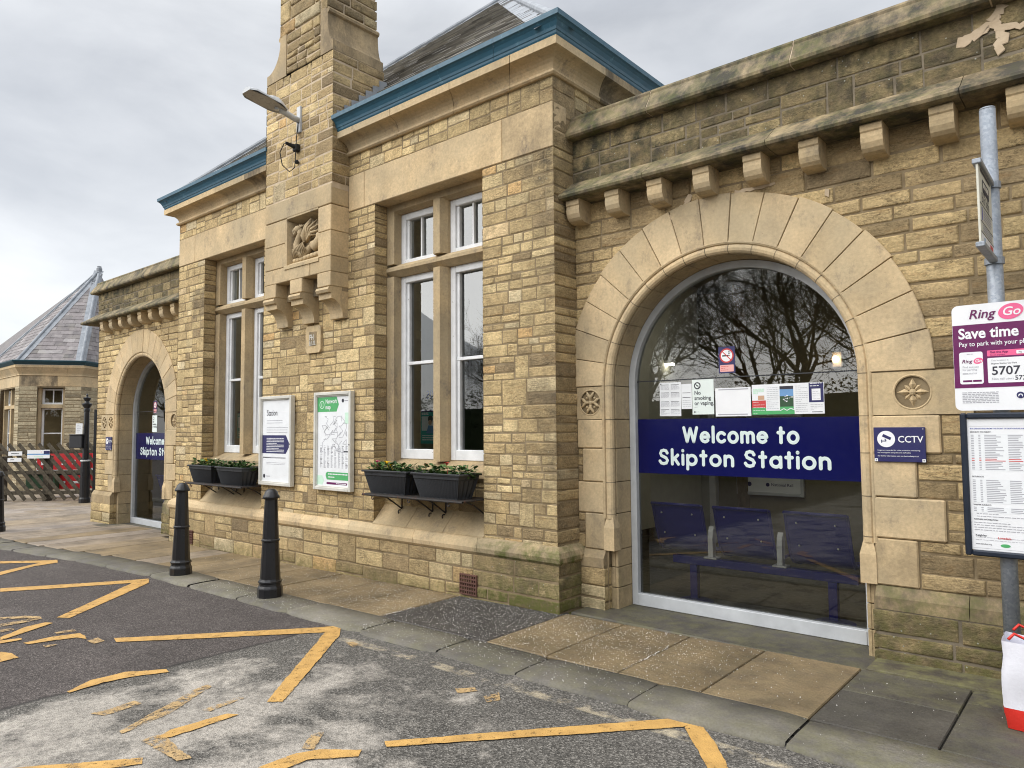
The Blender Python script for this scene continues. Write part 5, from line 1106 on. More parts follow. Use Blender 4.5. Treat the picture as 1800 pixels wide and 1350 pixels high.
# ---- banners on the arched windows, lettered in round ended strokes
def arc(cx, cy, r, a0, a1, n=14): return [(cx + r * math.cos(R(a)), cy + r * math.sin(R(a))) for a in np.linspace(a0, a1, n)]
GL = {'W': (.90, [[(0, .9), (.22, .1), (.45, .86), (.68, .1), (.90, .9)]]), 'e': (.54, [[(.02, .37), (.53, .37)] + arc(.27, .36, .26, 3, 318)]), 'l': (0, [[(0, .1), (0, .93)]]), 'c': (.46, [arc(.26, .36, .26, 42, 318)]), 'o': (.54, [arc(.27, .36, .27, 0, 360, 24)]),
 'm': (.72, [[(0, .62), (0, .1)], [(0, .40)] + arc(.18, .44, .18, 170, 0, 9) + [(.36, .1)], [(.36, .40)] + arc(.54, .44, .18, 170, 0, 9) + [(.72, .1)]]), 't': (.30, [[(.15, .86), (.15, .1)], [(0, .62), (.30, .62)]]), ' ': (.12, []),
 'S': (.52, [[(.49, .74), (.42, .86), (.27, .90), (.12, .85), (.06, .71), (.12, .58), (.27, .51), (.42, .44), (.50, .30), (.43, .15), (.26, .10), (.10, .14), (.02, .25)]]), 'k': (.38, [[(0, .1), (0, .93)], [(.35, .62), (.05, .34)], [(.15, .42), (.38, .1)]]), 'i': (0, [[(0, .1), (0, .62)], [(0, .885), (0, .895)]]),
 'p': (.52, [[(0, .62), (0, -.16)], arc(.26, .36, .26, 0, 360, 24)]), 'n': (.42, [[(0, .62), (0, .1)], [(0, .38)] + arc(.21, .41, .21, 170, 0, 10) + [(.42, .1)]]), 'a': (.50, [arc(.25, .36, .25, 0, 360, 24), [(.50, .62), (.50, .1)]])}
def split_sharp(pl):
    out, cur = [], [pl[0]]
    for i in range(1, len(pl)):
        cur.append(pl[i])
        if i < len(pl) - 1:
            a = np.subtract(pl[i], pl[i - 1]); b = np.subtract(pl[i + 1], pl[i]); c = (a @ b) / (np.linalg.norm(a) * np.linalg.norm(b) + 1e-9)
            if c < .55: out.append(cur); cur = [pl[i]]
    return out + [cur]
def stroke_text(mb, s, xc, zb, width, hgt, y):
    tot = sum(GL[ch][0] + .29 for ch in s) - .29; sx = (width - .2 * hgt) / tot; x = xc - width / 2 + .1 * hgt
    for ch in s:
        w, st = GL[ch]
        for pl in [seg for q_ in st for seg in split_sharp(q_)]:
            pts = [(x + p[0] * sx, y, zb + p[1] * hgt) for p in pl]; r = .098 * hgt
            mb.tube(pts, r, 10, squash=(1, .06, 1), cap=False)
            for p in (pts[0], pts[-1]): mb.ball(p, r, 12, sc=(1, .057, 1))
            for p in pts[1:-1]: mb.ball(p, r, 10, sc=(1, .054, 1))
        x += (w + .29) * sx
def banner(xc, dz, label):
    b = empty("welcome_banner", (xc, GF, 1.4 + dz), label, "banner"); q = MB(); q.box(xc - .954, xc + .954, GF - .0030, GF - .0015, 1.172 + dz, 1.660 + dz, .0005); q.build("banner_sheet", M['navy'], b)
    q = MB(); stroke_text(q, "Welcome to", xc - .005, 1.445 + dz, 1.01, .150, GF - .0032); stroke_text(q, "Skipton Station", xc - .01, 1.247 + dz, 1.485, .150, GF - .0032); q.build("lettering", M['pale_letter'], b, rc=False)
banner(-2.45, 0, "navy welcome banner with pale lettering on the near arched window"); banner(-13.40, -.125, "navy welcome banner with pale lettering on the far arched window")

rq = random.Random(12)
def sheet(name, x0, x1, z0, z1, mat, label, cat="notice", y=GF - .002, tilt=0.0):
    e = empty(name, ((x0 + x1) / 2, y, z0), label, cat); q = MB(); q.box(x0, x1, y - .0006, y + .0006, z0, z1, .0002, rot=Matrix.Rotation(tilt, 4, 'Y')); q.build("paper_sheet", M[mat], e); return Sign(e, (x0, y - .0008, z0)), x1 - x0, z1 - z0
s, w, h = sheet("timetable_notice", -3.175, -2.965, 1.685, 1.985, 'paper', "white timetable sheet with two columns, leftmost on the near arched glass", tilt=.01)
for u in (.012, .112):
    for v in (.25, .18, .10, .03): s.rect('dark_ink', u, u + .08, h * 0 + v + .028, v + .031, .001); s.lines('grey_ink', u, u + .085, v + .02, v - .012, 5, rq, .0022)
s.disc('dark_ink', .014, h - .012, .006); s.done()
s, w, h = sheet("timetable_notice", -2.962, -2.862, 1.745, 1.965, 'paper', "small white crumpled sheet between timetable and no smoking notice")
for v in (.14, .10): s.rect('dark_ink', .012, .088, v, v + .004)
s.lines('grey_ink', .012, .09, .075, .02, 4, rq, .002); s.done()
s, w, h = sheet("smoking_notice", -2.858, -2.658, 1.695, 2.005, 'paper_green', "pale notice reading no smoking or vaping on the near arched glass")
s.disc('dark_ink', .05, .25, .031, .001); s.disc('paper_green', .05, .25, .021, .0015); s.line('dark_ink', [(.033, .266), (.066, .234)], .006, .002); s.rect('dark_ink', .040, .060, .247, .253, .002)
for i, tx in enumerate(("No", "smoking", "or vaping.")): s.text('dark_ink', tx, .02, .172 - i * .045, .050, bold=.006, sx=.92)
s.disc('dark_ink', .022, .022, .007); s.lines('grey_ink', .034, .06, .021, .021, 1, rq, .003); s.lines('grey_ink', .02, .05, .06, .06, 1, rq, .002); s.done()
s, w, h = sheet("blank_notice", -2.645, -2.335, 1.675, 1.915, 'white_panel', "blank white board on the near arched glass between notices")
s.rect('grey_ink', .03, w - .02, h - .018, h - .010, .001); s.rect('grey_ink', .02, w - .03, .012, .020, .001); s.done()
s, w, h = sheet("leaflet_notice", -2.325, -1.755, 1.685, 1.93, 'paper', "wide colourful leaflet sheet with red and green panels, rightmost on the near arched glass")
c = w / 5; s.rect('red_ink', 0, c, .055, .115, .001); s.rect('green_ink', 0, c, 0, .055, .001); s.rect('green_ink', c, 3 * c, 0, .03, .001); s.lines('paper', .01, c - .01, .10, .01, 5, rq, .003, .0016)
s.rect('skin_ink', .05, c - .012, .12, .155, .001); s.lines('mint_ink', .01, c - .01, .20, .17, 3, rq, .012); s.lines('grey_ink', c + .01, 2 * c - .01, .215, .045, 12, rq, .0025)
s.rect('dark_ink', 2 * c, 3 * c - .006, .20, .225, .001); s.rect('sky_ink', 2 * c, 3 * c - .006, .145, .20, .001); s.rect('green_paint', 2 * c, 3 * c - .006, .03, .145, .001); s.rect('green_ink', 2 * c, 3 * c - .006, .03, .06, .0014)
for k in range(14): s.disc('grey_ink' if k % 3 else 'paper', 2 * c + rq.uniform(.012, c - .015), rq.uniform(.09, .15), rq.uniform(.003, .009), .0018 + k * .00002, ry=.004)
s.line('paper', [(2 * c, .028), (2 * c + .03, .045), (2 * c + .055, .03), (2 * c + .085, .047), (3 * c - .006, .035)], .006, .002); s.lines('grey_ink', 3 * c + .01, 4 * c - .01, .22, .02, 14, rq, .0025); s.rect('navy_sign', 4 * c, 5 * c - .004, .09, h - .003, .001); s.rect('white_panel', 4 * c + .022, 5 * c - .026, .105, .195, .0014); s.lines('grey_ink', 4 * c + .028, 5 * c - .032, .185, .115, 6, rq, .002, .002); s.lines('grey_ink', 4 * c + .01, 5 * c - .012, .07, .03, 4, rq, .0025); s.rect('dark_ink', 4 * c + .02, 5 * c - .015, .012, .017, .001)
s.lines('white_letter', 4 * c + .01, 5 * c - .015, .235, .215, 2, rq, .005, .0018); s.done()
def nosmoke(xc_, z0, label):
    s, w, h = sheet("smoking_sticker", xc_ - .073, xc_ + .073, z0, z0 + .225, 'navy_sign', label, "sticker")
    s.disc('red_ink', .073, .148, .062, .001); s.disc('white_panel', .073, .148, .050, .0014); s.rect('dark_ink', .035, .092, .142, .154, .0018); s.rect('skin_ink', .094, .105, .142, .154, .0018); s.line('dark_ink', [(.090, .160), (.096, .175), (.090, .188)], .005, .0018); s.line('dark_ink', [(.100, .160), (.106, .175), (.100, .188)], .005, .0018)
    s.line('red_ink', [(.037, .184), (.109, .112)], .008, .0022); s.rect('pale_pink', .012, .134, .012, .070, .001, .006); s.lines('red_ink', .022, .124, .055, .025, 3, rq, .004, .0014); s.done()
nosmoke(-2.535, 2.04, "no smoking sticker with red circle above notices on the near arched glass"); nosmoke(-13.55, 1.90, "no smoking sticker with red circle on the far arched glass")
s, w, h = sheet("smoking_notice", -13.66, -13.46, 1.555, 1.86, 'paper_green', "pale notice sheet above the banner on the far arched glass")
s.disc('dark_ink', .05, .25, .031, .001); s.disc('paper_green', .05, .25, .021, .0015)
for i, tx in enumerate(("No", "smoking", "or vaping.")): s.text('dark_ink', tx, .02, .172 - i * .045, .050, bold=.006, sx=.92)
s.done()

# ---- poster cases between the windows
def case(x0, x1, z0, z1, label, mat='frame_cream'):
    e = empty("poster_case", ((x0 + x1) / 2, PF, z0), label, "poster"); y0 = PF - .075; f = MB(); b = .038
    for a, c, d_, g_ in ((x0, x0 + b, z0, z1), (x1 - b, x1, z0, z1), (x0 + b, x1 - b, z0, z0 + b), (x0 + b, x1 - b, z1 - b, z1)): f.box(a, c, y0, PF - .012, d_, g_, .005)
    for a, c, d_, g_ in ((x0 + b, x0 + b + .012, z0 + b, z1 - b), (x1 - b - .012, x1 - b, z0 + b, z1 - b), (x0 + b + .012, x1 - b - .012, z0 + b, z0 + b + .012), (x0 + b + .012, x1 - b - .012, z1 - b - .012, z1 - b)): f.box(a, c, y0 + .012, PF - .02, d_, g_, .003)
    f.build("frame", M[mat], e); q = MB(); q.box(x0 + b + .012, x1 - b - .012, y0 + .03, PF - .02, z0 + b + .012, z1 - b - .012, .001); q.build("paper_sheet", M['paper'], e)
    k = MB(); k.lathe((x1 - b * .5, y0 - .004, (z0 + z1) / 2 - .04), [(.008, 0), (.008, .01)], 10, axis='y'); k.build("lock", M['dark_ink'], e)
    return Sign(e, (x0 + b + .012, y0 + .03, z0 + b + .012)), x1 - x0 - 2 * b - .024, z1 - z0 - 2 * b - .024
s, w, h = case(-8.70, -7.95, .87, 2.02, "station information poster with a dark blue arrow panel in a cream case")
s.text('dark_ink', "Station", .10, h - .20, .105, bold=.004, sx=.85); s.lines('grey_ink', .10, w - .18, h - .27, h - .30, 2, rq, .007); s.lines('grey_ink', .10, w - .06, h - .36, h - .42, 3, rq, .006)
s.poly('navy_sign', [(0, h - .69), (w - .10, h - .69), (w - .005, h - .58), (w - .10, h - .455), (0, h - .455)], .001); s.lines('white_letter', .10, w - .14, h - .50, h - .67, 9, rq, .008, .0016); s.lines('grey_ink', .02, w - .10, h - .74, .30, 6, rq, .004); s.lines('grey_ink', .10, w - .12, .24, .22, 2, rq, .004); s.disc('dark_ink', .05, .065, .026); s.lines('grey_ink', .09, .19, .06, .06, 1, rq, .01)
for k in range(7): s.line('white_panel', [(rq.uniform(0, .1), .1 + k * .13), (w * .5, .08 + k * .13 + rq.uniform(-.05, .05)), (w - .01, .12 + k * .13)], .006, .0007)
s.done()
s, w, h = case(-7.46, -6.735, .87, 2.03, "green headed network map poster in a cream case")
s.poly('green_ink', [(0, h - .185), (w * .60, h - .185), (w * .67, h - .10), (w * .60, h - .01), (0, h - .01)], .001); s.disc('mint_ink', .085, h - .10, .048, .0016); s.disc('green_ink', .085, h - .10, .038, .002); s.text('white_letter', "i", .074, h - .125, .08, bold=.012, d=.0026)
for i, tx in enumerate(("Network", "map")): s.text('white_letter', tx, .155, h - .085 - i * .068, .072, bold=.012, sx=.85, d=.0022)
s.disc('dark_ink', w - .13, h - .06, .022); s.rect('grey_ink', w - .10, w - .03, h - .066, h - .056, .001); s.rect('mint_ink', w - .09, w, h - .33, h - .20, .0006)
mz = lambda u, v: (.06 + u * (w - .12), h - .66 + v * .42)
for k in range(22):
    u, v = rq.random(), rq.random(); pts = [mz(u, v)]
    for j in range(rq.randint(3, 6)): u = min(1, max(0, u + rq.choice((-.14, 0, .14, .08)))); v = min(1, max(0, v + rq.choice((-.13, 0, .13)))); pts.append(mz(u, v))
    s.line('grey_ink', pts, .0045)
s.rect('dark_ink', w - .11, w - .03, h - .66, h - .645, .001)
for k in range(8):
    u = .055 + k * (w - .13) / 7
    for j in range(24):
        if rq.random() < .9: s.rect('dark_ink' if rq.random() < .14 else 'grey_ink', u, u + rq.uniform(.02, .045), .215 + j * .011, .220 + j * .011, .001)
s.poly('green_ink', [(w * .27, .115), (w * .31, .075), (w, .075), (w, .165), (w * .31, .165), (w * .27, .14)], .001); s.lines('white_letter', w * .35, w - .03, .135, .10, 2, rq, .012, .0016)
s.poly('mint_ink', [(0, .01), (.1, .01), (.14, .06), (.1, .12), (0, .12)], .0006); s.rect('purple', w * .3, w - .04, .02, .045, .001, .01); s.lines('white_letter', w * .6, w - .06, .028, .028, 1, rq, .009, .0016); s.done()

# ---- camera warning signs
def cctv(x0, z0, label, w=.315, h=.235):
    y = WF - .034; e = empty("camera_sign", (x0 + w / 2, y, z0), label, "sign"); q = MB(); q.box(x0, x0 + w, y - .003, WF - .02, z0, z0 + h, .002); q.build("sign_panel", M['navy_sign'], e); s = Sign(e, (x0, y - .003, z0))
    s.disc('white_letter', .078, h - .080, .056, .001)
    s.poly('navy_sign', [(.052, h - .062), (.062, h - .045), (.110, h - .070), (.104, h - .088)], .0016); s.line('navy_sign', [(.070, h - .078), (.078, h - .094), (.050, h - .094)], .006, .0016); s.line('navy_sign', [(.050, h - .084), (.050, h - .106)], .006, .0018)
    s.text('white_letter', "CCTV", .150, h - .102, .062, bold=.012, sx=.94); s.text('white_letter', "Images are recorded for crime prevention, monitoring", .022, .075, .0118, bold=.004); s.text('white_letter', "and investigation and public and staff safety", .022, .059, .0118, bold=.004); s.text('white_letter', "For further information visit northernrailway.co.uk", .022, .036, .0122, bold=.006)
    for u, v in ((.012, .010), (w - .012, .010)): s.rect('white_panel', u - .010, u + .010, v - .008, v + .012, .0016); s.disc('dark_ink', u, v + .002, .004, .0022)
    s.disc('grey_ink', w - .012, h - .012, .004, .0016); s.done()
cctv(-1.325, 1.343, "navy camera warning sign under the carved star right of the near arch"); cctv(-14.83, 1.215, "navy camera warning sign left of the far arch", .28, .25)

e = empty("wall_poster", (-3.56, 9.35, .68), "framed rail poster on the waiting room back wall below the banner", "poster"); q = MB()
for a, b, c, d_ in ((-4.0, -3.96, .68, 1.75), (-3.16, -3.12, .68, 1.75), (-3.96, -3.16, .68, .72), (-3.96, -3.16, 1.71, 1.75)): q.box(a, b, 9.33, 9.39, c, d_, .004)
q.build("frame", M['alu'], e); q = MB(); q.box(-3.96, -3.16, 9.35, 9.38, .72, 1.71, .001); q.build("paper_sheet", M['paper'], e); s = Sign(e, (-3.96, 9.35, .72)); s.rect('mint_ink', 0, .8, .36, .42); s.rect('sky_ink', 0, .8, .20, .36); s.rect('green_ink', 0, .8, .42, .60); s.disc('navy_sign', .13, .10, .03); s.text('navy_sign', "National Rail", .42, .085, .055, bold=.01); s.disc('navy_sign', .375, .10, .025); s.done()
# ---- small posters and mirrored lettering inside the pavilion windows
def winposter(x0, x1, z0, z1, label):
    y = 5.475; e = empty("window_poster", ((x0 + x1) / 2, y, z0), label, "poster"); q = MB(); q.box(x0, x1, y, y + .002, z0, z1, .0005); q.build("paper_sheet", M['teal_ink'], e); s = Sign(e, (x0, y, z0)); w, h = x1 - x0, z1 - z0
    s.rect('navy_sign', 0, w, h - .03, h, .001); s.rect('paper', .02, w - .02, h * .38, h * .80, .001); s.disc('dark_ink', w * .62, h * .72, w * .15, .0014); s.disc('skin_ink', w * .60, h * .62, w * .11, .0018); s.poly('sky_ink', [(w * .35, h * .3), (w * .9, h * .3), (w * .8, h * .52), (w * .5, h * .54)], .0018); s.lines('white_letter', .02, w * .5, h * .88, h * .84, 2, rq, .012, .0014); s.lines('white_letter', .03, w - .03, h * .22, h * .10, 3, rq, .012, .0014); s.done()
winposter(-6.02, -5.76, 1.42, 1.80, "teal poster of a person at a desk inside the right tall window"); winposter(-10.04, -9.85, 1.46, 1.86, "narrow teal poster inside the left tall window")
e = empty("window_lettering", (-5.9, 5.475, 1.9), "mirrored blue taxis lettering on the right tall window", "lettering"); s = Sign(e, (-6.08, 5.474, 1.92)); s.text('taxi_blue', "TAXIS", .47, 0, .13, bold=.02, sx=.9, mirror=True); s.done()

# plaque carving
s = Sign(plaque, (px0, py, pz0)); q = MB(); q.box(px0 + .085, px1 - .085, py - .008, py + .01, pz0 + .055, pz1 - .075, .003, (.1, .25, .6, 0)); q.build("carved_field", M['ashlar'], plaque)
s.text('frame_cream', "FH", .093, .125, .095, bold=.02, sx=.82, d=.010); 
for k in range(5): s.line('frame_cream', [(.098 + k * .026, .07), (.098 + k * .026 + (.012 if k % 2 else 0), .112)], .008, .010)
s.line('frame_cream', [(.092, .062), (.225, .062)], .006, .010); s.done()

# ================================================================== OBJECTS OUTSIDE
# ---- bollards
def make_bollard(label, loc):
    b = empty("bollard", (0, 0, 0), label, "bollard", "black bollards along the kerb"); q = MB()
    q.lathe((0, 0, 0), [(.121, -.08), (.121, .085), (.118, .095), (.108, .115), (.106, .135), (.114, .142), (.114, .158), (.104, .166), (.098, .18), (.080, .54), (.089, .548), (.089, .562), (.079, .57), (.062, .955), (.064, .965)], 12); q.build("post", M['black_iron'], b)
    q = MB(); q.lathe((0, 0, 0), [(.060, .966), (.080, .968), (.083, .978), (.080, .992), (.068, 1.01), (.060, 1.035), (.042, 1.055), (.018, 1.064), (.002, 1.066)], 16); q.build("cap", M['black_iron'], b, smooth=True); b.location = loc; return b
def at(x, y): return (x, y, gz(x) - .002)
b0 = make_bollard("black iron bollard on the kerb under the station information poster, nearer of two", at(-6.54, 3.94))
for (x, y), lab in (((-8.42, 3.92), "black iron bollard on the kerb in front of the left window box"), ((-15.12, 3.80), "black iron bollard cut by the left edge of the photo")):
    c = copy_tree(b0); c.location = at(x, y); c['label'] = lab

# ---- window boxes on wrought iron shelves
def make_trough(ribs=True):
    t = empty("window_box", (0, 0, 0)); q = MB(); L0, L1, D0, D1, H = .265, .335, .095, .135, .245
    loop = lambda l, d, z, n=28: [(x, y, z) for x, y in [(-l + 2 * l * i / n, -d) for i in range(n)] + [(l, -d + 2 * d * i / 8) for i in range(8)] + [(l - 2 * l * i / n, d) for i in range(n)] + [(-l, d - 2 * d * i / 8) for i in range(8)]]
    def ribbed(l, d, z):
        P = []
        for i, p in enumerate(loop(l, d, z, 56)): 
            o = -.004 if i % 2 else .004; P.append((p[0] + (o * np.sign(p[0]) if abs(abs(p[0]) - l) < 1e-6 else 0), p[1] + (o * np.sign(p[1]) if abs(abs(p[1]) - d) < 1e-6 else 0), z))
        return P
    rings = [loop(L0, D0, 0, 56), ribbed(L0 + .001, D0 + .001, .012), ribbed(L0 + .052, D0 + .034, H - .060), loop(L0 + .060, D0 + .042, H - .052, 56), loop(L0 + .064, D0 + .044, H - .015, 56)]
    P = np.array(rings).transpose(1, 0, 2); q.grid(P, closeu=True); q.add(rings[0], [tuple(range(len(rings[0])))[::-1]]); q.build("trough", M['planter'], t)
    q = MB(); rr = [loop(L1 - .008, D1 - .008, H - .018), loop(L1 + .018, D1 + .018, H - .018), loop(L1 + .022, D1 + .022, H - .005), loop(L1 + .012, D1 + .012, H + .003), loop(L1 - .015, D1 - .015, H), loop(L1 - .018, D1 - .018, H - .03)]
    q.grid(np.array(rr).transpose(1, 0, 2), closeu=True); q.build("rim", M['planter'], t)
    q = MB(); q.grid(np.array([[(x, y, H - .028 + .012 * (vnoise(x * 20, y * 20, 1) - .3)) for y in np.linspace(-D1 + .014, D1 - .014, 7)] for x in np.linspace(-L1 + .014, L1 - .014, 17)])); q.build("soil", M['soil'], t, smooth=True); return t
def leafy(mb, rnd, n, spread, h, size):
    for i in range(n):
        a = rnd.uniform(0, 6.28); r = spread * math.sqrt(rnd.random()); z = h * rnd.random() ** 1.4; L = size * rnd.uniform(.6, 1.25); w = L * rnd.uniform(.28, .45); c = np.array((r * math.cos(a) * 1.2, r * math.sin(a) * .8, z)); d = a + rnd.uniform(-.7, .7); up = rnd.uniform(.0, .9)
        f = np.array((math.cos(d) * math.cos(up), math.sin(d) * math.cos(up), math.sin(up))); s = np.array((-math.sin(d), math.cos(d), 0)); tn = (rnd.random(), .5, 0, 0)
        mb.add([c, c + f * L * .5 + s * w, c + f * L - np.array((0, 0, L * .15)), c + f * L * .5 - s * w, c + f * L * .5 + np.array((0, 0, -L * .1))], [(0, 4, 1), (1, 4, 2), (2, 4, 3), (3, 4, 0)], tn)
def flower(mb, rnd, c, r):
    for k in range(7):
        a = k * .897 + rnd.uniform(-.2, .2); d = np.array((math.cos(a), math.sin(a) * .9, rnd.uniform(-.1, .55))); s = np.array((-math.sin(a), math.cos(a), .1)); mb.add([c, c + d * r * .6 + s * r * .42, c + d * r * 1.05, c + d * r * .6 - s * r * .42], [(0, 1, 2, 3)])
    mb.ball(c, r * .35, 7)
def plant(loc, rnd, flowers, label, n=120, h=.11):
    p = empty("bedding_plant", (0, 0, 0), label, "plant", "bedding plants in the window boxes"); q = MB(); leafy(q, rnd, n, .115, h, .062); q.build("foliage", M['leaf'], p, rc=False)
    for mat, r, (dx, dy, dz) in flowers:
        q = MB(); flower(q, rnd, np.array((dx, dy - .03, dz + .055)), r * 1.35); q.tube([(dx * .6, dy * .6, 0), (dx, dy - .03, dz + .05)], .0025, 5); q.build("flower", M[mat], p, rc=False)
    p.location = loc
trough0 = make_trough(); rt = random.Random(21); placed = 0
BOX = [(-5.925, 5.015, .905, .02, "ribbed black window box with pink and yellow flowers, left on near shelf"), (-5.135, 5.0, .905, -.02, "ribbed black window box with red flowers, right on near shelf"), (-9.96, 5.015, .845, .0, "black window box with a yellow flower at its corner, left on far shelf"), (-9.12, 5.0, .845, .01, "black window box beside the station poster, right on far shelf")]
PLN = {0: [([('fl_pink', .028, (.03, -.03, .085))], "green bedding plant with a pink flower in the near left window box"), ([('fl_yellow', .034, (.02, -.03, .075)), ('fl_cream', .018, (.12, -.04, .045))], "bedding plant with a large yellow flower in the near left window box"), ([('fl_yellow', .018, (-.05, -.05, .05))], "leafy bedding plant with a small yellow bud in the near left window box"), ([], "flowerless leafy plant at the far right of the near left window box")],
       1: [([('fl_red', .024, (.0, -.02, .07)), ('fl_cream', .022, (.05, -.06, .045))], "bedding plant with a faded red and a cream flower in the near right window box"), ([('fl_red', .028, (.03, .0, .085))], "bedding plant with a bright red flower at the right of the near right window box"), ([('fl_cream', .018, (-.03, -.03, .06))], "bedding plant with a pale flower at the left of the near right window box")],
       2: [([], "leafy green plant at the left of the far left window box"), ([('fl_yellow', .036, (.02, -.03, .065))], "bedding plant with a single yellow flower in the far left window box"), ([('fl_cream', .03, (.05, -.02, .075))], "bedding plant with a white flower at the right of the far left window box")],
       3: [([], "thick leafy plant at the left of the far right window box"), ([('planter', .03, (.0, -.03, .06))], "bedding plant with a dark purple flower in the far right window box"), ([], "low leafy plant at the right of the far right window box")]}
for i, (x, y, z, a, lab) in enumerate(BOX):
    o = trough0 if i == 0 else copy_tree(trough0); o.location = (x, y, z); o.rotation_euler = (0, 0, a); tag(o, lab, "window box", "window boxes on the sill shelves")
    n = len(PLN[i])
    for k, (fls, pl_) in enumerate(PLN[i]): plant((x - .23 + .46 * k / (n - 1) + a * 0, y + rt.uniform(-.02, .02), z + .195), rt, fls, pl_)
def shelf(x0, x1, z, label):
    e = empty("iron_shelf", ((x0 + x1) / 2, 5.1, z), label, "shelf"); q = MB(); q.box(x0, x1, 4.835, 5.26, z - .014, z - .001, .002); q.tube([(x0, 4.84, z - .012), (x1, 4.84, z - .012)], .012, 8)
    for k in range(3):
        x = x0 + .18 + k * (x1 - x0 - .36) / 2; q.tube([(x + .018 * math.cos(t), 4.835, z - .038 + .018 * math.sin(t)) for t in np.linspace(1.2, 6.4, 12)], .006, 6)
    q.build("shelf_plate", M['rust_iron'], e)
    for x in (x0 + .16, (x0 + x1) / 2 - .10, (x0 + x1) / 2 + .10, x1 - .05):
        q = MB(); q.tube([(x, 5.255, z - .01), (x, 5.255, z - .27)], .009, 6); q.tube([(x, 4.95, z - .02), (x, 5.05, z - .06), (x, 5.16, z - .13), (x, 5.25, z - .19)], .008, 6)
        for zc, rr in ((z - .285, .030), (z - .225, .022)): q.tube([(x, 5.225 + rr * math.cos(t), zc + rr * math.sin(t)) for t in np.linspace(.4, 6.0, 14)], .007, 6)
        q.build("scroll_bracket", M['rust_iron'], e)
shelf(-6.24, -4.745, .905, "rusty wrought iron shelf with scroll brackets under the right window boxes"); shelf(-10.30, -8.75, .845, "wrought iron shelf with scroll brackets under the left window boxes")

# ---- wall mounted street light on the chimney
sl = empty("street_light", (-7.55, CY, 5.38), "pale grey wall mounted street lamp head pointing out from the chimney", "street light")
q = MB(); q.box(-7.59, -7.51, CY - .03, CY + .02, 5.22, 5.55, .006); q.build("wall_plate", M['alu'], sl)
q = MB(); q.tube([(-7.55, CY - .02, 5.375), (-7.55, CY - .10, 5.385), (-7.55, CY - .25, 5.42), (-7.55, 4.58, 5.455)], .036, 12); q.build("arm", M['alu'], sl, smooth=True)
q = MB(); n = 9; P = []
for i in range(n):
    t = i / (n - 1); y = 4.66 - .50 * t; w = .075 + .065 * min(1, t / .22) - .055 * (max(0, t - .86) / .14) ** 2; h = .05 + .05 * math.sin(math.pi * min(1, t / .55)) * (t < .55) + .0; z0 = 5.415 + .075 * t
    P.append([(-7.55 - w, y, z0), (-7.55 - w * .96, y, z0 + .022), (-7.55 - w * .6, y, z0 + h * .9), (-7.55, y, z0 + h), (-7.55 + w * .6, y, z0 + h * .9), (-7.55 + w * .96, y, z0 + .022), (-7.55 + w, y, z0)])
q.grid(np.array(P)); k = len(P[0]); q.add(P[0], [tuple(range(k))]); q.add(P[-1], [tuple(range(k))[::-1]]); q.build("lamp_housing", M['alu'], sl, rc=False)
q = MB(); q.add([P[0][0], P[0][6], P[4][6], P[4][0]], [(0, 1, 2, 3)]); q.add([P[4][0], P[4][6], P[8][6], P[8][0]], [(0, 1, 2, 3)]); 
q.build("lamp_lens", paint_mat("dull lamp lens", (0.34, 0.33, 0.32), .3, ((.3, .29, .28), 14, .55)), sl)
q = MB(); q.lathe((-7.55, 4.56, 5.405), [(.028, 0), (.028, .03), (.02, .035)], 14); q.build("photocell", M['alu'], sl)
q = MB(); q.box(-7.62, -7.54, CY - .065, CY - .002, 4.99, 5.08, .01); q.tube([(-7.58, CY - .06, 5.045), (-7.60, CY - .17, 5.065)], [.028, .018], 10); q.build("junction_box", M['black_rubber'], sl)
q = MB(); q.tube([(-7.545, CY - .03, 5.36), (-7.56, CY - .04, 5.2), (-7.57, CY - .045, 5.05), (-7.575, CY - .05, 4.86), (-7.57, CY - .06, 4.78), (-7.60, CY - .11, 4.72), (-7.65, CY - .18, 4.80), (-7.655, CY - .21, 4.95), (-7.61, CY - .18, 5.06)], .0065, 6); q.ball((-7.572, CY - .03, 4.86), .028, 10); q.build("cable", M['black_rubber'], sl)

# ---- galvanised post with bus stop flag, parking sign and timetable case
PX, PY = -.55, 5.12
po = empty("sign_post", (PX, PY, 0), "tall grey galvanised post at the right edge carrying signs", "post"); q = MB(); q.lathe((PX, PY, 0), [(.043, -.1), (.043, 3.50)], 24); q.build("pole", M['galv'], po, smooth=True); q = MB(); q.lathe((PX, PY, 3.5), [(.043, 0.0), (.041, .012), (.02, .018), (.002, .02)], 20); q.build("cap", M['galv'], po, smooth=True)
e = empty("bus_stop_flag", (PX, 4.8, 2.6), "square cream bus stop flag edge on to the wall near the post top", "sign"); q = MB(); q.box(PX - .006, PX + .006, 4.57, 5.06, 2.585, 3.025, .002); q.build("flag_plate", paint_mat("weathered cream plate", (.60, .59, .50), .5, ((.3, .29, .22), 9, .66)), e)
for z in (2.57, 3.03):
    q = MB(); q.box(PX - .022, PX + .022, 4.56, 5.09, z - .014, z + .014, .004); q.lathe((PX, PY, z), [(.052, -.02), (.052, .02)], 18); q.build("clamp", M['galv'], e)
s = Sign(e, (PX + .0062, 4.57, 2.585), (0, 1, 0), (0, 0, 1), (1, 0, 0)); s.rect('dark_ink', .06, .43, .405, .425); s.rect('dark_ink', .12, .37, .30, .375, r=.012); s.disc('dark_ink', .17, .297, .02); s.disc('dark_ink', .32, .297, .02)
for k in range(4): s.rect('frame_cream', .14 + k * .053, .18 + k * .053, .332, .362, .0016)
s.text('dark_ink', "Bus Stop", .07, .235, .080, bold=.01); s.rect('dark_ink', .0, .49, .215, .222)
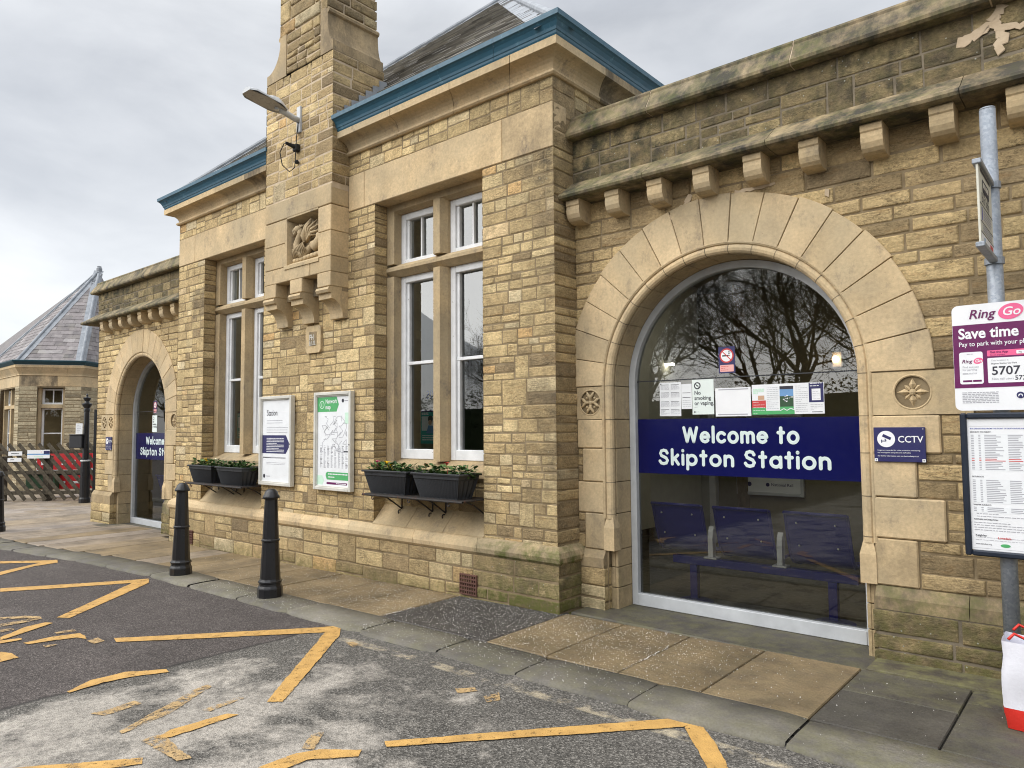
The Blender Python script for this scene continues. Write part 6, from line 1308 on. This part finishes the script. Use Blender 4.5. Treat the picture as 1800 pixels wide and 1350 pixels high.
s.rect('taxi_blue', .05, .085, .13, .205); s.lines('grey_ink', .12, .42, .19, .14, 4, rq, .009); s.rect('dark_ink', 0, .49, .115, .121); s.lines('grey_ink', .08, .42, .10, .07, 3, rq, .010); s.rect('dark_ink', 0, .49, .055, .061); s.rect('white_panel', .005, .485, .004, .053); s.rect('sky_ink', .10, .14, .015, .04, .0016); s.rect('red_ink', .33, .45, .01, .045, .0016); s.done()
ps = empty("parking_sign", (-.54, 5.05, 1.68), "purple and white pay by phone parking sign at the right edge", "sign"); SW, SH, sx0, sz0, sy = .47, .635, -.772, 1.677, 5.045
q = MB(); pts = []
for cx, cz, a in ((SW - .035, .035, -90), (SW - .035, SH - .035, 0), (.035, SH - .035, 90), (.035, .035, 180)):
    for k in range(7): tt = R(a + k * 15); pts.append((sx0 + cx + .035 * math.cos(tt), sz0 + cz + .035 * math.sin(tt)))
q.prism(pts, 'y', sy - .002, sy + .002); q.build("sign_panel", M['white_panel'], ps)
for z in (1.8, 2.2):
    q = MB(); q.box(-.68, -.42, sy + .003, sy + .022, z - .02, z + .02, .003); q.lathe((PX, PY, z), [(.05, -.018), (.05, .018)], 18); q.build("clamp", M['galv'], ps)
s = Sign(ps, (sx0, sy - .002, sz0)); s.rect('purple', .0015, SW - .0015, .135, .515, .001)
def logo(u, v, k, wh=True):
    s.text('purple', "Ring", u, v, .075 * k, bold=.012, shear=.25, d=.003, sx=1.0); s.disc('pink', u + .212 * k, v + .026 * k, .062 * k, .0022, ry=.045 * k, rot=.25); s.text('white_letter', "Go", u + .168 * k, v + .004 * k, .070 * k, bold=.014, shear=.2, d=.0034)
logo(.085, .550, 1.0); s.text('white_letter', "Save time", .030, .432, .088, bold=.026, sx=.88); s.text('white_letter', "Pay to park with your phone", .030, .385, .0385, bold=.006, sx=.86)
s.rect('white_panel', .030, .150, .158, .350, .0018, .012); logo(.042, .285, .40); s.text('grey_ink', "Find and pay", .045, .255, .0165, d=.003); s.text('grey_ink', "for parking", .045, .239, .0165, d=.003); s.lines('grey_ink', .045, .12, .223, .218, 2, rq, .002, .003); s.rect('purple', .045, .092, .171, .182, .003, .003); s.rect('purple', .096, .140, .171, .182, .003, .003); s.lines('grey_ink', .07, .10, .336, .336, 1, rq, .003, .003)
s.rect('pink', .172, SW - .015, .318, .353, .0018, .005); s.text('purple', "Get the App", .186, .336, .0175, bold=.02, d=.003); s.text('purple', "Secure payment", .186, .322, .0115, bold=.0, d=.003); s.rect('white_panel', .315, .353, .325, .345, .003, .003); s.rect('white_panel', .365, .40, .325, .345, .003, .006); s.text('dark_ink', "Pay", .326, .331, .012, d=.004); s.text('dark_ink', "G Pay", .370, .331, .010, d=.004)
s.rect('white_panel', .172, SW - .015, .160, .308, .0018, .006); s.text('grey_ink', "This location is", .190, .288, .0140, d=.003); s.text('dark_ink', "Skipton Station Car Park", .190, .270, .0125, bold=.006, d=.003); s.text('dark_ink', "5707", .190, .208, .070, bold=.014, d=.003, sx=1.0); s.text('grey_ink', "Non rail users", .190, .178, .0185, d=.003); s.text('dark_ink', "5724", .302, .174, .036, bold=.012, d=.003)
s.lines('grey_ink', .038, .22, .105, .045, 7, rq, .004, .0018, .9); s.disc('navy_sign', .325, .085, .019, .0018); s.ring('white_letter', .325, .082, .006, .011, .0024); s.rect('navy_sign', .317, .333, .068, .080, .0028); s.text('navy_sign', "NORTHERN", .352, .080, .019, d=.003); s.done()
tc_ = empty("timetable_case", (-.54, 5.05, .82), "black framed bus timetable case below the purple sign", "sign"); x0, x1, z0, z1 = -.752, -.325, .822, 1.662; f = MB(); b = .034; y0, y1 = 5.02, 5.07
for a, c, d_, g_ in ((x0, x0 + b, z0, z1), (x1 - b, x1, z0, z1), (x0 + b, x1 - b, z0, z0 + b), (x0 + b, x1 - b, z1 - b, z1)): f.box(a, c, y0, y1, d_, g_, .008)
f.build("frame", paint_mat("blue black frame paint", (.012, .018, .032), .35), tc_); q = MB(); q.box(x0 + b, x1 - b, y0 + .018, y1 - .003, z0 + b, z1 - b, .001); q.build("paper_sheet", M['white_panel'], tc_)
for z in (1.0, 1.5):
    q = MB(); q.lathe((PX, PY, z), [(.05, -.018), (.05, .018)], 18); q.build("clamp", M['galv'], tc_)
s = Sign(tc_, (x0 + b, y0 + .018, z0 + b)); w, h = x1 - x0 - 2 * b, z1 - z0 - 2 * b
s.text('taxi_blue', "BUS DEPARTURES FROM THE FRONT OF SKIPTON RAILWAY STATION", .016, h - .062, .0105, bold=.01, sx=.95); s.text('dark_ink', "MONDAY TO FRIDAY", .016, h - .082, .0105, bold=.02)
for (va, vb, n) in ((h - .10, h - .30, 21), (h - .365, h - .49, 13), (h - .525, h - .545, 3)):
    s.rect('mint_ink' if False else 'paper', .016, w - .01, vb - .006, va + .010, .0006)
    for k in range(n):
        v = va + (vb - va) * k / max(1, n - 1); ink = 'red_ink' if n == 21 and k in (14, 15) else 'grey_ink'
        for u0, u1 in ((.018, .032), (.055, .066), (.085, .085 + rq.uniform(.05, .10)), (.20, .20 + rq.uniform(.05, .075))): s.rect(ink, u0, u1, v, v + .0045)
        if rq.random() < .5: s.rect(ink, .285, .345, v, v + .004)
s.text('dark_ink', "SATURDAYS", .016, h - .345, .0105, bold=.02); s.text('dark_ink', "WINTER SUNDAYS", .016, h - .51, .0105, bold=.02); s.text('dark_ink', "FURTHER INFORMATION", .016, h - .595, .0105, bold=.02); s.lines('grey_ink', .03, w - .02, h - .56, h - .575, 2, rq, .0035); s.lines('grey_ink', .016, w - .01, h - .612, h - .655, 4, rq, .0035)
s.text('dark_ink', "Keighley", .02, h - .69, .016, bold=.01); s.text('red_ink', "Lonsdale", .13, h - .70, .018, bold=.015); s.disc('sky_ink', .265, h - .69, .011); s.text('dark_ink', "www.dalesbus.org", .02, h - .738, .0105, bold=.01); s.disc('green_ink', .165, h - .737, .024, ry=.010); s.text('dark_ink', "traveline", .262, h - .732, .018, bold=.01); s.text('dark_ink', "0871 200", .255, h - .758, .018, bold=.015); s.lines('grey_ink', .02, w - .01, .02 + .055, .02 + .04, 2, rq, .002)
for (va) in (h - .045, .012): s.rect('grey_ink', .008, w - .008, va, va + .0012, .0008)
s.done()

# ---- shopping bag
bg = empty("shopping_bag", (-.33, 4.70, 0), "white woven shopping bag with a red base and red handles by the post", "bag"); bx0, bx1, by0, by1 = -.535, -.13, 4.585, 4.80
def bagwall(z0, z1, fl_, nz, m):
    q = MB(); P = []
    per = [(bx0 + (bx1 - bx0) * i / 10, by0) for i in range(10)] + [(bx1, by0 + (by1 - by0) * i / 6) for i in range(6)] + [(bx1 - (bx1 - bx0) * i / 10, by1) for i in range(10)] + [(bx0, by1 - (by1 - by0) * i / 6) for i in range(6)]
    cx, cy = (bx0 + bx1) / 2, (by0 + by1) / 2
    for (x, y) in per:
        row = []
        for k in range(nz + 1):
            t = k / nz; z = z0 + (z1 - z0) * t; f = 1 + .07 * max(0, z) / .43; wv = .030 * (vnoise(x * 13, y * 13 + z * 9, 4.2) - .5) + .014 * (vnoise(x * 40, y * 40, z * 14) - .5); n_ = np.array((x - cx, (y - cy) * 2)); n_ = n_ / np.linalg.norm(n_); topw = (.060 * (vnoise(x * 7, y * 9, 2) - .5) if z > .4 else 0)
            row.append((cx + (x - cx) * f + n_[0] * wv, cy + (y - cy) * f + n_[1] * wv, z + .008 + topw + gz(x)))
        P.append(row)
    q.grid(np.array(P), closeu=True); return q
q = bagwall(.10, .44, 1, 9, 0); q.build("bag_body", M['bag_white'], bg, smooth=True); q = bagwall(-.005, .10, 1, 3, 0); q.build("bag_base", M['bag_red'], bg, smooth=True)
for y in (by0 - .0, by1 + .006):
    q = MB(); A = [(-.515, y, .40), (-.512, y + .01, .47), (-.49, y + .04, .495), (-.44, y + .06, .47), (-.37, y + .05, .49), (-.33, y + .01, .47), (-.33, y, .40)]; q.tube(A[1:-1], .0075, 8); q.build("handle", M['bag_red'], bg, smooth=True)
s = Sign(bg, (bx0 - .017, 4.80, .25), (0, -1, 0), (0, 0, 1), (-1, 0, 0)); s.disc('navy_sign', .07, .06, .03, .004, ry=.045); s.rect('red_ink', .05, .12, -.012, -.002, .006); s.done()
q = MB(); q.box(-.49, -.18, 4.61, 4.775, .02, .36, .02); q.build("folded_cloth", M['taxi_blue'], label="blue packet standing inside the white shopping bag", cat="packet"); q = MB(); q.tube([(-.50, 4.62, .40), (-.44, 4.68, .415), (-.36, 4.70, .40), (-.25, 4.72, .42)], .012, 7); q.build("black_strap", M['black_rubber'], label="black strap curling out of the shopping bag", cat="strap")

# ---- low timber fence with slanted laths
FA, FB = np.array((-27.0, 2.2)), np.array((-18.6, 8.85)); FL = np.linalg.norm(FB - FA); fd = (FB - FA) / FL; fnv = np.array((fd[1], -fd[0]))
fz = lambda x: gz(x)
fe = empty("timber_fence", (-22.5, 5.7, -.25), "weathered timber fence of slanted laths between stout posts", "fence"); q = MB()
def fp(t, d, z): p = FA + fd * t + fnv * d; return (p[0], p[1], z + fz(p[0]))
rf_ = random.Random(4); t = -1.0; k = 0
while t < FL + .3:
    a0, z0_, a1, z1_ = t, 1.50, t + 1.30, .04; 
    if t < 0: z0_ = 1.50 - (-t) * 1.46 / 1.30; a0 = 0
    w = .045; dn = np.array((1.46, 1.30)); dn = dn / np.linalg.norm(dn) * w
    V = []
    for d in (.035, .057):
        for (tt, zz) in ((a0 - dn[0], z0_ - dn[1]), (a0 + dn[0], z0_ + dn[1]), (a1 + dn[0], z1_ + dn[1]), (a1 - dn[0], z1_ - dn[1])): V.append(fp(tt, d + .001 * k, zz))
    q.add(V, [(0, 1, 2, 3), (7, 6, 5, 4), (0, 4, 5, 1), (1, 5, 6, 2), (2, 6, 7, 3), (3, 7, 4, 0)]); t += .265 + rf_.uniform(-.02, .02); k = (k + 1) % 3
q.build("lath_panel", M['timber'], fe)
for z in (.22, .75, 1.28):
    q = MB(); V = [fp(tt, d, z + s_) for tt in (0, FL) for (d, s_) in ((-.03, -.045), (.03, -.045), (.03, .045), (-.03, .045))]; q.add(V, [(0, 1, 5, 4), (1, 2, 6, 5), (2, 3, 7, 6), (3, 0, 4, 7), (0, 3, 2, 1), (4, 5, 6, 7)]); q.build("rail", M['timber'], fe)
for tt in (.9, 3.55, 5.62, 6.85, 8.6, 10.4):
    q = MB(); p = fp(tt, -.10, 0); q.box(p[0] - .085, p[0] + .085, p[1] - .085, p[1] + .085, p[2] - .3, p[2] + 1.18, .012, rot=Matrix.Rotation(math.atan2(fd[1], fd[0]), 4, 'Z')); q.build("post", M['timber'], fe)
def fsign(t0, t1, z0, z1, mat, label, name="fence_sign", d=.075):
    p = fp((t0 + t1) / 2, d, z0); e = empty(name, p, label, "sign"); q = MB(); V = [fp(tt, dd, z) for dd in (d, d + .012) for tt, z in ((t0, z0), (t1, z0), (t1, z1), (t0, z1))]; q.add(V, [(3, 2, 1, 0), (4, 5, 6, 7), (0, 1, 5, 4), (1, 2, 6, 5), (2, 3, 7, 6), (3, 0, 4, 7)]); q.build("sign_panel", M[mat], e); return Sign(e, fp(t0, d + .012, z0), (fd[0], fd[1], 0), (0, 0, 1), (fnv[0], fnv[1], 0))
def ft(px, y=None):                        # distance along the fence seen in the direction of photo column px
    dx = CAM_FWD[0] + (px - 900) / 1260 * CAM_RIGHT[0]; dy = CAM_FWD[1] + (px - 900) / 1260 * CAM_RIGHT[1]; m_ = np.array([[fd[0], -dx], [fd[1], -dy]]); return float(np.linalg.solve(m_, -FA)[0])
s = fsign(ft(23), ft(47), 1.20, 1.31, 'white_panel', "small white name board on the fence, upper of two"); s.lines('dark_ink', .08, .28, .045, .045, 1, rq, .02); s.done()
s = fsign(ft(22), ft(46), 1.04, 1.14, 'white_panel', "small white name board on the fence, lower of two"); s.lines('dark_ink', .08, .28, .045, .045, 1, rq, .02); s.done()
s = fsign(ft(56), ft(95), 1.12, 1.34, 'white_panel', "white and blue striped notice board on the fence"); L_ = ft(95) - ft(56); s.rect('sky_ink', 0, L_, .095, .125); s.rect('navy_sign', L_ * .74, L_, .115, .2); s.rect('pale_pink', L_ * .6, L_ * .65, .16, .18, .0015); s.rect('mint_ink', L_ * .3, L_ * .72, .03, .06); s.done()
# things standing behind the fence
def behind(px0, px1, off, z0, z1, mat, name, label, cat, thick=.4):
    t0, t1 = ft(px0), ft(px1); e = empty(name, fp((t0 + t1) / 2, -off, z0), label, cat); q = MB(); V = [fp(tt, -off - dd, z) for dd in (0, thick) for tt, z in ((t0, z0), (t1, z0), (t1, z1), (t0, z1))]; q.add(V, [(0, 1, 2, 3), (7, 6, 5, 4), (0, 4, 5, 1), (1, 5, 6, 2), (2, 6, 7, 3), (3, 7, 4, 0)]); q.build("panel", M[mat], e); return e, Sign(e, fp(t0, -off + .004, z0), (fd[0], fd[1], 0), (0, 0, 1), (fnv[0], fnv[1], 0)), t1 - t0
e, s, L_ = behind(28, 122, .9, .25, 1.22, 'red_plastic', "safety_barrier", "red and white plastic barrier behind the timber fence", "barrier", .35)
s.rect('white_plastic', 0, L_, .44, .53, .002); s.rect('black_void', 0, L_, .39, .43, .003)
for k in range(5): s.rect('white_plastic', .12 + k * L_ / 5, .12 + k * L_ / 5 + .10, .66 + .02 * (k % 2), .80, .004)
for k in range(3): s.rect('white_plastic', .2 + k * .4, .42 + k * .4, .16, .22, .004)
s.done()
e, s, L_ = behind(128, 178, .9, .25, 1.20, 'red_plastic', "safety_barrier", "red and white plastic barrier behind the black lamp post", "barrier", .35); s.rect('white_plastic', 0, L_, .40, .56, .002)
for k in range(4): s.rect('white_plastic', .1 + k * L_ / 4, .1 + k * L_ / 4 + .16, .70, .80, .004)
s.done()
e, s, L_ = behind(18, 70, .7, .28, .66, 'green_paint', "grit_bin", "dark green bin behind the fence at left", "bin", .5); q = MB(); V = [fp(tt, -.66 - dd, z) for dd in (0, .58) for tt, z in ((ft(16), .66), (ft(72), .66), (ft(72), .74), (ft(16), .74))]; q.add(V, [(0, 1, 2, 3), (7, 6, 5, 4), (0, 4, 5, 1), (1, 5, 6, 2), (2, 6, 7, 3), (3, 7, 4, 0)]); q.build("lid", M['black_iron'], e); s.done()
e, s, L_ = behind(22, 72, 1.0, .78, 1.02, 'white_plastic', "folded_board", "white and pink board leaning behind the fence", "board", .05); s.rect('pale_pink', L_ * .62, L_ * .7, 0, .24); s.done()

# ---- black cast iron lamp post with a cabinet and a paper notice
lx, ly = -20.05, 6.86; lz = gz(lx); lp = empty("lamp_post", (lx, ly, lz), "slim black iron post with finial beside the fence and far arch", "post"); q = MB()
q.lathe((lx, ly, lz), [(.13, -.1), (.13, .10), (.115, .14), (.105, 1.02), (.115, 1.04), (.115, 1.08), (.075, 1.10), (.062, 2.30), (.075, 2.32), (.075, 2.36), (.06, 2.38), (.11, 2.46), (.115, 2.50), (.06, 2.52), (.05, 2.56), (.085, 2.62), (.09, 2.65), (.03, 2.67), (.02, 2.70), (.03, 2.72), (.003, 2.76)], 14); q.build("post", M['black_iron'], lp); q = MB(); q.lathe((lx, ly, lz), [(.117, 1.045), (.118, 1.075)], 14); q.build("collar_band", M['white_paint'], lp)
rr = Vector((CAM_RIGHT[0], CAM_RIGHT[1], 0)).normalized(); rot = Matrix.Rotation(math.atan2(rr[1], rr[0]), 4, 'Z')
q = MB(); c = np.array((lx, ly)) - np.array(rr[:2]) * .20 ; q.box(c[0] - .16, c[0] + .16, c[1] - .12, c[1] + .12, lz + 1.38, lz + 1.70, .012, rot=rot); q.box(c[0] - .17, c[0] + .17, c[1] - .13, c[1] + .13, lz + 1.701, lz + 1.725, .006, rot=rot); q.build("meter_cabinet", M['planter'], lp)
c = np.array((lx, ly)) - np.array(rr[:2]) * .10 - np.array((-rr[1], rr[0])) * .14; e = empty("post_notice", (c[0], c[1], lz + 1.75), "white paper notice taped to the black post with finial", "notice"); q = MB(); q.box(c[0] - .085, c[0] + .085, c[1] - .003, c[1] + .003, lz + 1.73, lz + 2.0, .001, rot=rot); q.build("paper_sheet", M['paper'], e); s = Sign(e, (c[0] - rr[0] * .08 + rr[1] * .005, c[1] - rr[1] * .08 - rr[0] * .005, lz + 1.73), tuple(rr), (0, 0, 1), (rr[1], -rr[0], 0)); s.lines('grey_ink', .03, .13, .22, .05, 5, rq, .008); s.done()
ib = empty("information_totem", (-19.9, 7.3, gz(-20)), "black framed blue information board behind the far arch corner", "sign"); c = np.array((-19.65, 7.22)); 
q = MB()
for u in (-.30, .30): p = c + np.array(rr[:2]) * u; q.box(p[0] - .04, p[0] + .04, p[1] - .04, p[1] + .04, gz(-20) - .1, gz(-20) + 2.35, .006, rot=rot)
for z in (.9, 2.1, 2.32): q.box(c[0] - .27, c[0] + .27, c[1] - .025, c[1] + .025, gz(-20) + z - .03, gz(-20) + z + .03, .004, rot=rot)
q.build("frame", M['black_iron'], ib); q = MB(); q.box(c[0] - .24, c[0] + .24, c[1] - .02, c[1] + .02, gz(-20) + .95, gz(-20) + 2.05, .004, rot=rot); q.build("panel", M['sky_ink'], ib)

# ---- canted pavilion with the steep slate roof beyond the fence
ob = empty("canted_pavilion", (-28.0, 9.5, -.4), "low stone pavilion with canted end and steep purple slate roof beyond the fence", "building")
OP = [(-36.0, 7.55), (-30.8, 7.40), (-26.85, 7.20), (-25.90, 8.67), (-27.2, 10.2), (-33, 14.0)]; AP = (-28.55, 10.05, 7.45); BZ = -.45; EZ = 3.72
w = MB(); OWIN = {1: [(1.45, 3.45)], 2: [(.50, 1.30)], 0: []}
for i in range(len(OP) - 1):
    a, b = np.array(OP[i]), np.array(OP[i + 1]); L = np.linalg.norm(b - a); d = (b - a) / L; n = (d[1], -d[0], 0); U = (d[0], d[1], 0); O = (a[0], a[1], 0)
    wins = OWIN.get(i, []); cs = courses(BZ, 3.05, .10, .13, 70 + i)
    def sp(za, zb, wins=wins, L=L):
        q, u = [], 0.0
        for x0, x1 in wins: q.append((u, x0, True, True)); u = x1
        return q + [(u, L, True, True)]
    if i in (0, 4): rect(w, O, U, 0, L, BZ, 3.1, n, m=0)
    else: rubble(w, O, U, n, cs, sp, (.30, .5), 80 + i, (.002, .008), .010, .12, .05, .05, (.55, .2))
    u = 0.0
    for x0, x1 in wins + [(L, L)]:
        if x0 > u: rect(w, O, U, u, x0, BZ, 3.7, n)
        u = x1
    for x0, x1 in wins: rect(w, O, U, x0, x1, BZ, 0.55, n); rect(w, O, U, x0, x1, 2.98, 3.7, n)
w.build("wall", [M['stone_grey'], M['mortar']], ob, smooth=True, rc=False)
OPr = OP; lm = MB(); sweep(lm, [(0, 3.02), (.012, 3.02), (.012, 3.36), (0, 3.36)], OPr, (.6, .55, .12, 0), .006, 1.1, random.Random(3)); lm.build("lintel_band", M['ashlar'], ob)
lm = MB(); sweep(lm, [(0, 3.36), (.04, 3.37), (.03, 3.40), (.05, 3.45), (.14, 3.60), (.16, 3.62), (.16, 3.70), (0, 3.70)], OPr, (.6, .5, .15, 0), .006, 1.2, random.Random(3)); lm.build("cornice", M['ashlar'], ob)
lm = MB(); sweep(lm, [(.12, 3.705), (.17, 3.705), (.20, 3.74), (.25, 3.80), (.26, 3.84), (.24, 3.85), (.15, 3.74), (.12, 3.74)], OPr); lm.build("gutter", paint_mat("deep teal gutter", (.012, .055, .075), .5), ob)
rr_ = MB(); ce = np.mean(np.array(OP[1:5]), 0); ev = []
for i, p in enumerate(OP): v = np.array(p) - np.array((-29.5, 10.5)); v = v / np.linalg.norm(v); ev.append((p[0] + v[0] * .16, p[1] + v[1] * .16, 3.80))
for i in range(len(ev) - 1):
    rr_.add([np.array(ev[i]) - (0, 0, .03), np.array(ev[i + 1]) - (0, 0, .03), np.array(AP) - (0, 0, .03)], [(0, 1, 2)], (.2, .4, 0, 0))
    if i in (1, 2, 3): slates(rr_, ev[i], ev[i + 1], AP, .19, .34, .012, random.Random(30 + i))
oroof = rr_.build("roof", M['slate_purple'], ob, rc=False)
for i in (1, 2, 3):
    fnm = lambda a, b: (lambda v: v / np.linalg.norm(v) * (1 if v[2] > 0 else -1))(np.cross(np.array(b) - np.array(a), np.array(AP) - np.array(a)))
    hip(oroof, ev[i], AP, .17, fnm(ev[i - 1], ev[i]), fnm(ev[i], ev[i + 1]))
q = MB(); q.lathe(AP, [(.10, -.12), (.10, .10), (.07, .13), (.08, .17), (.02, .20)], 12); q.build("finial", M['lead'], oroof)
for i, (x0, x1) in ((1, OWIN[1][0]), (2, OWIN[2][0])):
    a, b = np.array(OP[i]), np.array(OP[i + 1]); d = (b - a) / np.linalg.norm(b - a); n = np.array((d[1], -d[0])); rot_ = Matrix.Rotation(math.atan2(d[1], d[0]), 4, 'Z')
    def obx(mb, u0, u1, z0, z1, dep0, dep1, b_=.006):
        c = a + d * ((u0 + u1) / 2) - n * ((dep0 + dep1) / 2); mb.box(c[0] - (u1 - u0) / 2, c[0] + (u1 - u0) / 2, c[1] - (dep1 - dep0) / 2, c[1] + (dep1 - dep0) / 2, z0, z1, b_, (.35, .5, .15, 0), rot=rot_)
    st = MB(); bw = .09; ms = [x0 + bw * .0] + [] ; nl = 2 if i == 1 else 1; obx(st, x0, x0 + bw, .55, 2.98, .10, .35); obx(st, x1 - bw, x1, .55, 2.98, .10, .35); obx(st, x0 + bw, x1 - bw, 2.32, 2.44, .10, .35)
    lw_ = (x1 - x0 - 2 * bw - (nl - 1) * .14) / nl
    for k in range(nl - 1): obx(st, x0 + bw + lw_ * (k + 1) + .14 * k, x0 + bw + (lw_ + .14) * (k + 1), .55, 2.319, .10, .35); obx(st, x0 + bw + lw_ * (k + 1) + .14 * k, x0 + bw + (lw_ + .14) * (k + 1), 2.441, 2.98, .10, .35)
    ww = st.build("window", M['ashlar'], ob)
    for k in range(nl):
        u0 = x0 + bw + (lw_ + .14) * k; u1 = u0 + lw_
        for z0, z1, up_ in ((.55, 2.32, 0), (2.44, 2.95, 1)):
            f = MB()
            for aa, bb, cc, dd in ((u0, u0 + .06, z0, z1), (u1 - .06, u1, z0, z1), (u0 + .06, u1 - .06, z0, z0 + .06), (u0 + .06, u1 - .06, z1 - .05, z1)): obx(f, aa, bb, cc, dd, .22, .30, .004)
            if up_: obx(f, (u0 + u1) / 2 - .015, (u0 + u1) / 2 + .015, z0 + .06, z1 - .05, .23, .29, .002)
            else: obx(f, u0 + .06, u1 - .06, 1.48, 1.52, .23, .29, .002)
            f.build("frame", M['white_paint'], ww); g_ = MB(); V = [a + d * uu - n * .27 for uu in (u0 + .05, u1 - .05)]; g_.add([(V[0][0], V[0][1], z0 + .05), (V[1][0], V[1][1], z0 + .05), (V[1][0], V[1][1], z1 - .04), (V[0][0], V[0][1], z1 - .04)], [(0, 1, 2, 3)]); g_.build("pane", M['glass'], ww, rc=False)
q = MB(); ins = [np.array(p) * .0 + (np.array(p) + (np.array((-29.8, 10.2)) - np.array(p)) * .32) for p in OP[:5]]
for i in range(4): q.add([(*ins[i], .3), (*ins[i + 1], .3), (*ins[i + 1], 3.4), (*ins[i], 3.4)], [(0, 1, 2, 3)])
q.build("inner_wall", paint_mat("tan inner wall", (.36, .27, .15), .9), ob, rc=False)

# ---- bare winter trees across the car park, mirrored; hedge added to darken low reflections
def make_tree(seed, h):
    rnd = random.Random(seed); tk, tw = MB(), MB()
    def grow(p, d, L, r, lev):
        pts, q, dd = [p], p, d
        for k in range(3):
            dd = dd + np.array([rnd.gauss(0, .16) for _ in range(3)]) + np.array((0, 0, .05)); dd = dd / np.linalg.norm(dd); q = q + dd * L / 3; pts.append(q)
        (tk if lev < 2 else tw).tube(pts, [r, r * .86, r * .72, r * .60], 7 if lev < 2 else (4 if lev < 4 else 3), cap=False)
        if lev >= 6: return
        nb = (6, 4, 4, 4, 3, 2)[lev]
        for k in range(nb):
            t = rnd.uniform(.35, 1.0) if lev else rnd.uniform(.35, 1.0); i = min(2, int(t * 3)); f = t * 3 - i; b = pts[i] + (pts[i + 1] - pts[i]) * f
            ax = np.cross(dd, np.array([rnd.gauss(0, 1) for _ in range(3)])); ax = ax / np.linalg.norm(ax); an = rnd.uniform(.35, .95); nd = dd * math.cos(an) + ax * math.sin(an); nd[2] += .12; nd = nd / np.linalg.norm(nd)
            grow(b, nd, L * rnd.uniform(.60, .84), max(.0048, r * rnd.uniform(.34, .58)), lev + 1)
    grow(np.zeros(3), np.array((0, 0, 1.0)), h * .23, h * .0098, 0)
    t = empty("bare_tree", (0, 0, 0)); tk.build("trunk", M['bark'], t, rc=False, smooth=True); tw.build("crown", M['bark'], t, rc=False); return t
PROT = [make_tree(61, 15.5), make_tree(62, 17.0)]
TREES = [(-8.6, -12.5, 0, 1.0), (-14.2, -12.8, 1, 1.0), (-5.6, -14.5, 1, 1.0), (-15.5, -15.5, 0, 1.15), (-4.0, -16, 0, 1.1), (-10, -18, 1, 1.15), (-1.0, -13, 1, .9), (-17.8, -11.5, 0, .75), (-58, -14, 1, 1.0), (-64, -19, 0, 1.1), (-2, -22, 1, 1.2), (-62, -20, 1, 1.2)]
TLAB = ["near tree mirrored in the middle of the arch", "tree with the forked limbs mirrored at the left of the near arch", "tree mirrored at the right of the near arch", "tall tree mirrored behind the forked one", "tree behind the right mirrored trunk", "tree in the second row behind the middle trunk", "tree farthest right in the front row of the mirrored trees", "tree mirrored at the right edge of the right tall window", "first tree mirrored in the far arched window", "second tree mirrored in the far arched window", "farthest tree to the right in the mirrored row", "farthest tree to the left of the mirrored row"]
used = [0, 0]
for i, (x, y, p, s_) in enumerate(TREES):
    o = PROT[p] if not used[p] else copy_tree(PROT[p]); used[p] = 1; o.location = (x, y, gz(x) - .1); o.rotation_euler = (0, 0, i * 1.7); o.scale = (s_, s_, s_); tag(o, "bare " + TLAB[i], "tree", "bare trees across the car park")
hd = MB(); rh = random.Random(77)
for k in range(26000):
    x = rh.uniform(-34, 8); y = -9.2 - rh.random() * 1.8; top = 2.5 + .7 * vnoise(x * .5, 1, 1) + .3 * vnoise(x * 2, 3, 2); z = gz(x) + top * rh.random() ** .7; y += .5 * (vnoise(x * 1.2, z * 1.2, 5) - .5); a, b_ = rh.uniform(0, 6.28), rh.uniform(-1, 1); L = rh.uniform(.04, .085); u = np.array((math.cos(a), math.sin(a), b_ * .6)) * L; v = np.array((-math.sin(a), math.cos(a), rh.uniform(-1, 1))) * L * .6; c = np.array((x, y, z)); hd.add([c - u, c - v * .8, c + u, c + v * .8], [(0, 1, 2, 3)], (rh.random(), .5, 0, 0))
hb = empty("hedge", (-13, -10, -.2), "dark evergreen hedge added across the car park to darken the low reflections", "hedge"); hd.build("foliage", M['hedge'], hb, rc=False)
q = MB(); P = [[(x, -10.2 + s_ * .45, gz(x) + z) for s_, z in ((-1, -.1), (-1, 2.55), (1, 2.55), (1, -.1))] for x in np.linspace(-34, 8, 30)]; q.grid(np.array(P)); q.build("core", M['hedge'], hb, rc=False)
